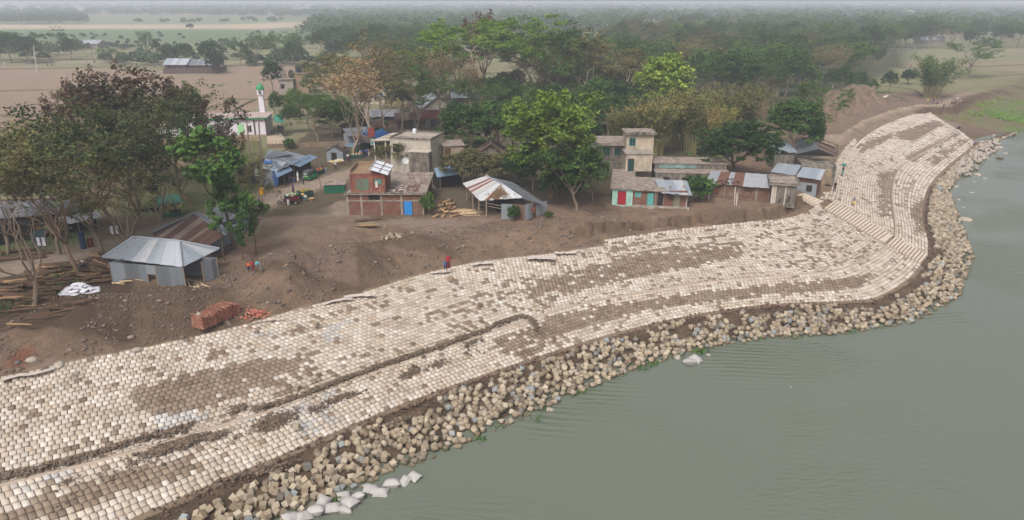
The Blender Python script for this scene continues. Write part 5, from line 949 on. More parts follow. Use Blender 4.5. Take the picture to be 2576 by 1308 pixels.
def grow(rs, H, fork, nl, elev, levels, ratio=.66, kids=(2, 3), wob=.16, up=.12, r0=.22, lean=(0, 0), flat=0, thin=.6, spreadk=32, low=None):
    """trunk and limbs; returns tube list and the tips"""
    tubes, tips = [], []
    def br(p, d, L, r, lev):
        pts = [p.copy()]; n = 4 if lev < 2 else 3; q = p.copy(); dd = d.copy()
        for i in range(n):
            dd = (dd + np.array([rs.normal(0, wob), rs.normal(0, wob), rs.normal(0, wob * .6) + up])).astype(float)
            if flat and lev >= 2: dd[2] *= (1 - flat)
            dd /= np.linalg.norm(dd); q = q + dd * L / n; pts.append(q.copy())
        rr = [r * (1 - (1 - thin) * i / n) for i in range(n + 1)]; tubes.append((pts, rr, 6 if lev == 0 else (5 if lev == 1 else 3)))
        if lev >= levels: tips.append((q, dd, lev)); tips.append((pts[-2], dd, lev)); return
        if lev >= levels - 1: tips.append((pts[-2], dd, lev))
        k = nl if lev == 0 else rs.randint(kids[0], kids[1] + 1); a0 = rs.uniform(0, 6.28)
        for j in range(k):
            if lev == 0:
                az = a0 + j * 6.28 / k + rs.normal(0, .3); el = math.radians(elev + rs.normal(0, 8)); nd = np.array([math.cos(az) * math.cos(el), math.sin(az) * math.cos(el), math.sin(el)]); s = pts[-1] if rs.rand() < .6 else pts[-2]
            else:
                a = rs.normal(0, 1, 3); a -= dd * a.dot(dd); a /= np.linalg.norm(a) + 1e-6; t = math.radians(rs.normal(spreadk, 9)); nd = dd * math.cos(t) + a * math.sin(t); s = pts[-1] if j < 2 else pts[rs.randint(1, len(pts) - 1)]
            br(s, nd, L * ratio * rs.uniform(.8, 1.2) if lev else (H - fork) * .42 * rs.uniform(.85, 1.15), r * thin * rs.uniform(.7, .9), lev + 1)
    br(np.zeros(3), np.array([lean[0], lean[1], 1.]), fork, r0, 0); return tubes, tips
def tree_kind(name, seed, H, leafmat, bark, fork=.35, nl=4, elev=60, levels=4, leaves=30, lsize=.2, clr=.7, csq=.6, tipmin=0, blob=None, mats2=None, asp=.55, droop=0, **k):
    rs = np.random.RandomState(seed); tubes, tips = grow(rs, H, H * fork, nl, elev, levels, **k); m = MB()
    zt = max(t[0][2] for t in tips); f = H / max(zt, 1) if blob is None else 1
    for p, r, s in tubes: m.tube([Vector(q * f) for q in p], r, s, cap=False)
    tr = m.mesh(name + '_trunk', bark, True); P = []
    for q, d, lev in tips:
        if q[2] * f < tipmin * H: continue
        n = rs.poisson(leaves); c = q * f + d * clr * .4; r = clr * rs.uniform(.7, 1.3); g = rs.normal(0, 1, (n, 3)); g /= np.linalg.norm(g, axis=1, keepdims=True) + 1e-6; g *= r * rs.uniform(.2, 1, (n, 1)) ** .5; g[:, 2] *= csq; P.append(c + g)
    if blob:                                                     # dense crown: many clumps spread over an uneven dome
        (bx, by, bz), (rx, ry, rz), nb, per, cr = blob
        for i in range(nb):
            g = rs.normal(0, 1, 3); g /= np.linalg.norm(g); 
            if g[2] < -.45: g[2] *= -.6
            w_ = 1 + .28 * math.sin(3 * math.atan2(g[1], g[0]) + seed) * (1 - abs(g[2])) + rs.normal(0, .10); rad = rs.uniform(.62, 1.0) ** .5 * w_; c = np.array([bx, by, bz]) + g * rad * np.array([rx, ry, rz]); n = rs.poisson(per); e = rs.normal(0, 1, (n, 3)); e /= np.linalg.norm(e, axis=1, keepdims=True); e *= cr * rs.uniform(.5, 1.2) * rs.uniform(.3, 1, (n, 1)); e[:, 2] *= .6; P.append(c + e)
    V, F = leaf_arrays(np.concatenate(P), lsize, rs, asp=asp, droop=droop); cm = npmesh(name + '_crown', V, F, LV[leafmat]); return tr, cm, H
def bamboo_kind(seed, H=11, n=60, mat='yellow', per=110, spread=2.4):
    rs = np.random.RandomState(seed); m = MB(); P = []
    for i in range(n):
        a = rs.uniform(0, 6.28); r = rs.uniform(0, 1) ** .6; b = np.array([math.cos(a) * r * 1.2, math.sin(a) * r * 1.2, 0]); h = H * rs.uniform(.65, 1.0); out = r * spread * rs.uniform(.7, 1.4); pts = []
        for k in range(7):
            t = k / 6; pts.append(b + np.array([math.cos(a) * out * t ** 2, math.sin(a) * out * t ** 2, h * (t - .12 * t ** 3)]))
        m.tube([Vector(p) for p in pts], [.05 * (1 - .8 * k / 6) for k in range(7)], 3, cap=False)
        for k in range(per):
            t = rs.uniform(.25, 1.02) ** .7; p = b + np.array([math.cos(a) * out * t ** 2, math.sin(a) * out * t ** 2, h * (t - .12 * t ** 3)]); P.append(p + rs.normal(0, .36, 3) * (.6 + .7 * (1 - t)))
    V, F = leaf_arrays(np.array(P), .26, rs, up=.1, asp=.22, droop=1.6); return m.mesh('bamboo_stems', mat_bark('bamboo_stem', S(140, 138, 86), S(166, 156, 110)), True), npmesh('bamboo_foliage', V, F, LV[mat]), H
def palm_kind(seed, H=9):
    rs = np.random.RandomState(seed); m = MB(); m.tube([(0, 0, 0), (.15, .05, H * .5), (.1, .1, H)], [.13, .1, .08], 6, cap=False); tr = m.mesh('palm_trunk', BK, True); Vs, Fs, n = [], [], 0
    q = MB()
    for i in range(11):
        a = i * .6 + rs.uniform(-.2, .2); L = 1.9; d = Vector((math.cos(a), math.sin(a), 0)); s = Vector((-math.sin(a), math.cos(a), 0)); pr = None
        for k in range(7):
            t = k / 6; c = Vector((.1, .1, H)) + d * L * t + Vector((0, 0, .9 * t - 1.5 * t * t)); w_ = .34 * math.sin(math.pi * min(1, t * .9 + .1)); cur = (c + s * w_ - Vector((0, 0, w_ * .5)), c, c - s * w_ - Vector((0, 0, w_ * .5)))
            if pr: q.quad(pr[0], cur[0], cur[1], pr[1]); q.quad(pr[1], cur[1], cur[2], pr[2])
            pr = cur
    return tr, q.mesh('palm_crown', LV['mid']), H
K = {}
K['umb'] = [tree_kind('umbrella', 1 + i, 14, 'mid', BK, fork=.28, nl=5, elev=57, levels=5, leaves=17, lsize=.16, clr=.6, csq=.45, tipmin=.5, r0=.26, flat=.25, ratio=.72) for i in range(2)]
K['umbd'] = [tree_kind('umbrella_dark', 11 + i, 14, 'dark', BK, fork=.24, nl=6, elev=52, levels=5, leaves=19, lsize=.16, clr=.7, csq=.4, tipmin=.68, r0=.3, flat=.25, ratio=.74) for i in range(2)]
K['umbs'] = [tree_kind('umbrella_sparse', 171 + i, 14, 'dusk', BKT, fork=.28, nl=5, elev=60, levels=5, leaves=11, lsize=.15, clr=.6, csq=.4, tipmin=(.72, .6)[i], r0=.24, flat=.2, ratio=.76, kids=(2, 4), wob=.2) for i in range(2)]
K['umbb'] = [tree_kind('umbrella_bright', 21, 16, 'bright', BKP, fork=.3, nl=6, elev=56, levels=5, leaves=44, lsize=.17, clr=.75, csq=.4, tipmin=.5, r0=.3, flat=.3, ratio=.72)]
K['umbo'] = [tree_kind('umbrella_olive', 31 + i, 16, 'olive', BKP, fork=.3, nl=5, elev=64, levels=5, leaves=15, lsize=.15, clr=.6, csq=.5, tipmin=.5, r0=.26, flat=.15, ratio=.74) for i in range(2)]
K['bare'] = [tree_kind('sparse', 41 + i, 15, 'tan', BKP, fork=.25, nl=6, elev=66, levels=5, leaves=6, lsize=.15, clr=.5, csq=.8, tipmin=.3, r0=.22, ratio=.74, up=.2) for i in range(2)]
K['bareg'] = [tree_kind('sparse_green', 51 + i, 13, ('dusk', 'olive')[i], BK, fork=.25, nl=5, elev=60, levels=5, leaves=10, lsize=.16, clr=.5, csq=.6, tipmin=.3, r0=.2, ratio=.74, wob=.22) for i in range(2)]
K['col'] = [tree_kind('column', 125, 9, 'fresh', BKD, fork=.55, nl=4, elev=30, levels=3, leaves=26, lsize=.2, clr=.6, csq=.6, r0=.13, ratio=.6, droop=.8, blob=((0, 0, 3.4), (.75, .75, 2.3), 34, 30, .5))]
K['russ'] = [tree_kind('russet', 61, 12, 'brown', BKD, fork=.3, nl=5, elev=60, levels=5, leaves=12, lsize=.19, clr=.5, csq=.8, tipmin=.25, r0=.22, ratio=.72, droop=1)]
K['mango'] = [tree_kind('round_dark', 71 + i, 8, 'deep', BKD, fork=.3, nl=5, elev=45, levels=3, leaves=20, lsize=.2, clr=.8, r0=.3, blob=((0, 0, 4.9), (4.3, 4.1, 3.3), 210, 62, .75)) for i in range(2)]
K['bushy'] = [tree_kind('bushy', 81 + i, 9, 'dark', BK, fork=.35, nl=4, elev=55, levels=3, leaves=20, lsize=.2, clr=.8, r0=.2, blob=((0, 0, 5.6), (3.4, 3.4, 3.5), 140, 44, .8)) for i in range(3)]
K['midb'] = [tree_kind('mixed', 91 + i, 10, 'mid', BK, fork=.35, nl=4, elev=58, levels=4, leaves=20, lsize=.2, clr=.8, r0=.2, blob=((0, 0, 6.6), (3.6, 3.6, 3.2), 110, 40, .8)) for i in range(2)]
K['tall'] = [tree_kind('tall_lime', 101, 13, 'lime', BKO, fork=.25, nl=5, elev=50, levels=4, leaves=36, lsize=.24, clr=.8, csq=.6, r0=.25, asp=.4, blob=((0, 0, 7.6), (4.5, 4.2, 5.6), 220, 54, .85), ratio=.7)]
K['lime'] = [tree_kind('lime', 111, 10, 'lime', BK, fork=.35, nl=4, elev=55, levels=3, leaves=20, lsize=.22, clr=.8, r0=.2, blob=((0, 0, 6.0), (3.8, 3.8, 3.9), 170, 50, .8))]
K['fresh'] = [tree_kind('slim_leafy', 121 + i, 9, 'fresh', BKD, fork=.6, nl=4, elev=35, levels=3, leaves=34, lsize=.24, clr=.6, csq=.6, r0=.14, ratio=.6, low=1, droop=.8) for i in range(2)]
K['oliveb'] = [tree_kind('grey_green_bush', 131, 4.6, 'olive', BK, fork=.2, nl=5, elev=40, levels=3, leaves=20, lsize=.13, clr=.6, r0=.12, blob=((0, 0, 2.7), (3.4, 3, 1.7), 150, 60, .6))]
K['bam'] = [bamboo_kind(141), bamboo_kind(142, 12)]; K['bamg'] = [bamboo_kind(143, 12, 50, 'mid', 110, 2.8)]
K['palm'] = [palm_kind(151)]
K['shrub'] = [tree_kind('shrub', 161 + i, 1.6, ('mid', 'dark')[i], BKD, fork=.2, nl=5, elev=50, levels=2, leaves=14, lsize=.13, clr=.35, r0=.03, blob=((0, 0, .8), (.9, .8, .7), 26, 26, .35)) for i in range(2)]
CATN = {'umb': 'umbrella_tree', 'umbd': 'umbrella_tree', 'umbb': 'umbrella_tree', 'umbs': 'umbrella_tree', 'umbo': 'umbrella_tree', 'bare': 'sparse_tree', 'bareg': 'sparse_tree', 'russ': 'russet_tree', 'mango': 'round_tree', 'bushy': 'bushy_tree', 'midb': 'bushy_tree', 'tall': 'leafy_tree', 'lime': 'lime_tree', 'fresh': 'slim_tree', 'oliveb': 'grey_green_bush', 'bam': 'bamboo_clump', 'bamg': 'bamboo_clump', 'palm': 'palm_tree', 'col': 'slim_tree', 'shrub': 'shrub'}
def tree(kind, u, v, vt, label, wk=1.0, group=None, var=None, rz=None, world=None, lean=(0, 0)):
    ks = K[kind]; i = R.randrange(len(ks)) if var is None else var; tr, cm, H = ks[i]; base = GG(u, v) if world is None else Vector(world)
    if world is None:
        lo, hi = 0.0, 60.0
        for _ in range(24):
            mid = (lo + hi) / 2
            if PIX(base.x, base.y, base.z + mid)[1] > vt: lo = mid
            else: hi = mid
        s = lo / H
    else: s = vt / H
    o = empty(CATN[kind], label, 'bamboo' if 'bam' in kind else ('bush' if kind in ('oliveb', 'shrub') else 'tree'), base, R.uniform(0, 6.28) if rz is None else rz, group)
    o.scale = (s * wk, s * wk, s); 
    if lean != (0, 0): o.rotation_euler = (lean[0], lean[1], o.rotation_euler.z)
    a, b = link('stems' if 'bam' in kind else 'trunk', tr, o), link('foliage' if 'bam' in kind else 'crown', cm, o); return o
TREES = [
 ('bushy', 700, 300, 232, 'round dark tree just right of the minaret', .8), ('midb', 735, 335, 262, 'green tree beside the mosque porch', 1.0), ('bushy', 835, 345, 262, 'dark tree at the end of the tan wall', 1.1), ('midb', 930, 300, 205, 'green tree in front of the two tier silver roof', .8), ('umb', 1050, 330, 180, 'green tree left of the many stemmed pale tree', 1.1), ('bushy', 1150, 345, 255, 'dark tree below the white hip roof', 1.0), ('midb', 1330, 330, 240, 'green tree left of the bamboo pole', 1.0), ('bushy', 1290, 340, 262, 'dark tree in front of the long silver roof', 1.0), ('umb', 1210, 320, 195, 'green flat tree in front of the tallest umbrella trunk', 1.1), ('bushy', 1480, 400, 300, 'dark tree above the turquoise door', .9), ('bushy', 1390, 380, 280, 'dark tree behind the bright lime tree', 1.1), ('midb', 1450, 330, 235, 'green tree right of the grove stems', 1.1), ('mango', 1310, 470, 385, 'round dark tree between the barn and the bright lime tree', .9), ('bushy', 1500, 300, 200, 'dark tree at the right foot of the grove', 1.1), ('midb', 780, 300, 240, 'green tree right of the water tanks', 1.0), ('fresh', 1100, 410, 345, 'fresh green sapling between the concrete and plastered houses', .8),
 ('umbo', 1035, 300, 100, 'olive tree between the two tier silver roof and the many stemmed tree', 1.3), ('umbd', 985, 250, 118, 'dark flat topped tree behind the two tier silver roof', 1.3), ('umb', 1120, 250, 105, 'green flat topped tree behind the white hip roof', 1.3), ('umbo', 860, 300, 128, 'thin olive tree right of the water tanks', 1.2), ('umb', 1345, 275, 80, 'green flat topped tree over the middle grove', 1.2), ('umbo', 1480, 275, 70, 'olive flat topped tree where the grove meets the woods', 1.3), ('umbd', 1530, 260, 75, 'dark flat topped tree at the near left of the woods', 1.2), ('umbd', 1410, 255, 55, 'dark flat topped tree at the back of the middle grove', 1.3), ('bam', 1700, 372, 215, 'tallest bamboo clump behind the bamboo row', 1.3), ('bareg', 420, 600, 300, 'sparse twiggy tree rising behind the rusty roofed house', .9), ('bareg', 320, 660, 350, 'sparse twiggy tree just behind the silver tin house', .8), ('midb', 1440, 400, 290, 'mid green tree left of the two storey house', 1.0), ('bushy', 1530, 340, 240, 'dark tree between the grove and the bamboo row', 1.0), ('bushy', 1590, 330, 235, 'second dark tree between the grove and the bamboo row', 1.0),
 ('bareg', 88, 768, 345, 'pale forked tree at the far left edge beside the log piles', 1.1), ('umbs', 198, 690, 285, 'thin tree with spreading crown rising behind the white sack pile', 1.0), ('bareg', 150, 640, 300, 'sparse tree between the road and the timber yard, twisted limbs', 1.1),
 ('bareg', 258, 640, 265, 'sparse brown twigged tree at the left end of the silver tin house', 1.0), ('umbs', 300, 585, 222, 'broad dark green umbrella tree left of the green kiosk', .95), ('umbs', 335, 610, 330, 'many stemmed dark tree at the roadside by the kiosk', 1.25), ('umbs', 480, 520, 325, 'low dark umbrella tree over the kiosk', 1.3), ('umbs', 130, 600, 300, 'twiggy umbrella tree over the road near the left edge', 1.0),
 ('umbs', 405, 500, 215, 'dark umbrella tree with russet neighbours at the left of the mosque', 1.1), ('russ', 330, 480, 168, 'russet leaved tree top behind the umbrella trees', 1.1), ('russ', 450, 470, 190, 'russet leaved tree in front of the ploughed field', 1.0), ('russ', 560, 500, 300, 'withered russet tree hanging in front of the mosque wall', .8),
 ('russ', 250, 470, 172, 'thin russet tree poking above the green umbrella crown', .6), ('bushy', 490, 420, 215, 'dark feathery tree standing out against the ploughed field', .6), ('bareg', 20, 640, 330, 'grey branched tree at the very left edge above the road', 1.0),
 ('col', 590, 625, 288, 'tall slim leafy tree hiding the mosque front', .95), ('col', 645, 640, 455, 'young slim tree right of the rusty roofed house', .7), ('fresh', 566, 655, 520, 'young leafy tree in front of the grey tin house', .9), ('col', 612, 655, 520, 'slim bright tree at the corner of the grey tin house', .8), ('bareg', 655, 555, 385, 'withered thin tree by the yellow bin', .6),
 ('umb', 800, 355, 208, 'leafy leaning tree left of the bazaar', .9), ('bare', 888, 398, 118, 'tall tree with bare pale trunk leaning left and yellowing twigs', 1.25), ('umbo', 940, 362, 75, 'tall olive topped tree with pale trunk behind the blue sign', 1.05), ('bare', 970, 345, 110, 'slim pale trunked tree beside the olive topped tree', .7), ('umb', 1010, 330, 145, 'green leafy tree between the pale trunks and the white roofed house', 1.1),
 ('bare', 1112, 322, 120, 'many stemmed pale tree in front of the white hip roof', .9), ('umbb', 1220, 268, 38, 'tallest bright green umbrella tree at top centre', 1.25), ('russ', 1215, 240, 30, 'russet crown behind the tallest bright umbrella tree', .9), ('bare', 1180, 300, 130, 'pale forked tree left of the tallest umbrella tree', .7), ('umbo', 1075, 262, 110, 'olive umbrella tree right of the two tier silver roof', .9),
 ('umbd', 1370, 262, 45, 'dark umbrella tree above the grove right of centre', .9), ('umbo', 1320, 255, 62, 'olive tree in the grove right of the tallest umbrella tree', .8), ('bare', 1400, 265, 70, 'close set pale stems in the middle grove', .9), ('umbo', 1440, 262, 60, 'brown green tree at the right side of the middle grove', 1.0), ('bare', 1350, 270, 95, 'thin stemmed tree at the left of the middle grove', .8), ('umbd', 1150, 240, 95, 'dark tree filling the gap left of the tallest umbrella tree', .9), ('umb', 1290, 250, 90, 'green tree below the tallest umbrella crown', .8),
 ('bushy', 1175, 395, 262, 'dark bushy tree behind the bazaar house, left of a pair', 1.25), ('bushy', 1265, 400, 255, 'dark bushy tree behind the barn, right of a pair', 1.3), ('midb', 1105, 412, 330, 'small fresh green tree against the concrete house wall', .55), ('tall', 1385, 500, 236, 'large bright lime green tree at the centre of the village', 1.1), ('midb', 1450, 530, 372, 'spreading dark green tree by the path, right of the barn', 1.2), ('bushy', 1340, 480, 370, 'shadowy bushy tree behind the barn ridge', 1.1), ('midb', 1490, 505, 395, 'leafy tree touching the mint green house', .8), ('mango', 1410, 515, 415, 'low dark tree in the shade right of the barn', .9),
 ('oliveb', 1185, 470, 378, 'wide grey green bush above the blue grey lean-to', 1.1), ('oliveb', 1262, 455, 385, 'second grey green bush behind the striped barn roof', 1.0), ('oliveb', 1000, 425, 345, 'twiggy grey bush in front of the concrete house', .9), ('shrub', 1292, 556, 515, 'leafy shrub growing against the barn tin wall', .6), ('shrub', 1380, 550, 530, 'shrub at the right corner of the barn', .9), ('shrub', 1078, 543, 478, 'creeper covered bush at the right end of the brick house', .42), ('shrub', 1760, 505, 445, 'creeper between the mint house and the long brick house', 1.0), ('shrub', 1745, 470, 430, 'weeds on the broken wall behind the mint house', 1.3),
 ('lime', 1665, 325, 138, 'round yellow green tree standing out of the woods', .95), ('bam', 1640, 392, 215, 'yellowing bamboo clump left of a row of three', 1.35), ('bam', 1745, 385, 198, 'yellowing bamboo clump in the middle of a row of three', 1.35), ('bam', 1865, 360, 185, 'straw coloured bamboo clump right of a row of three', 1.3), ('bam', 1560, 378, 250, 'green bamboo clump above the two storey house', 1.1), ('bam', 1800, 395, 240, 'low bamboo clump behind the dark round tree', 1.2), ('mango', 1852, 452, 312, 'dark round evergreen tree among the concrete roofs', 1.18, None, 0), ('mango', 1790, 420, 350, 'small dark evergreen left of the round one', .9),
 ('bushy', 1990, 415, 250, 'dark leafy tree between the small tin roofs', 1.0), ('umb', 2052, 380, 200, 'thin layered umbrella tree beside the crest path', .8), ('bushy', 2035, 400, 300, 'dark leafy tree beside the gabled barn', .8), ('bare', 1915, 380, 250, 'bare forked trunk between bamboo and the dark leafy tree', .6),
 ('bamg', 2340, 246, 122, 'large leaning dark bamboo clump in the river meadow', 1.7), ('umb', 2435, 192, 92, 'three stemmed umbrella tree in the river meadow', 1.3), ('bushy', 2155, 240, 178, 'small round tree at the left of the meadow bushes', .9), ('bushy', 2232, 235, 180, 'middle round tree of the meadow bushes', .9), ('mango', 2283, 212, 176, 'single dark round bush in the meadow', .9), ('midb', 2190, 245, 200, 'low green bush in the meadow', 1.0), ('bushy', 2110, 245, 165, 'leafy tree at the edge of the woods by the meadow', 1.1),
 ('bushy', 690, 235, 153, 'round topped dark tree beside the water tanks', .8), ('midb', 745, 295, 225, 'green tree right of the minaret', 1.0), ('umb', 780, 330, 235, 'leafy tree between the mosque and the pale leaning tree', .8), ('bushy', 860, 330, 245, 'dark bushes left of the pale trunks', 1.0), ('bushy', 1000, 300, 200, 'dark tree behind the white hip roofed house', .9), ('bushy', 900, 345, 270, 'very dark tree between the pale trunks', 1.0),
 ('bushy', 30, 158, 80, 'dark tree clump at the upper left edge', 1.3), ('bushy', 75, 160, 92, 'second tree of the upper left clump', 1.2), ('umbd', 125, 152, 68, 'tall flat topped tree in the upper left clump', 1.2), ('bushy', 180, 152, 95, 'dark pointed tree beside the far silver shed', 1.0), ('umb', 277, 162, 112, 'small lone umbrella tree in the far field', 1.1), ('bamg', 368, 130, 68, 'feathery bamboo by the far power pole', .9), ('midb', 396, 150, 100, 'small green tree beside the far feathery bamboo', .8),
 ('bushy', 430, 172, 112, 'tree at the left end of the fenced homestead', 1.0), ('bushy', 470, 165, 108, 'tree behind the fenced homestead', 1.0), ('bushy', 530, 172, 100, 'tall dark tree at the right end of the fenced homestead', 1.0), ('mango', 545, 186, 130, 'very dark tree over the homestead fence', .7), ('umb', 605, 165, 92, 'row tree right of the homestead, first', 1.0), ('umb', 640, 165, 85, 'row tree right of the homestead, second and tallest', 1.0), ('midb', 622, 166, 118, 'row tree right of the homestead, third and lowest', .9), ('umb', 712, 160, 82, 'field edge tree with leaning trunk behind the water tanks', 1.2), ('bushy', 742, 165, 100, 'field edge tree next to the one with leaning trunk', 1.0), ('umb', 730, 150, 80, 'field edge tree behind the leaning one', 1.2),
 ('palm', 546, 268, 212, 'thin stalked papaya palm in the field behind the mosque, left', .7), ('palm', 566, 268, 212, 'thin stalked papaya palm in the field behind the mosque, middle', .7), ('palm', 634, 262, 205, 'thin stalked palm left of the minaret', .7),
 ('bushy', 770, 88, 62, 'small dark tree alone in the far green marsh', 1.2), ('mango', 480, 75, 60, 'tiny bush alone in the far marsh', 1.2)]
for t in TREES: tree(t[0], t[1], t[2], t[3], t[4], t[5], var=t[7] if len(t) > 7 else None)
# the woods behind: spaced by what can be seen, every tree its own
def woods():
    rs = random.Random(31); n = 0
    regs = [([(1462,250),(1500,130),(1620,70),(2210,80),(2330,120),(2250,150),(2110,215),(2080,250),(1960,262),(1740,262),(1725,240),(1600,240),(1590,300),(1500,310)], 46, 'in the woods behind the village'),
            ([(780,150),(820,105),(1130,100),(1160,140),(1080,190),(980,200),(860,170)], 50, 'in the tree belt left of the tallest umbrella tree'),
            ([(2230,130),(2240,98),(2620,96),(2620,125),(2480,128),(2380,122)], 48, 'in the belt beyond the river meadow')]
    regs += [([(1110,250),(1300,222),(1500,235),(1600,300),(1540,345),(1320,345),(1190,335)], 58, 'between the grove and the barn'), ([(770,190),(1100,165),(1120,225),(980,235),(880,238),(780,255)], 58, 'behind the bazaar trees')]
    desc = {'bushy': 'dark bushy tree', 'midb': 'mid green tree', 'umbo': 'olive brown thin crowned tree', 'umbd': 'dark flat topped tree', 'bamg': 'feathery bamboo clump', 'bare': 'brown leafless tree', 'umb': 'green flat topped tree', 'lime': 'yellow green round tree'}
    for poly, du, where in regs:
        v = min(p[1] for p in poly); ve = max(p[1] for p in poly); row = 0
        while v < ve:
            u = 700 + (row % 2) * du / 2
            while u < 2640:
                a, b = u + rs.uniform(-.35, .35) * du, v + rs.uniform(-.3, .3) * 9
                if inpoly(np.array([a]), np.array([b]), poly)[0]:
                    low_ = 'between' in where or 'bazaar' in where; k = rs.choice(['bushy', 'midb', 'bushy', 'umb']) if low_ else rs.choices(['bushy', 'midb', 'umbo', 'umbd', 'bamg', 'bare', 'umb', 'lime'], [6, 4, 2.2, 2, 1.3, 1.0, 2, .25])[0]; p = G(a, b, 0); hh = rs.uniform(9, 15) + (2.5 if 'umb' in k else 0) + (1.5 if b < 150 else 0); hh = rs.uniform(6, 9.5) if low_ else hh; nr = 'nearer' if b > 190 else 'farther'
                    side = 'left' if a < 1700 else 'right'
                    tree(k, 0, 0, hh, '%s %s%s' % (desc[k], where, (', %s part on the %s' % (nr, side)) if 'behind the village' in where else ''), rs.uniform(1.0, 1.35), world=p, group='%ss %s' % (desc[k], where)); n += 1
                u += du
            v += max(6, 4.5 + (v - 60) * .085); row += 1
    return n
NW = woods()
# the farthest woodland, one mass fading to the horizon
def distant():
    rs = np.random.RandomState(77); Vs, Fs, n = [], [], 0; spots = []
    for poly, num, hmin, hmax in (([(1130,102),(1140,55),(1500,40),(2640,42),(2640,100),(2230,96),(1650,75),(1500,100)], 900, 11, 19), ([(770,100),(790,70),(800,52),(1150,50),(1150,100),(900,112)], 300, 11, 18), ([(-60,62),(-60,40),(180,42),(215,50),(212,62)], 240, 9, 13), ([(0,44),(0,28),(760,26),(760,46),(400,40)], 500, 10, 15), ([(-80,30),(-80,14),(2660,14),(2660,30)], 900, 12, 20), ([(900,44),(760,46),(760,26),(2640,26),(2640,44)], 1300, 10, 16), ([(-100,14),(-100,8.5),(2680,8.5),(2680,14)], 500, 14, 22), ([(180,62),(420,56),(700,52),(760,56),(300,66)], 16, 5, 8), ([(0,118),(300,112),(760,100),(760,118),(0,130)], 60, 2, 4), ([(250,150),(380,140),(430,158),(400,166),(260,162)], 30, 3, 6), ([(0,112),(0,90),(760,80),(760,110)], 60, 1.5, 3), ([(-60,164),(-60,120),(60,118),(200,120),(200,158),(60,160)], 26, 5, 9), ([(560,168),(560,150),(860,150),(860,165),(770,170)], 26, 3, 6), ([(430,180),(400,130),(700,128),(860,150),(840,165),(600,160)], 40, 3, 7)):
        xs, ys = [p[0] for p in poly], [p[1] for p in poly]; k = 0
        while k < num:
            u, v = rs.uniform(min(xs), max(xs)), rs.uniform(min(ys), max(ys))
            if inpoly(np.array([u]), np.array([v]), poly)[0] and fbm(np.array([u * .02]), np.array([v * .2]), 9)[0] > .34: spots.append((G(u, v, 0), rs.uniform(hmin, hmax))); k += 1
    for p, h in spots:
        d = p.y; m = int(np.clip(70000 / d, 36, 150)); ls = np.clip(d / 620, .6, 4.2) * .9; r = h * rs.uniform(.38, .62) * (1 + d / 4000); g = rs.normal(0, 1, (m, 3)); g /= np.linalg.norm(g, axis=1, keepdims=True); g[:, 2] = np.abs(g[:, 2]) * 1.1 - .25; g *= rs.uniform(.6, 1.05, (m, 1)); P = g * [r, r, h * .5] + [p.x, p.y, h * .5]
        V, F = leaf_arrays(P, ls, rs, up=.3, asp=.8); Vs.append(V); Fs.append(F + n); n += len(V)
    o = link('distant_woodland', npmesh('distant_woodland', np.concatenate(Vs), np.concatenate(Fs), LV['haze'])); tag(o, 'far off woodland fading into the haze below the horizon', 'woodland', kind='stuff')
distant()
# low growth: weeds and grass tufts near the houses, green weed at the waterline
def tufts(name, pts, mat, lab, size, per, cat='weeds'):
    rs = np.random.RandomState(len(pts)); P = np.repeat(np.array(pts), per, 0); P = P + rs.normal(0, 1, P.shape) * [size * 1.6, size * 1.6, size * .7]; V, F = leaf_arrays(P, size, rs, up=.2, asp=.35); o = link(name, npmesh(name, V, F, LV[mat])); tag(o, lab, cat, kind='stuff')
def low():
    rs = np.random.RandomState(5); P = []
    for u, v, s, n in ((1765,885,16,22),(1700,893,20,9),(1600,925,26,14),(1562,940,12,12),(1376,1030,7,10),(1345,1050,8,5),(1255,1075,14,3),(850,1255,10,10),(1640,915,14,20),(1900,845,40,14),(2000,840,40,10),(2150,832,40,8),(2375,480,10,16),(2385,600,10,10),(2440,395,20,20),(1460,985,20,12),(1200,1105,16,8)):
        for _ in range(n): q = G(rs.normal(u, s * .5), rs.normal(v, s * .22), ZW + .05); (P.append if _ % 2 else len)(tuple(q))
    tufts('waterline_weed', P, 'fresh', 'green weed growing among the cubes at the waterline', .15, 12)
    P = []
    x = rs.uniform(-70, 120, 60000); y = rs.uniform(60, 330, 60000); h, dT, dE, dW, u, v = ground_h(x, y); m = (fbm(x * .08, y * .08, 61) > .52) & (dT > 12) & (np.abs(sdist(x, y, ROAD)) > 4) & ((y > 108) | (x < -45)) & ~((u > 660) & (u < 760) & (v > 330) & (v < 380))
    m &= ~(inpoly(u, v, [(0,165),(700,150),(900,165),(700,262),(500,330),(0,500)])) | (rs.uniform(0, 1, len(x)) < .05); m &= (v < 460) | (u < 700)
    for i in np.where(m)[0][:9000]: P.append((x[i], y[i], h[i] + .15))
    tufts('ground_weeds', P, 'mid', 'weeds and low growth on the village floor', .22, 7)
    x = rs.uniform(105, 200, 12000); y = rs.uniform(170, 270, 12000); h, dT, dE, dW, u, v = ground_h(x, y); m = (dT < -3) & (dW > .8) & (y + .35 * (x - 110) > 204) & (fbm(x * .12, y * .12, 14) > .42)
    tufts('bank_grass', [(x[i], y[i], h[i] + .1) for i in np.where(m)[0]], 'bright', 'fresh grass on the natural river bank at the upper right', .28, 6, 'grass')
    rs = random.Random(3)
    for k in range(60):
        u, v = rs.uniform(700, 2080), rs.uniform(285, 430); p = G(u, v, 0)
        if (880 < u < 1100 and v > 350) or (u > 1500 and v > 340) or (u < 870 and v > 380): continue
        tree('shrub', 0, 0, rs.uniform(1.2, 2.8), 'green shrub in the undergrowth of the village', rs.uniform(.9, 1.6), world=(p.x, p.y, 0), group='shrubs in the village undergrowth')
low()
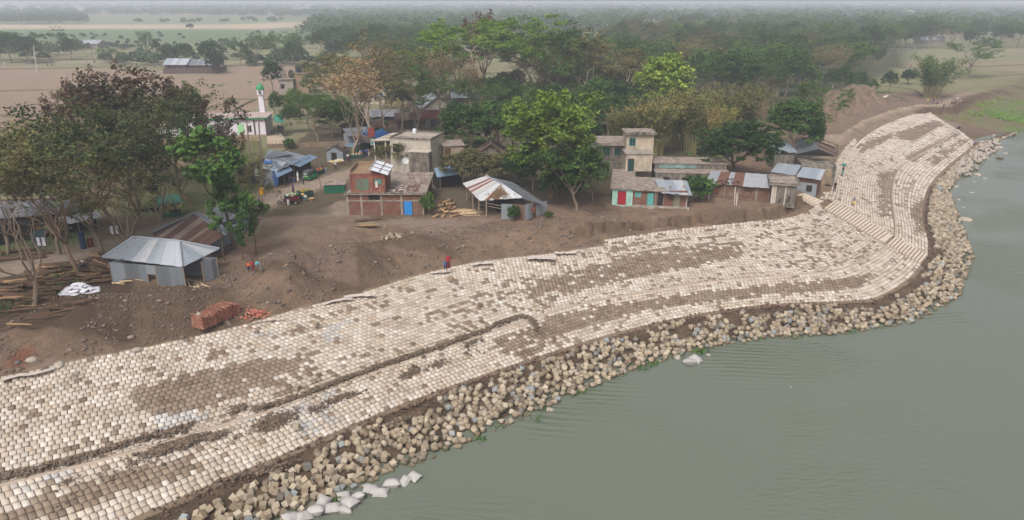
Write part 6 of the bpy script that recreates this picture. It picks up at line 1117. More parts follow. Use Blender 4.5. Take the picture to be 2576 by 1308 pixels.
# ---------------------------------------------------------------- people
def pose_joints(p):
    """joint -> (x, y, z, radius); the figure faces -y, 1.65 m tall"""
    J = dict(pel=(0, 0, .90, .125), bel=(0, 0, 1.05, .115), che=(0, 0, 1.25, .135), nkb=(0, 0, 1.41, .06), nek=(0, -.01, 1.47, .052), hdb=(0, -.025, 1.55, .085), hdt=(0, -.015, 1.64, .075), nos=(0, -.125, 1.545, .016), earL=(.085, -.01, 1.55, .015), earR=(-.085, -.01, 1.55, .015))
    for s, n in ((1, 'L'), (-1, 'R')):
        J.update({'sh' + n: (s * .18, 0, 1.37, .055), 'el' + n: (s * .24, .02, 1.10, .04), 'wr' + n: (s * .25, -.06, .87, .026), 'pa' + n: (s * .25, -.085, .80, .03),
                  'hi' + n: (s * .09, 0, .86, .09), 'kn' + n: (s * .10, -.01, .48, .058), 'an' + n: (s * .10, .02, .09, .036), 'to' + n: (s * .11, -.15, .035, .034)})
    def mv(k, x, y, z): J[k] = (x, y, z, J[k][3])
    if p == 'walk':
        mv('knL', .10, -.16, .50); mv('anL', .10, -.22, .10); mv('toL', .11, -.38, .06); mv('knR', -.10, .06, .48); mv('anR', -.10, .28, .16); mv('toR', -.11, .18, .03); mv('elL', .24, .14, 1.12); mv('wrL', .22, .16, .9); mv('paL', .22, .16, .83); mv('elR', -.24, -.1, 1.12); mv('wrR', -.22, -.28, .95); mv('paR', -.21, -.34, .9)
    if p in ('hold',):
        for s, n in ((1, 'L'), (-1, 'R')): mv('wr' + n, s * .14, -.26, 1.12); mv('pa' + n, s * .10, -.32, 1.15)
    if p == 'carry':
        for s, n in ((1, 'L'), (-1, 'R')): mv('el' + n, s * .28, -.02, 1.5); mv('wr' + n, s * .16, -.02, 1.70); mv('pa' + n, s * .10, -.02, 1.75)
    if p == 'bend':
        a = 1.15
        def rot(k):
            x, y, z, r = J[k]; dz = z - .88; J[k] = (x, y * math.cos(a) - dz * math.sin(a), .88 + dz * math.cos(a) + y * math.sin(a), r)
        for k in list(J):
            if k[:2] in ('be', 'ch', 'nk', 'ne', 'hd', 'no', 'ea', 'sh'): rot(k)
        for s, n in ((1, 'L'), (-1, 'R')):
            x, y, z, r = J['sh' + n]; mv('el' + n, s * .21, y - .02, z - .27); mv('wr' + n, s * .17, y - .12, z - .48); mv('pa' + n, s * .16, y - .15, z - .54)
    if p in ('sit', 'squat'):
        dz = -.45 if p == 'sit' else -.66
        for k in list(J):
            if k[:2] not in ('kn', 'an', 'to'): x, y, z, r = J[k]; J[k] = (x, y + (.0 if z + dz < .5 else -.06), z + dz, r)
        for s, n in ((1, 'L'), (-1, 'R')):
            if p == 'sit': mv('kn' + n, s * .14, -.42, .48); mv('an' + n, s * .14, -.42, .09); mv('to' + n, s * .15, -.58, .035)
            else: mv('kn' + n, s * .2, -.34, .46); mv('an' + n, s * .14, -.12, .09); mv('to' + n, s * .16, -.28, .035)
            z = J['sh' + n][2]; mv('el' + n, s * .26, -.12, z - .24); mv('wr' + n, s * .14, -.34, max(z - .3, .5)); mv('pa' + n, s * .10, -.40, max(z - .32, .48))
    E_ = [('pel', 'bel'), ('bel', 'che'), ('che', 'nkb'), ('nkb', 'nek'), ('nek', 'hdb'), ('hdb', 'hdt'), ('hdb', 'nos'), ('hdb', 'earL'), ('hdb', 'earR')]
    for n in 'LR': E_ += [('che', 'sh' + n), ('sh' + n, 'el' + n), ('el' + n, 'wr' + n), ('wr' + n, 'pa' + n), ('pel', 'hi' + n), ('hi' + n, 'kn' + n), ('kn' + n, 'an' + n), ('an' + n, 'to' + n)]
    for s, n in ((1, 'L'), (-1, 'R')):
        w_, q = Vector(J['wr' + n][:3]), Vector(J['pa' + n][:3]); d = (q - w_).normalized(); side = Vector((0, -1, 0)) if abs(d.y) < .8 else Vector((1, 0, 0)); side = (side - d * side.dot(d)).normalized(); nrm = d.cross(side)
        for i, (o, L) in enumerate(((-.026, .062), (-.009, .072), (.009, .076), (.026, .068))):
            a = q + side * o + d * .02; b = a + d * L * .55 + nrm * .006; c = b + d * L * .45 + nrm * .02 * -s; J['f%d%s' % (i, n)] = (*b, .009); J['g%d%s' % (i, n)] = (*c, .008); E_ += [('pa' + n, 'f%d%s' % (i, n)), ('f%d%s' % (i, n), 'g%d%s' % (i, n))]
        t = q + side * .04 - d * .02; J['th' + n] = (*t, .010); J['tt' + n] = (*(t + side * .012 + d * .04), .009); E_ += [('pa' + n, 'th' + n), ('th' + n, 'tt' + n)]
    return J, E_
POSE = {}
def pose_mesh(p):
    if p in POSE: return POSE[p]
    J, E_ = pose_joints(p); ks = list(J); me = bpy.data.meshes.new('skel'); me.from_pydata([J[k][:3] for k in ks], [(ks.index(a), ks.index(b)) for a, b in E_], []); o = bpy.data.objects.new('skel', me); C.objects.link(o)
    md = o.modifiers.new('s', 'SKIN'); 
    for i, k in enumerate(ks): me.skin_vertices[0].data[i].radius = (J[k][3], J[k][3] * (.8 if k in ('che', 'bel', 'pel') else 1)); me.skin_vertices[0].data[i].use_root = (k == 'pel')
    md.use_smooth_shade = True; sb = o.modifiers.new('u', 'SUBSURF'); sb.levels = 1; sb.render_levels = 1
    dg = bpy.context.evaluated_depsgraph_get(); dg.update(); body = bpy.data.meshes.new_from_object(o.evaluated_get(dg)); body.name = 'body_' + p; bpy.data.objects.remove(o)
    V = np.array([v.co[:] for v in body.vertices]); N = np.array([v.normal[:] for v in body.vertices]); seg = [(np.array(J[a][:3]), np.array(J[b][:3])) for a, b in E_]; D = []
    for a, b in seg: d = b - a; t = np.clip(((V - a) @ d) / (d @ d + 1e-9), 0, 1); D.append(np.linalg.norm(V - a - t[:, None] * d, axis=1))
    near = np.argmin(np.array(D), 0); nm = [E_[i] for i in near]
    def part(name, sel, off_):
        ids = [i for i in range(len(V)) if sel(nm[i], V[i])]; st = set(ids); mp = {}; vs = []; fs = []
        for f in body.polygons:
            if all(i in st for i in f.vertices):
                g = []
                for i in f.vertices:
                    if i not in mp: mp[i] = len(vs); vs.append(tuple(V[i] + N[i] * off_))
                    g.append(mp[i])
                fs.append(g)
        m = bpy.data.meshes.new(name); m.from_pydata(vs, [], fs); m.polygons.foreach_set('use_smooth', [True] * len(fs)); m.materials.append(None); return m
    tors = lambda e: e[0] in ('pel', 'bel', 'che') and e[1] in ('bel', 'che', 'nkb', 'shL', 'shR'); leg = lambda e: e[0][:2] in ('hi', 'kn') or e[1][:2] == 'hi' or e == ('pel', 'bel')
    hz = J['hdb']; c = np.array(hz[:3]) + [0, .02, .03]
    body.materials.clear(); body.materials.append(None)
    POSE[p] = dict(body=body, shirt=part('shirt', lambda e, v: tors(e) or e[0][:2] == 'sh', .02), long_shirt=part('long_shirt', lambda e, v: tors(e) or e[0][:2] in ('sh', 'el') or e[1][:2] == 'hi', .025), trousers=part('trousers', lambda e, v: leg(e), .022), shorts=part('shorts', lambda e, v: e[0][:2] == 'hi' or e[1][:2] == 'hi' or e == ('pel', 'bel'), .028),
                   hair=part('hair', lambda e, v: e in (('hdb', 'hdt'), ('nek', 'hdb'), ('hdb', 'earL'), ('hdb', 'earR')) and (v[2] > c[2] - .01 or v[1] > c[1] + .01) and not (v[1] < c[1] - .05 and v[2] < c[2] + .03), .012), J=J)
    return POSE[p]
def cloth(n, c): return mat_plain('cloth_' + n, c, .85, .15, 6)
SKIN = mat_plain('brown_skin', S(112, 76, 56), .6, .1); HAIRM = mat_plain('black_hair', S(24, 20, 20), .6, .1)
PC = {'blue': S(44, 96, 158), 'navy': S(34, 42, 72), 'red': S(158, 44, 56), 'maroon': S(96, 34, 44), 'orange': S(206, 98, 44), 'cyan': S(96, 176, 186), 'white': S(214, 210, 208), 'grey': S(112, 114, 122), 'purple': S(74, 44, 124), 'black': S(30, 28, 32), 'yellow': S(212, 176, 84), 'teal': S(52, 128, 118), 'brown': S(112, 80, 66), 'green': S(84, 118, 66), 'sky': S(92, 120, 164), 'pink': S(190, 130, 140), 'khaki': S(150, 132, 100)}
def person(pos, h, pose, rz, top, low, lab, lower='trousers', sleeves='shirt', head=None, group=None, tiny=False):
    q = pose_mesh(pose); p = pos if isinstance(pos, Vector) else GG(*pos); o = empty('person', lab, 'person', p, rz, group); s = h / 1.68; o.scale = (s, s, s)
    def slot(ob, m): ob.material_slots[0].link = 'OBJECT'; ob.material_slots[0].material = m
    b = link('body', q['body'], o); slot(b, SKIN); t = link('shirt', q[sleeves], o); slot(t, cloth(top, PC[top]))
    if lower in ('trousers', 'shorts'): l = link(lower, q[lower], o); slot(l, cloth(low, PC[low]))
    else:
        z0 = .32 if lower == 'lungi' else .08; pz = q['J']['pel'][2]
        if pose in ('sit', 'squat'): l = link('trousers', q['trousers'], o); slot(l, cloth(low, PC[low]))
        else:
            m = MB(); n0 = 12
            for z, rx, ry in ((z0, .21, .19), (.45, .19, .16), (.8, .17, .14), (1.02, .14, .11)):
                for j in range(n0): a = 2 * math.pi * j / n0; m.v.append((rx * math.cos(a) * (1 + .06 * (j % 2)), ry * math.sin(a) * (1 + .06 * (j % 2)) - (.02 if z < .5 else 0), z))
            for k in range(3):
                for j in range(n0): m.f.append((k * n0 + j, k * n0 + (j + 1) % n0, (k + 1) * n0 + (j + 1) % n0, (k + 1) * n0 + j)); m.m.append(0)
            m.build(lower, cloth(low, PC[low]), o, True)
    hr = link('hair' if head is None else 'head_cloth', q['hair'], o); slot(hr, HAIRM if head is None else cloth(head, PC[head])); return o
def facing(deg): return math.radians(deg)
PEOPLE = [((1121,684),1.42,'walk',20,'blue','navy','boy in blue shirt and dark shorts walking on the crest row','shorts'), ((1128,675),1.66,'stand',15,'red','maroon','woman in red shawl on the mud beside the boy in blue','dress','long_shirt','red'),
 ((627,686),1.3,'stand',170,'orange','navy','child in orange shirt standing by the pit edge','shorts'), ((638,684),1.35,'stand',200,'red','maroon','child in red shirt beside the child in orange','trousers'), ((657,682),1.6,'bend',-60,'cyan','grey','man in pale cyan shirt bending over the pit','trousers'),
 ((213,680),1.6,'sit',-40,'white','grey','man in white shirt and grey wrap sitting on the logs','trousers','shirt','white'), ((654,523),1.62,'walk',120,'navy','navy','woman in long dark blue dress walking on the road','dress','long_shirt','navy'), ((662,522),1.45,'carry',120,'brown','khaki','girl in brown dress with hands on her head on the road','lungi'),
 ((738,486),1.62,'stand',90,'purple','black','woman in purple shawl standing on the road','dress','long_shirt','purple'), ((764,465),1.66,'stand',100,'sky','black','man in blue grey shirt with hands together facing the auto rickshaw','trousers','shirt'), ((750,455),1.66,'stand',-50,'white','white','man in white robe and cap under the blue awning','dress','long_shirt','white'),
 ((729,456),1.55,'sit',60,'grey','brown','man in grey shirt seated on the left blue stool','trousers'), ((741,457),1.55,'sit',-90,'maroon','brown','man in maroon shirt seated on the right blue stool','trousers'),
 ((813,436),1.6,'hold',160,'maroon','khaki','man in maroon shirt serving at the roadside vegetable table','lungi'), ((821,440),1.62,'stand',170,'grey','grey','man in grey clothes buying at the roadside vegetable table','trousers'), ((758,506),1.62,'bend',150,'yellow','black','vendor in yellow shirt bending over the vegetable boxes','trousers'), ((769,505),1.5,'sit',30,'white','teal','man in white cap and teal wrap sitting beside the vegetable boxes','trousers','shirt','white'),
 ((726,517),1.62,'stand',170,'black','white','man in dark vest and white trousers standing at the cargo tricycle','trousers','shirt','white'), ((741,503),1.3,'stand',190,'teal','teal','person in teal cap behind the cargo tricycle','trousers','shirt','teal'),
 ((876,407),1.6,'hold',10,'white','maroon','vendor in white vest and maroon wrap behind the long table','lungi'), ((907,395),1.6,'stand',60,'white','white','man in white robe at the left of the bazaar group','dress','long_shirt'), ((914,394),1.6,'stand',200,'blue','navy','man in blue shirt at the middle left of the bazaar group','trousers'), ((922,393),1.6,'stand',180,'sky','navy','man in pale blue robe at the middle right of the bazaar group','dress','long_shirt'), ((928,392),1.55,'walk',120,'pink','white','person in pink and white at the right of the bazaar group','dress'),
 ((845,428),1.6,'walk',-60,'white','black','man in white shirt and cap passing the dark green booth','trousers','shirt','white'), ((2119,441),1.6,'carry',0,'navy','teal','man carrying a bundle down the crest path','trousers'), ((2099,482),1.68,'walk',180,'black','black','man in black shirt walking on the crest walkway','trousers'), ((2146,520),1.58,'walk',170,'grey','yellow','young man in grey shirt and yellow shorts crossing the paving','shorts'),
 ((2321,282),1.66,'walk',180,'red','grey','man in red shirt at the far peak of the paving','trousers'), ((2373,273),1.6,'stand',0,'grey','navy','man in grey at the far bend above the earth slope','trousers'), ((2333,260),1.6,'stand',20,'yellow','green','woman in yellow and green on the grass at the far bend','dress','long_shirt'), ((2346,261),1.66,'stand',90,'navy','sky','man in dark blue shirt and jeans on the grass at the far bend','trousers'), ((2363,261),1.6,'squat',60,'white','grey','man in white squatting on the grass at the far bend','trousers'), ((2357,262),1.5,'squat',20,'grey','black','man in grey squatting beside the one in white','trousers'),
 ((2394,262),1.6,'squat',-20,'maroon','black','man in maroon squatting at the bank edge','trousers'), ((2402,262),1.6,'squat',-60,'black','black','man in black squatting at the bank edge','trousers'), ((2407,257),1.66,'stand',-30,'white','grey','man in white shirt standing behind the squatting pair','trousers','shirt','white'), ((2416,258),1.6,'squat',-70,'white','khaki','man in white squatting alone at the bank edge','trousers'),
 ((2451,366),1.6,'squat',-60,'purple','maroon','woman in purple squatting at the far corner of the paving','trousers','shirt','purple'), ((2413,326),1.55,'bend',-40,'blue','navy','man in blue bending on the earth slope beside a stick','trousers'),
 ((12,163),1.7,'walk',90,'white','white','far walker in white at the left end of the field path','dress','long_shirt'), ((76,163),1.7,'walk',-90,'white','grey','far walker in white and grey on the field path','trousers'), ((120,166),1.65,'walk',90,'maroon','maroon','far walker in maroon on the field path, left of a pair','dress','long_shirt'), ((131,166),1.65,'walk',90,'black','black','far walker in black on the field path, right of a pair','dress','long_shirt'), ((239,160),1.7,'stand',0,'navy','navy','far figure in dark blue standing below the silver shed','trousers'),
 ((2245,168),1.65,'stand',0,'navy','black','far figure in dark blue in the meadow clearing, left','trousers'), ((2256,168),1.6,'stand',40,'black','black','far figure in black in the meadow clearing, middle','trousers'), ((2291,170),1.6,'walk',90,'orange','maroon','far figure in orange in the meadow clearing, right','dress')]
for a in PEOPLE:
    pos, h, po, rz = a[:4]; kw = dict(zip(('lower', 'sleeves', 'head'), a[7:])); top, low, lab = a[4], a[5], a[6]
    v = pos[1]; zz = None
    if pos == (1121, 684): p = G(1121, 684, ZT + .12)
    elif pos[0] > 2090 and 430 < v < 530:
        p = G(pos[0], v, -1.0); i = np.argmin(np.hypot(pT2[:, 0] - p.x, pT2[:, 1] - p.y)); 
        if pos[0] == 2146: p = G(pos[0], v, -2.0); i = np.argmin(np.hypot(pT2[:, 0] - p.x, pT2[:, 1] - p.y) + np.hypot(rU2[:, 0] - p.x, rU2[:, 1] - p.y)); a_ = np.hypot(pT2[i, 0] - p.x, pT2[i, 1] - p.y); b_ = np.hypot(rU2[i, 0] - p.x, rU2[i, 1] - p.y); p = G(pos[0], v, ZT + (ZU - ZT) * a_ / (a_ + b_) + .12)
    elif pos[0] in (2451,): p = G(pos[0], v, ZE + .2)
    else: p = GG(*pos)
    if 'sitting on the logs' in lab: p.z += .35
    person(p, h, po, facing(rz), top, low, lab, **kw)
bn = G(2119, 441, -1.0); o = MB().lathe([(0, 0), (.38, .03), (.5, .18), (.36, .34), (0, .4)], 12).build('cloth_bundle', cloth('teal', PC['teal'])); o.location = (bn.x, bn.y, bn.z + 1.72); tag(o, 'teal cloth bundle held on the head of the man on the crest path', 'bundle')
# ---------------------------------------------------------------- vehicles
def wheel(par, x, y, z, r, w_, name='wheel'):
    t = MB().lathe([(r * .62, -w_ / 2), (r * .95, -w_ / 2), (r, -w_ / 4), (r, w_ / 4), (r * .95, w_ / 2), (r * .62, w_ / 2)], 16).build('tyre', mat_plain('black_rubber', S(28, 28, 28), .9)); h = MB().lathe([(0, -w_ * .42), (r * .62, -w_ * .42), (r * .62, w_ * .42), (0, w_ * .42)], 12).build('rim', mat_plain('dull_rim', S(120, 120, 118), .5))
    w0 = bpy.data.objects.new(name, None); C.objects.link(w0); w0.parent = par; w0.location = (x, y, z); w0.rotation_euler = (math.pi / 2, 0, 0); t.parent = w0; h.parent = w0
def rickshaw(pos, rz):
    o = empty('auto_rickshaw', 'green auto rickshaw with grey canvas hood parked by the tin shops', 'auto rickshaw', pos, rz); gr = mat_plain('rickshaw_green', S(38, 122, 70), .4, .12); cv = mat_plain('dark_grey_canvas', S(66, 72, 74), .85, .15)
    m = MB(); W = .64       # x forward
    prof = [(-1.25, .35), (-1.3, .62), (-1.22, .98), (.35, .98), (.45, .5), (.75, .48), (.95, .95), (1.15, .92), (1.3, .5), (1.22, .32), (.6, .25), (-.6, .25)]
    n = len(prof)
    for s, y in ((0, -W), (1, W)):
        for x, z in prof: m.v.append((x, y * (1 if x < .5 else .62), z))
    m.f.append(tuple(range(n))); m.f.append(tuple(range(n, 2 * n))[::-1]); m.m += [0, 0]
    for i in range(n): j = (i + 1) % n; m.f.append((i, n + i, n + j, j)); m.m.append(0)
    m.build('body', gr, o); m = MB(); hood = [(-1.24, .98), (-1.2, 1.45), (-.95, 1.68), (.1, 1.74), (.75, 1.62), (.98, 1.5)]
    for k in range(len(hood) - 1): (x0, z0), (x1, z1) = hood[k], hood[k + 1]; m.slab([(x0, -W, z0), (x1, -W * (1 if x1 < .5 else .8), z1), (x1, W * (1 if x1 < .5 else .8), z1), (x0, W, z0)], .03)
    for s in (-1, 1): m.quad((-1.23, s * W, .98), (-.3, s * W, .98), (-.3, s * W, 1.7), (-.95, s * W, 1.68), (-1.2, s * W, 1.45))
    m.build('hood', cv, o); MB().box((-1.262, -.3, 1.12), (-1.235, .3, 1.36)).build('rear_window', mat_plain('milky_window', S(170, 176, 176), .3), o); MB().slab([(.92, -.42, .95), (.92, .42, .95), (.99, .48, 1.5), (.99, -.48, 1.5)], .02).build('windscreen', mat_plain('dusty_glass', S(80, 92, 96), .2), o)
    MB().box((-1.32, -.56, .66), (-1.29, -.36, .76)).build('tail_light', mat_plain('red_lamp', S(150, 30, 30), .3), o); MB().box((-1.32, .36, .66), (-1.29, .56, .76)).build('tail_light', mat_plain('red_lamp', S(150, 30, 30), .3), o); MB().box((-1.315, -.5, .8), (-1.29, .5, .94)).build('yellow_band', mat_plain('pale_lettering_band', S(158, 168, 130), .5), o)
    MB().lathe([(0, 0), (.09, 0), (.1, .06), (0, .08)], 10, (1.3, 0, .75)).build('headlight', mat_plain('lamp_glass', S(200, 200, 190), .2), o); MB().box((-.6, -.5, .6), (-.15, .5, 1.2)).build('seat', DARK, o)
    for s in (-1, 1): MB().tube([(.5, s * .6, .98), (.72, s * .52, 1.62)], .025, 5).build('side_post', gr, o)
    wheel(o, -.8, -.6, .23, .23, .12); wheel(o, -.8, .6, .23, .23, .12); wheel(o, 1.05, 0, .23, .23, .12); return o
pr = GG(783, 452); rickshaw(pr, math.radians(62))
def tricycle(pos, rz):
    o = empty('cargo_tricycle', 'maroon motor cargo tricycle loaded at the roadside vegetable boxes', 'cargo tricycle', pos, rz); mr = mat_plain('maroon_paint', S(92, 30, 34), .4, .2); bl = mat_plain('black_iron', S(36, 34, 36), .6)
    MB().box((-1.5, -.6, .55), (.1, .6, .62)).box((-1.5, -.6, .62), (.1, -.56, .95)).box((-1.5, .56, .62), (.1, .6, .95)).box((-1.5, -.56, .62), (-1.46, .56, .95)).build('cargo_bed', mr, o)
    MB().box((.15, -.2, .55), (.75, .2, .85), taper=.8).build('fuel_tank', mr, o); MB().box((.1, -.22, .85), (.6, .22, .93)).build('seat', bl, o); MB().tube([(.7, 0, .6), (1.1, 0, 1.0), (1.3, 0, .35)], .05, 6).build('front_fork', bl, o); MB().tube([(.95, -.36, 1.1), (1.1, 0, 1.02), (.95, .36, 1.1)], .025, 5).build('handlebar', bl, o)
    MB().box((-.6, -.12, .35), (.8, .12, .5)).build('chassis', bl, o); MB().lathe([(0, 0), (.1, 0), (.11, .08), (0, .1)], 10, (1.18, 0, .88)).build('headlight', mat_plain('lamp_glass', S(200, 200, 190), .2), o); MB().slab([(1.02, -.3, 1.05), (1.02, .3, 1.05), (.9, .22, 1.5), (.9, -.22, 1.5)], .02).build('wind_shield', mat_plain('dusty_glass', S(80, 92, 96), .2), o)
    wheel(o, 1.3, 0, .32, .32, .1); wheel(o, -1.0, -.68, .3, .3, .12); wheel(o, -1.0, .68, .3, .3, .12)
    MB().box((1.1, -.09, .64), (1.5, .09, .67)).build('mudguard', mat_plain('pale_mudguard', S(196, 186, 130), .5), o); return o
tri = tricycle(GG(727, 513), math.radians(192))
def heap_on(par, x0, x1, y0, y1, z, cols, n, seed, nm='vegetables'):
    rs = random.Random(seed); ms = [mat_plain('produce_' + c, {'green': S(84, 122, 52), 'leaf': S(124, 150, 74), 'red': S(160, 56, 40), 'orange': S(186, 104, 52), 'white': S(206, 200, 188), 'brown': S(140, 100, 70), 'yellow': S(190, 160, 80)}[c]) for c in cols]; m = MB()
    for k in range(n): r = rs.uniform(.07, .15); m.lathe([(0, 0), (r, r * .5), (r * .9, r * 1.2), (0, r * 1.5)], 6, (rs.uniform(x0, x1), rs.uniform(y0, y1), z + rs.uniform(0, .16)), m=int((rs.random() * .4 + (k / n) * .6) * len(cols)) % len(cols))
    m.build(nm, ms, par)
def veg_box(a, b, depth, h, cols, lab, seed, box=S(50, 70, 66)):
    A, B_ = GG(*a), GG(*b); rz = math.atan2(B_.y - A.y, B_.x - A.x); L = (B_ - A).xy.length; o = empty('vegetable_stand', lab, 'market stand', (A.x, A.y, min(A.z, B_.z)), rz); mt = mat_plain('dark_green_box_%d' % int(box[1] * 999), box, .7, .25)
    m = MB(); m.box((0, 0, 0), (L, .05, h)).box((0, depth - .05, 0), (L, depth, h)).box((0, .05, 0), (.05, depth - .05, h)).box((L - .05, .05, 0), (L, depth - .05, h)); m.box((.05, .05, h - .2), (L - .05, depth - .05, h - .12)); m.build('box', mt, o); heap_on(o, .15, L - .15, .15, depth - .15, h - .14, cols, int(L * depth * 26), seed); return o
veg_box((737, 510), (757, 503), 1.6, .95, ['leaf', 'green', 'white', 'brown'], 'low dark green box heaped with greens behind the cargo tricycle', 1); veg_box((765, 500), (789, 494), 1.7, .95, ['brown', 'green', 'yellow', 'red'], 'dark green box heaped with gourds behind the bending vendor', 2)
veg_box((793, 445), (818, 436), 1.2, .8, ['orange', 'red', 'green'], 'roadside table of orange and green vegetables near the auto rickshaw', 3); veg_box((875, 402), (915, 398), 1.6, .8, ['green', 'orange', 'white', 'leaf'], 'long table of mixed vegetables in the bazaar lane', 4); veg_box((838, 420), (872, 414), 2.2, .7, ['white', 'yellow', 'white'], 'low table covered with pale cloth and grain left of the long table', 5, S(110, 92, 74))
def basket(pos, lab): o = MB().lathe([(0, 0), (.38, 0), (.52, .34), (.46, .34), (.4, .2), (0, .2)], 14).build('basket', mat_plain('cane_basket', S(168, 134, 96), .9, .3, 8)); o.location = pos; tag(o, lab, 'basket')
basket(GG(783, 504), 'round cane basket on the ground right of the vegetable boxes'); basket(GG(752, 488, .02), 'flat cane basket in front of the woman in purple')
for i, (u, v) in enumerate(((728, 458), (741, 459))):
    o = empty('plastic_stool', ('left', 'right')[i] + ' blue plastic stool under the tin shop awning', 'stool', GG(u, v)); bl = mat_plain('blue_plastic', S(34, 84, 170), .4); MB().lathe([(0, .4), (.17, .4), (.17, .44), (0, .45)], 12).build('seat', bl, o)
    for a in range(4): x, y = .15 * math.cos(a * 1.57 + .78), .15 * math.sin(a * 1.57 + .78); MB().tube([(x * 1.3, y * 1.3, 0), (x, y, .41)], .025, 5).build('leg', bl, o)
tb = empty('tea_table', 'small plank table between the two blue stools', 'table', GG(735, 457)); MB().box((-.5, -.3, .66), (.5, .3, .7)).build('table_top', WOODL, tb)
for x in (-.45, .45):
    for y in (-.25, .25): MB().box((x - .03, y - .03, 0), (x + .03, y + .03, .66)).build('leg', WOODL, tb)
# ---------------------------------------------------------------- logs, planks, bags, bricks
def log_mesh(seed):
    rs = random.Random(seed); m = MB(); pts = [(-.5 + i / 5, rs.uniform(-.02, .02), rs.uniform(-.015, .015)) for i in range(6)]; r = [.075 * rs.uniform(.85, 1.12) for _ in pts]; m.tube(pts, r, 9, cap=False); n = len(pts) - 1
    m.f.append(tuple(range(9))[::-1]); m.f.append(tuple(n * 9 + j for j in range(9))); m.m += [1, 1]; return m.mesh('log', [mat_bark('log_bark', S(70, 54, 44), S(112, 90, 72)), mat_plain('sawn_end', S(176, 138, 98), .9)], True)
LOGS = [log_mesh(i) for i in range(4)]; LOGP = [log_mesh(i + 9) for i in range(2)]
for q in LOGP: q.materials[0] = mat_bark('barked_log', S(136, 106, 78), S(172, 140, 106))
def logpile(region, n, ang, lab, group, L=(1.8, 3.6), r=(1.2, 2.6), seed=1, layers=.9, pale=.15):
    rs = random.Random(seed); pl = []
    for k in range(n):
        while 1:
            u, v = rs.uniform(min(p[0] for p in region), max(p[0] for p in region)), rs.uniform(min(p[1] for p in region), max(p[1] for p in region))
            if inpoly(np.array([u]), np.array([v]), region)[0]: break
        p = GG(u, v); s = rs.uniform(*r); cnt = sum(1 for q in pl if (q - p).xy.length < .8); pl.append(p); o = link('log', rs.choice(LOGP if rs.random() < pale else LOGS)); o.location = (p.x, p.y, p.z + .075 * s + min(cnt, 4) * .16 * layers); o.scale = (rs.uniform(*L), s, s); o.rotation_euler = (rs.uniform(0, 6), rs.gauss(0, .07), math.radians(ang + rs.gauss(0, 11))); tag(o, lab, 'log', group)
logpile([(20,700),(110,672),(280,655),(285,720),(200,700),(140,720),(120,760),(60,780),(10,760)], 78, 12, 'dark log lying in the timber yard left of the silver tin house', 'logs stacked in the timber yard', seed=3)
logpile([(0,640),(60,628),(110,640),(70,660),(0,668)], 12, 22, 'log lying beyond the road at the far left', 'logs beyond the road', seed=4); logpile([(250,640),(285,640),(282,690),(238,680)], 26, -30, 'log leaning in the pile against the left end of the silver tin house', 'logs beside the silver tin house', seed=5, pale=.3)
logpile([(20,780),(150,735),(230,760),(190,800),(60,830),(0,825)], 34, 14, 'thin dark pole in the heap at the lower left of the timber yard', 'poles heaped at the lower left', r=(.6, 1.2), L=(2, 4), seed=6); logpile([(1085,515),(1150,512),(1150,545),(1092,546)], 22, 55, 'rough log chunk stacked beside the barn', 'log chunks beside the barn', L=(1.0, 2.0), r=(1.6, 3.0), seed=7, pale=.55)
o = link('log', LOGS[0]); p = GG(925, 556); o.location = p + Vector((0, 0, .2)); o.scale = (3.4, 2.8, 2.8); o.rotation_euler = (0, 0, .35); tag(o, 'single dark log with red sawn end lying by the puddle', 'log')
def planks(u, v, n, lab, group, rzs, seed, L=(1.6, 2.6)):
    rs = random.Random(seed); me = MB().box((-.5, -.07, 0), (.5, .07, .03)).mesh('plank', mat_plain('fresh_sawn_wood', S(214, 186, 146), .8, .12))
    for k in range(n): p = GG(u + rs.gauss(0, 13), v + rs.gauss(0, 4)); o = link('plank', me); o.location = p + Vector((0, 0, .05 + .035 * k * .5)); o.scale = (rs.uniform(*L), rs.uniform(.7, 1.3), 1); o.rotation_euler = (0, rs.gauss(0, .04), rzs + rs.gauss(0, .35)); tag(o, lab, 'plank', group)
planks(1170, 537, 18, 'fresh pale plank in the pile left of the barn posts', 'pale planks by the barn', -.1, 1); planks(320, 708, 9, 'pale off-cut lying at the front wall of the silver tin house', 'pale off-cuts by the tin house', .3, 2, (.8, 1.6)); planks(500, 722, 5, 'pale plank sticking out at the right side of the silver tin house', 'planks right of the tin house', -.5, 3)
def bag_mesh(seed, full=.2):
    rs = random.Random(seed); m = MB(); n, k = 10, 7
    for s in (1, -1):
        for j in range(k + 1):
            for i in range(n + 1):
                x, y = i / n * 2 - 1, j / k * 2 - 1; e = (1 - abs(x) ** 2.6) * (1 - abs(y) ** 2.6); px_ = x * .48 * (1 - .08 * (1 - abs(y))); py_ = y * .29 * (1 - .10 * (1 - abs(x))); m.v.append((px_ + rs.uniform(-.006, .006), py_ + rs.uniform(-.006, .006), s * full * max(e, 0) ** .5 * .62 + (.018 * math.sin(9 * x + seed) * max(e, 0))))
    for s in (0, 1):
        b = s * (n + 1) * (k + 1)
        for j in range(k):
            for i in range(n): q = b + j * (n + 1) + i; f = (q, q + 1, q + n + 2, q + n + 1); m.f.append(f if s == 0 else f[::-1]); m.m.append(0)
    return m.mesh('sack', mat_plain('white_woven_sack', S(206, 204, 210), .8, .1, 2), True)
BAGS = [bag_mesh(i, .2 + .03 * i) for i in range(3)]; GEO = [bag_mesh(i + 5, .46) for i in range(3)]
for q in GEO: q.materials[0] = mat_plain('grey_geotextile', S(168, 163, 160), .85, .3, 2)
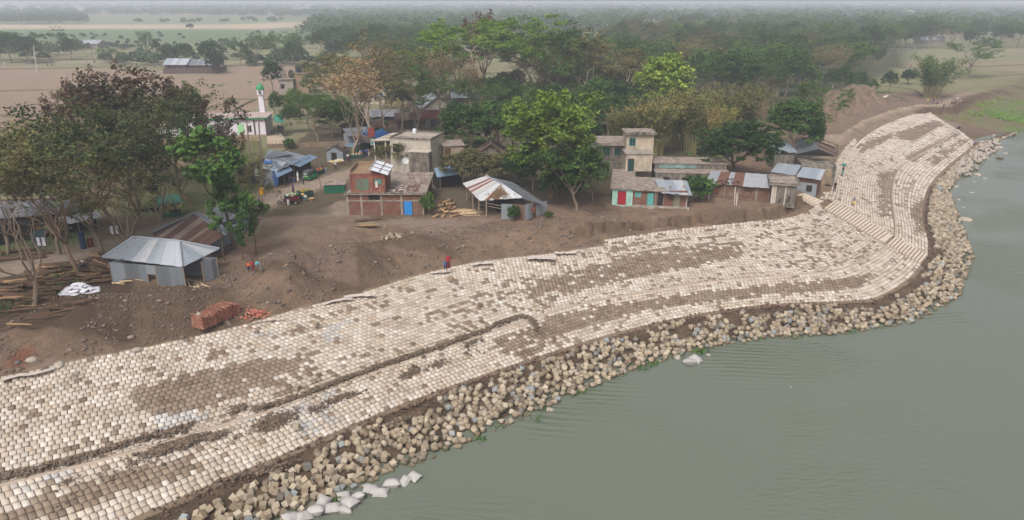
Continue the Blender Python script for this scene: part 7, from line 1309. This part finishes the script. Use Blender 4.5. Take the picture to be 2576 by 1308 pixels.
def sacks():
    rs = random.Random(2); c = GG(192, 742); k = 0
    for lv, n, r in ((0, 9, 1.25), (1, 7, .85), (2, 4, .45), (3, 2, .15)):
        for i in range(n):
            a = i / n * 6.28 + lv; o = link('white_sack', rs.choice(BAGS)); o.location = (c.x + r * 1.2 * math.cos(a), c.y + .6 + r * .8 * math.sin(a), c.z + .14 + lv * .26); o.rotation_euler = (rs.gauss(0, .15), rs.gauss(0, .15), rs.gauss(.2, .5)); o.scale = (1.15, 1.15, 1.15); tag(o, 'white sack in the heap between the tree trunks of the timber yard', 'sack', 'white sacks heaped in the timber yard')
    for i, (u, v, a, s, dz, lab) in enumerate(((935,1238,.1,1.15,.15,'rightmost grey bag of the row lying in the water'), (958,1243,.3,1.0,.08,'half sunk grey bag behind the rightmost one of the row'), (900,1255,-.1,1.0,.14,'grey bag second from the right in the row in the water'), (880,1270,-.2,1.2,.16,'large grey bag in the middle of the row in the water'), (866,1250,.1,.9,.05,'flat grey bag behind the middle of the row'), (868,1286,.2,.95,.05,'low wet grey bag in front of the middle of the row'), (838,1284,.3,1.1,.14,'grey bag left of the middle of the row in the water'), (812,1272,.9,1.15,.16,'upright creased grey bag in the row in the water'), (795,1292,.5,1.25,.2,'big bright grey bag with a square patch in the water row'), (765,1306,.2,1.1,.16,'grey bag cut by the lower edge of the picture, right'), (735,1312,1.0,1.2,.2,'grey bag at the lower edge of the picture, left'), (986,1220,.0,1.2,.06,'single pale bag alone in the water right of the row'), (1018,1213,.9,1.0,.0,'brown wet bag beside the single pale bag'), (1042,1203,-.4,1.0,.1,'pale tipped bag farthest from the shore row'), (1735,915,.1,1.25,.14,'pale bag lying in the water, lower of a pair by the green weed'), (1750,908,-.4,1.1,.16,'pale bag lying in the water, upper of a pair by the green weed'))):
        o = link('geotextile_bag', GEO[i % 3]); p = G(u, v, ZW); o.location = p + Vector((0, 0, dz + .05)); o.rotation_euler = (.42 * math.sin(i * 2.1), .34 * math.cos(i * 1.3), a + .5 * math.sin(i * 3.7)); o.scale = (s * 1.15, s * 1.35, s * 1.1); tag(o, lab, 'bag')
sacks()
def rock_mesh(seed):
    import bmesh
    bm = bmesh.new(); bmesh.ops.create_icosphere(bm, subdivisions=2, radius=1)
    for v in bm.verts: v.co *= 1 + .28 * mnoise.noise(v.co * 1.3 + Vector((seed, 0, 0)))
    me = bpy.data.meshes.new('rock'); bm.to_mesh(me); bm.free(); me.materials.append(mat_plain('pale_river_stone', S(162, 150, 138), .9, .3, 3)); me.polygons.foreach_set('use_smooth', [True] * len(me.polygons)); return me
ROCK = [rock_mesh(i) for i in range(4)]
def rocks():
    rs = random.Random(6)
    for u, v, s, z, lab in ((1705,899,.36,1,'rounded grey stone at the waterline beside the pale bags'), (1382,1031,.3,1,'white rounded stone in the water by green weed'), (1567,934,.36,1,'brown wet stone at the waterline'), (1782,893,.18,1,'small pale slab poking out of the water by the bags'), (248,786,.42,0,'big tan boulder on the dark spoil heap below the sacks'), (345,880,.3,0,'round boulder at the foot of the spoil heap'), (500,790,.2,0,'small stone left of the brick stack'), (278,743,.25,0,'grey stone on top of the spoil heap'), (80,905,.35,0,'dark lump at the lower left of the spoil heap'), (150,918,.4,0,'flat brown lump at the foot of the left heap')):
        p = G(u, v, ZW) if z else GG(u, v); o = link('stone', rs.choice(ROCK)); o.location = p; o.scale = (s * 1.3, s, s * .75); o.rotation_euler = (0, 0, rs.uniform(0, 3)); tag(o, lab, 'stone')
    for u, v, s in ((2512,371,.8),(2478,389,.5),(2447,407,.6),(2459,440,.8),(2476,449,.4),(2445,485,.4),(2430,553,.9),(2419,548,.4),(2412,503,.4),(2424,522,.3),(2400,586,.3),(2486,400,.4),(2500,340,.5),(2530,386,.5),(2450,458,.3),(2350,700,.3),(1990,975,.15),(2406,470,.5)):
        o = link('stone', rs.choice(ROCK)); o.location = G(u, v, ZW - .05); o.scale = (s * 1.2, s * .9, s * .5); o.rotation_euler = (0, 0, rs.uniform(0, 3)); tag(o, 'stone breaking the water surface off the right shore', 'stone', 'stones breaking the water off the right shore')
    for k in range(150):      # rough stone riprap of the far shore
        t = rs.random(); a, b = Vector((2420, 440)), Vector((2505, 362)); q = a.lerp(b, t); u, v = q.x + rs.gauss(-8, 12), q.y + rs.gauss(-4, 9); z = -4.9 + (.3 if v < q.y else 0); s = rs.uniform(.3, .7); o = link('riprap_stone', rs.choice(ROCK)); o.location = G(u, v, z); o.scale = (s, s * .8, s * .6); o.rotation_euler = (rs.random(), rs.random(), rs.uniform(0, 3)); tag(o, 'rough pale stone in the riprap at the far corner of the paving', 'stone', 'riprap stones at the far corner')
rocks()
def mat_brick_obj():
    n = NT('red_brick_single', .9); n.col(n.ramp(n.n('ObjectInfo').outputs['Random'], (0, S(150, 82, 66)), (.5, S(176, 110, 92)), (1, S(188, 132, 112)))); return n.mat
def bricks():
    bm_ = NT('red_brick_loose', .9); r = bm_.n('NewGeometry').outputs['Random Per Island']; bm_.col(bm_.mix(1, bm_.ramp(r, (0, S(140, 86, 70)), (.45, S(158, 108, 90)), (.8, S(112, 74, 62)), (1, S(176, 138, 120))), bm_.mix(bm_.noise(bm_.pos(), 4, 5), (.7, .7, .7, 1), (1.15, 1.15, 1.15, 1)), 'MULTIPLY')); bm_ = bm_.mat; rs = random.Random(8)
    def stack(a, b, lab, rows, depth, seed):
        A, B_ = GG(*a), GG(*b); rz = math.atan2(B_.y - A.y, B_.x - A.x); L = (B_ - A).xy.length; o = empty('brick_stack', lab, 'brick stack', (A.x, A.y, min(A.z, B_.z) - .4), rz); m = MB(); rr = random.Random(seed); nx = int(L / .135)
        for i in range(nx):
            lean = rr.gauss(0, .01); tp = rows - rr.randrange(4) - (3 if i > nx * .8 else 0)
            jig = rr.uniform(-.05, .05)
            for k in range(tp):
                for j in range(int(depth / .26) if (k >= tp - 2 or i in (0, nx - 1)) else 1): x, y, z = i * .135 + lean * k * .1 + rr.uniform(-.01, .01), j * .26 + jig + .05 * math.sin(i * .5) + rr.uniform(-.03, .03), k * .088; m.box((x, y, z), (x + .118, y + .24, z + .078))
        m.build('bricks', bm_, o)
    stack((506, 792), (606, 777), 'red brick stack with bowed front at the foot of the spoil heap', 15, 1.6, 1); stack((600, 752), (660, 742), 'smaller red brick stack behind the tumbled bricks', 15, 1.2, 2)
    me = MB().box((-.12, -.058, -.038), (.12, .058, .038)).mesh('loose_brick', mat_brick_obj()); c = GG(640, 768)
    for k in range(150):
        a, r = rs.uniform(0, 6.28), abs(rs.gauss(0, .62)); x, y = c.x + 1.25 * r * math.cos(a), c.y + .3 + 1.0 * r * math.sin(a); o = link('loose_brick', me); o.location = (x, y, gz(x, y) + .05 + max(0, 1.05 - r) * rs.uniform(.15, .62)); o.rotation_euler = (rs.uniform(-.8, .8), rs.uniform(-.8, .8), rs.uniform(0, 3)); tag(o, 'red brick in the tumbled heap beside the brick stack', 'brick', 'tumbled red bricks')
bricks()
# ---------------------------------------------------------------- poles, drums, boards, rags and the rest
def pole(u, v, vt, lab, r=.14, ut=None, mat=WOODL, arms=True, cat='utility pole', name='utility_pole'):
    b = GG(u, v); lo, hi = 0, 40
    for _ in range(24):
        mid = (lo + hi) / 2
        if PIX(b.x, b.y, b.z + mid)[1] > vt: lo = mid
        else: hi = mid
    t = Vector((G(ut, vt, b.z + lo).x if ut else b.x, b.y, b.z + lo)); o = empty(name, lab, cat, b); MB().tube([(0, 0, -.5), (t.x - b.x, 0, lo)], [r, r * .7], 8).build('pole', mat, o)
    if arms: MB().box((t.x - b.x - .6, -.05, lo - .6), (t.x - b.x + .6, .05, lo - .5)).build('crossarm', WOODD, o); 
    return t
cp = mat_stain('concrete_pole', S(140, 124, 112), S(96, 84, 74), .5)
t1 = pole(661, 468, 295, 'tall brown concrete pole at the left end of the tin shop row', .17, 650, cp); t2 = pole(628, 390, 300, 'second concrete pole in front of the mosque wall', .17, 620, cp)
for i, (a, b) in enumerate(((t1, Vector((-4, 118, 7))), (t2, t1), (t1, Vector((-75, 78, 8))))):
    m = MB(); pts = [a.lerp(b, k / 10) - Vector((0, 0, 1.2 * math.sin(math.pi * k / 10))) for k in range(11)]; m.tube(pts, .018, 4); tag(m.build('power_cable', mat_plain('black_cable', S(40, 38, 38))), ('sagging cable from the tall pole to the concrete house', 'cable between the two concrete poles', 'cable from the tall pole towards the left edge')[i], 'cable')
tm = MB().box((-.4, -.3, 0), (.4, .3, 1.1)).build('transformer_box', mat_plain('pale_grey_box', S(170, 176, 172), .6)); q = GG(641, 468); tm.location = (q.x + .6, q.y + .4, 1.6); tag(tm, 'pale grey box mounted low on the tall concrete pole', 'box')
pole(93, 181, 114, 'leaning white pole in the far field at the left', .2, 84, mat_plain('white_pole', S(190, 188, 186)), False); pole(218, 160, 112, 'far pole beside the far silver shed', .16, 214, cp, False); pole(236, 158, 108, 'leaning far pole right of the far silver shed', .2, 226, cp, False); pole(373, 134, 94, 'far white pole by the feathery bamboo', .2, 370, mat_plain('white_pole', S(190, 188, 186)), False); pole(672, 84, 66, 'pole at the far field edge left of the woods', .3, 669, mat_plain('white_pole', S(190, 188, 186)), False); pole(802, 56, 38, 'distant pole in the woods at top left of centre', .4, 801, mat_plain('white_pole', S(190, 188, 186)), False)
pole(1339, 286, 228, 'thin pale bamboo pole rising out of the bright green tree', .07, 1340, mat_plain('pale_bamboo_pole', S(176, 166, 130)), False, 'pole', 'bamboo_pole'); pole(811, 489, 441, 'leaning rusty iron post by the green booth', .06, 802, mat_plain('rusty_iron', S(112, 84, 70)), False, 'post', 'iron_post')
wp = mat_plain('white_post', S(196, 186, 176)); pole(1783, 503, 470, 'white post at the left front of the long brick house', .09, 1786, wp, False, 'post', 'white_post'); pole(1848, 512, 470, 'taller white post before the middle of the long brick house', .09, 1850, wp, False, 'post', 'white_post'); pole(1853, 516, 485, 'shorter white post before the middle of the long brick house', .09, 1854, wp, False, 'post', 'white_post')
for u, v, i in ((104, 616, 0), (117, 616, 1), (287, 586, 2), (300, 585, 3)):
    q = GG(u, v + 22); o = empty('white_board', ('left narrow white board tied to the tree near the far left shop', 'right narrow white board tied to the tree near the far left shop', 'left white board hung beside the trunks at the road', 'right white board hung beside the trunks at the road')[i], 'board', q); MB().box((-.18, -.03, 1.0), (.18, .03, 2.0)).build('panel', mat_plain('white_board_paint', S(198, 198, 204), .6), o); MB().tube([(.0, .05, 0), (.0, .05, 2.0)], .03, 5).build('stake', WOODD, o); MB().box((-.22, -.04, 1.48), (.22, -.03, 1.51)).build('seam', WOODD, o)
def drum(u, v, col, lab, n, z=0): p = GG(u, v); o = MB().lathe([(0, 0), (.29, 0), (.3, .3), (.285, .31), (.3, .33), (.3, .6), (.285, .61), (.3, .63), (.29, .88), (.26, .9), (.26, .87), (0, .87)], 16).build('oil_drum', mat_plain(n, col, .5, .2)); o.location = p + Vector((0, 0, z)); o.scale = (1.15, 1.15, 1.15); tag(o, lab, 'drum')
drum(211, 625, S(40, 60, 92), 'lower dark blue drum by the roadside trees', 'drum_blue'); drum(211, 625, S(44, 66, 100), 'upper dark blue drum standing on the lower one', 'drum_blue', 1.04); drum(229, 620, S(120, 62, 44), 'rusty red drum right of the blue drums', 'drum_rust'); drum(659, 489, S(206, 150, 44), 'yellow bin beside the road below the tall pole', 'bin_yellow')
def rag(u, v, w_, d, lab, z=ZT + .2, seed=0, col='geo'):
    c = G(u, v, z); m = MB(); n, k = 14, 8; rs = random.Random(seed); ph = rs.uniform(0, 6)
    for j in range(k + 1):
        for i in range(n + 1):
            x, y = (i / n - .5) * w_, (j / k - .5) * d; e = 1 + .25 * mnoise.noise(Vector((i * .5, j * .7, seed))); m.v.append((x * e, y * e + .12 * math.sin(x * 2 + ph), max(0, .05 + .13 * mnoise.noise(Vector((x * 2.2, y * 3.0, seed + 4.)))) ))
    for j in range(k):
        for i in range(n): q = j * (n + 1) + i; m.f.append((q, q + 1, q + n + 2, q + n + 1)); m.m.append(0)
    o = m.build('geotextile_sheet', mat_plain('white_geotextile', S(184, 172, 162), .9, .25, 2), None, True); o.location = c; tag(o, lab, 'cloth sheet'); return o
rag(1362, 648, 3.4, 1.3, 'largest crumpled white sheet lying on the crest right of the walkers', seed=1).rotation_euler = (0, 0, -.1); rag(1423, 636, 2.6, .7, 'smaller white sheet right of the largest crumpled one', seed=2); rag(1455, 632, 1.6, .2, 'thin twisted white strip farthest right on the crest', seed=3)
rag(1212, 663, 2.6, .7, 'white sheet edge showing at the crest right of the boy', seed=4).rotation_euler = (0, 0, .25); rag(1108, 684, 2.4, .5, 'white sheet edge at the feet of the boy', seed=5).rotation_euler = (0, 0, .4); rag(905, 744, 3.2, .7, 'crumpled white sheet at the foot of the big spoil heap', seed=7).rotation_euler = (0, 0, .2); rag(850, 757, 3.0, .5, 'dirty white strip left of the crumpled sheet at the heap foot', seed=8).rotation_euler = (0, 0, .45); rag(70, 942, 3.8, .5, 'grey cloth edge along the crest at the lower left', seed=10).rotation_euler = (0, 0, .55); rag(675, 806, 3, .25, 'thin white cloth strip on the crest right of the brick heap', seed=11).rotation_euler = (0, 0, .4)
def dish():
    o = empty('satellite_dish', 'round grey satellite dish on the flat roof behind the red room', 'satellite dish', G(1020, 418, 3.12)); MB().tube([(0, 0, 0), (0, 0, .7)], .04, 6).build('mast', GRY, o); d = MB().lathe([(0, 0), (.2, .02), (.4, .08), (.55, .16)], 18).build('dish', mat_plain('dish_grey', S(176, 180, 174), .6, .08), o); d.location = (0, -.05, .85); d.rotation_euler = (math.radians(62), 0, .3); MB().tube([(0, -.1, .55), (0, -.5, .95)], .015, 4).build('feed_arm', GRY, o)
dish()
def laundry():
    a, b = GG(356, 556), GG(404, 550); o = empty('washing_line', 'washing line with dark clothes left of the green kiosk', 'washing line', a); d = b - a; MB().tube([(0, 0, 0), (0, 0, 1.7)], .04, 5).build('post', WOODD, o); MB().tube([(0, 0, 1.65), (d.x, d.y, 1.65)], .015, 4).build('line', DARK, o)
    for k, (f, w_, h) in enumerate(((.08, .5, .35), (.3, .35, .7), (.5, .5, .4), (.66, .3, .8), (.84, .45, .5))): p = d * f; MB().slab([(p.x, p.y, 1.64), (p.x + w_, p.y, 1.64), (p.x + w_ * .9, p.y, 1.64 - h), (p.x + .05, p.y, 1.64 - h * .9)], .02).build('hung_cloth', cloth('black', PC['black']), o)
laundry()
pd = MB(); n = 40; pd.v = [(2.6 * math.cos(6.283 * i / n) * (1 + .15 * math.sin(5 * i / n * 6.283)), .75 * math.sin(6.283 * i / n), 0) for i in range(n)]; pd.f = [tuple(range(n))]; pd.m = [0]; o = pd.build('puddle', mat_plain('muddy_puddle_water', S(150, 124, 90), .15, .1)); p = GG(905, 566); o.location = p + Vector((0, 0, .06)); tag(o, kind='structure')
def small_boat():
    o = empty('sunken_frame', 'dark timber frame lying in the shallow water at the upper right', 'timber frame', G(2518, 400, ZW)); MB().tube([(-.9, 0, .1), (.9, .3, .15)], .12, 6).build('beam', WOODD, o); MB().tube([(-.6, .8, .1), (-.2, -.6, .25)], .1, 6).build('beam', WOODD, o); MB().box((-.3, .2, 0), (.5, .9, .45), taper=.8).build('crate', WOODL, o)
    b = empty('wooden_boat', 'small wooden boat moored below the grassy bank at the upper right', 'boat', G(2540, 343, ZW), .5); m = MB(); N = 9
    for i in range(N): t = i / (N - 1) * 2 - 1; w_ = .55 * (1 - t * t) ** .6 + .03; z = .3 + .22 * t * t; m.v += [(t * 2.4, -w_, z), (t * 2.4, -w_ * .6, -.05), (t * 2.4, w_ * .6, -.05), (t * 2.4, w_, z)]
    for i in range(N - 1):
        for j in range(3): q = i * 4 + j; m.f.append((q, q + 1, q + 5, q + 4)); m.m.append(0)
    m.build('hull', WOODD, b); MB().box((-.1, -.45, .2), (.1, .45, .24)).build('thwart', WOODL, b)
small_boat()
for u, v, w_, lab in ((2226, 247, 1.4, 'white cow lying near the meadow bushes'),):
    p = GG(u, v); o = empty('cow', lab, 'cow', p, .4); m = MB(); m.lathe([(0, 0), (.28, .08), (.34, .5), (.36, 1.0), (.26, 1.35), (.1, 1.5), (0, 1.52)], 10); bo = m.build('body', mat_plain('white_hide', S(206, 196, 182), .8), o, True); bo.matrix_local = Matrix.Translation((-.75, 0, .42)) @ Matrix.Rotation(math.pi / 2, 4, 'Y'); MB().tube([(.65, 0, .55), (.95, 0, .85), (1.25, 0, .78)], [.16, .13, .08], 8).build('head', mat_plain('white_hide', S(206, 196, 182)), o)
    for x in (-.5, .45):
        for y in (-.26, .26): MB().tube([(x, y, .3), (x + .3, y * 1.3, .12), (x, y * 1.4, .06)], [.09, .06, .05], 6).build('leg', mat_plain('white_hide', S(206, 196, 182)), o)
# field bunds
def bunds():
    m = MB()
    for L in ([(-60,176),(180,172),(420,166)], [(0,335),(60,300),(130,278),(180,270)], [(-80,290),(180,292),(260,296)], [(260,300),(420,302),(560,300),(760,302)], [(560,250),(640,252),(860,250)], [(-60,400),(80,398),(240,405)], [(300,430),(420,424),(520,428)], [(0,152),(400,150),(760,150)], [(480,168),(640,165),(760,168)], [(560,300),(600,270),(640,252)], [(-50,232),(160,226),(420,232)], [(700,200),(900,205),(980,198)], [(0,128),(300,124),(560,126),(800,122)], [(60,138),(380,136),(700,140)], [(2400,200),(2500,192),(2620,186)], [(2200,215),(2300,225),(2320,240)], [(2380,172),(2480,168),(2620,162)]):
        pts = [G(u, v, .0) for u, v in L]; r = resample(pts, 2.5); r[:, 1] += .5 * (vn(r[:, 0] * .2, r[:, 1] * .1, 3) - .5); w_ = .25 + .0012 * r[:, 1].mean(); m.tube([Vector((p[0], p[1], 0.02)) for p in r], w_ * .8, 6)
    o = m.build('field_bunds', mat_plain('bund_earth', S(104, 98, 74), .95, .3, .5)); tag(o, kind='structure')
bunds()
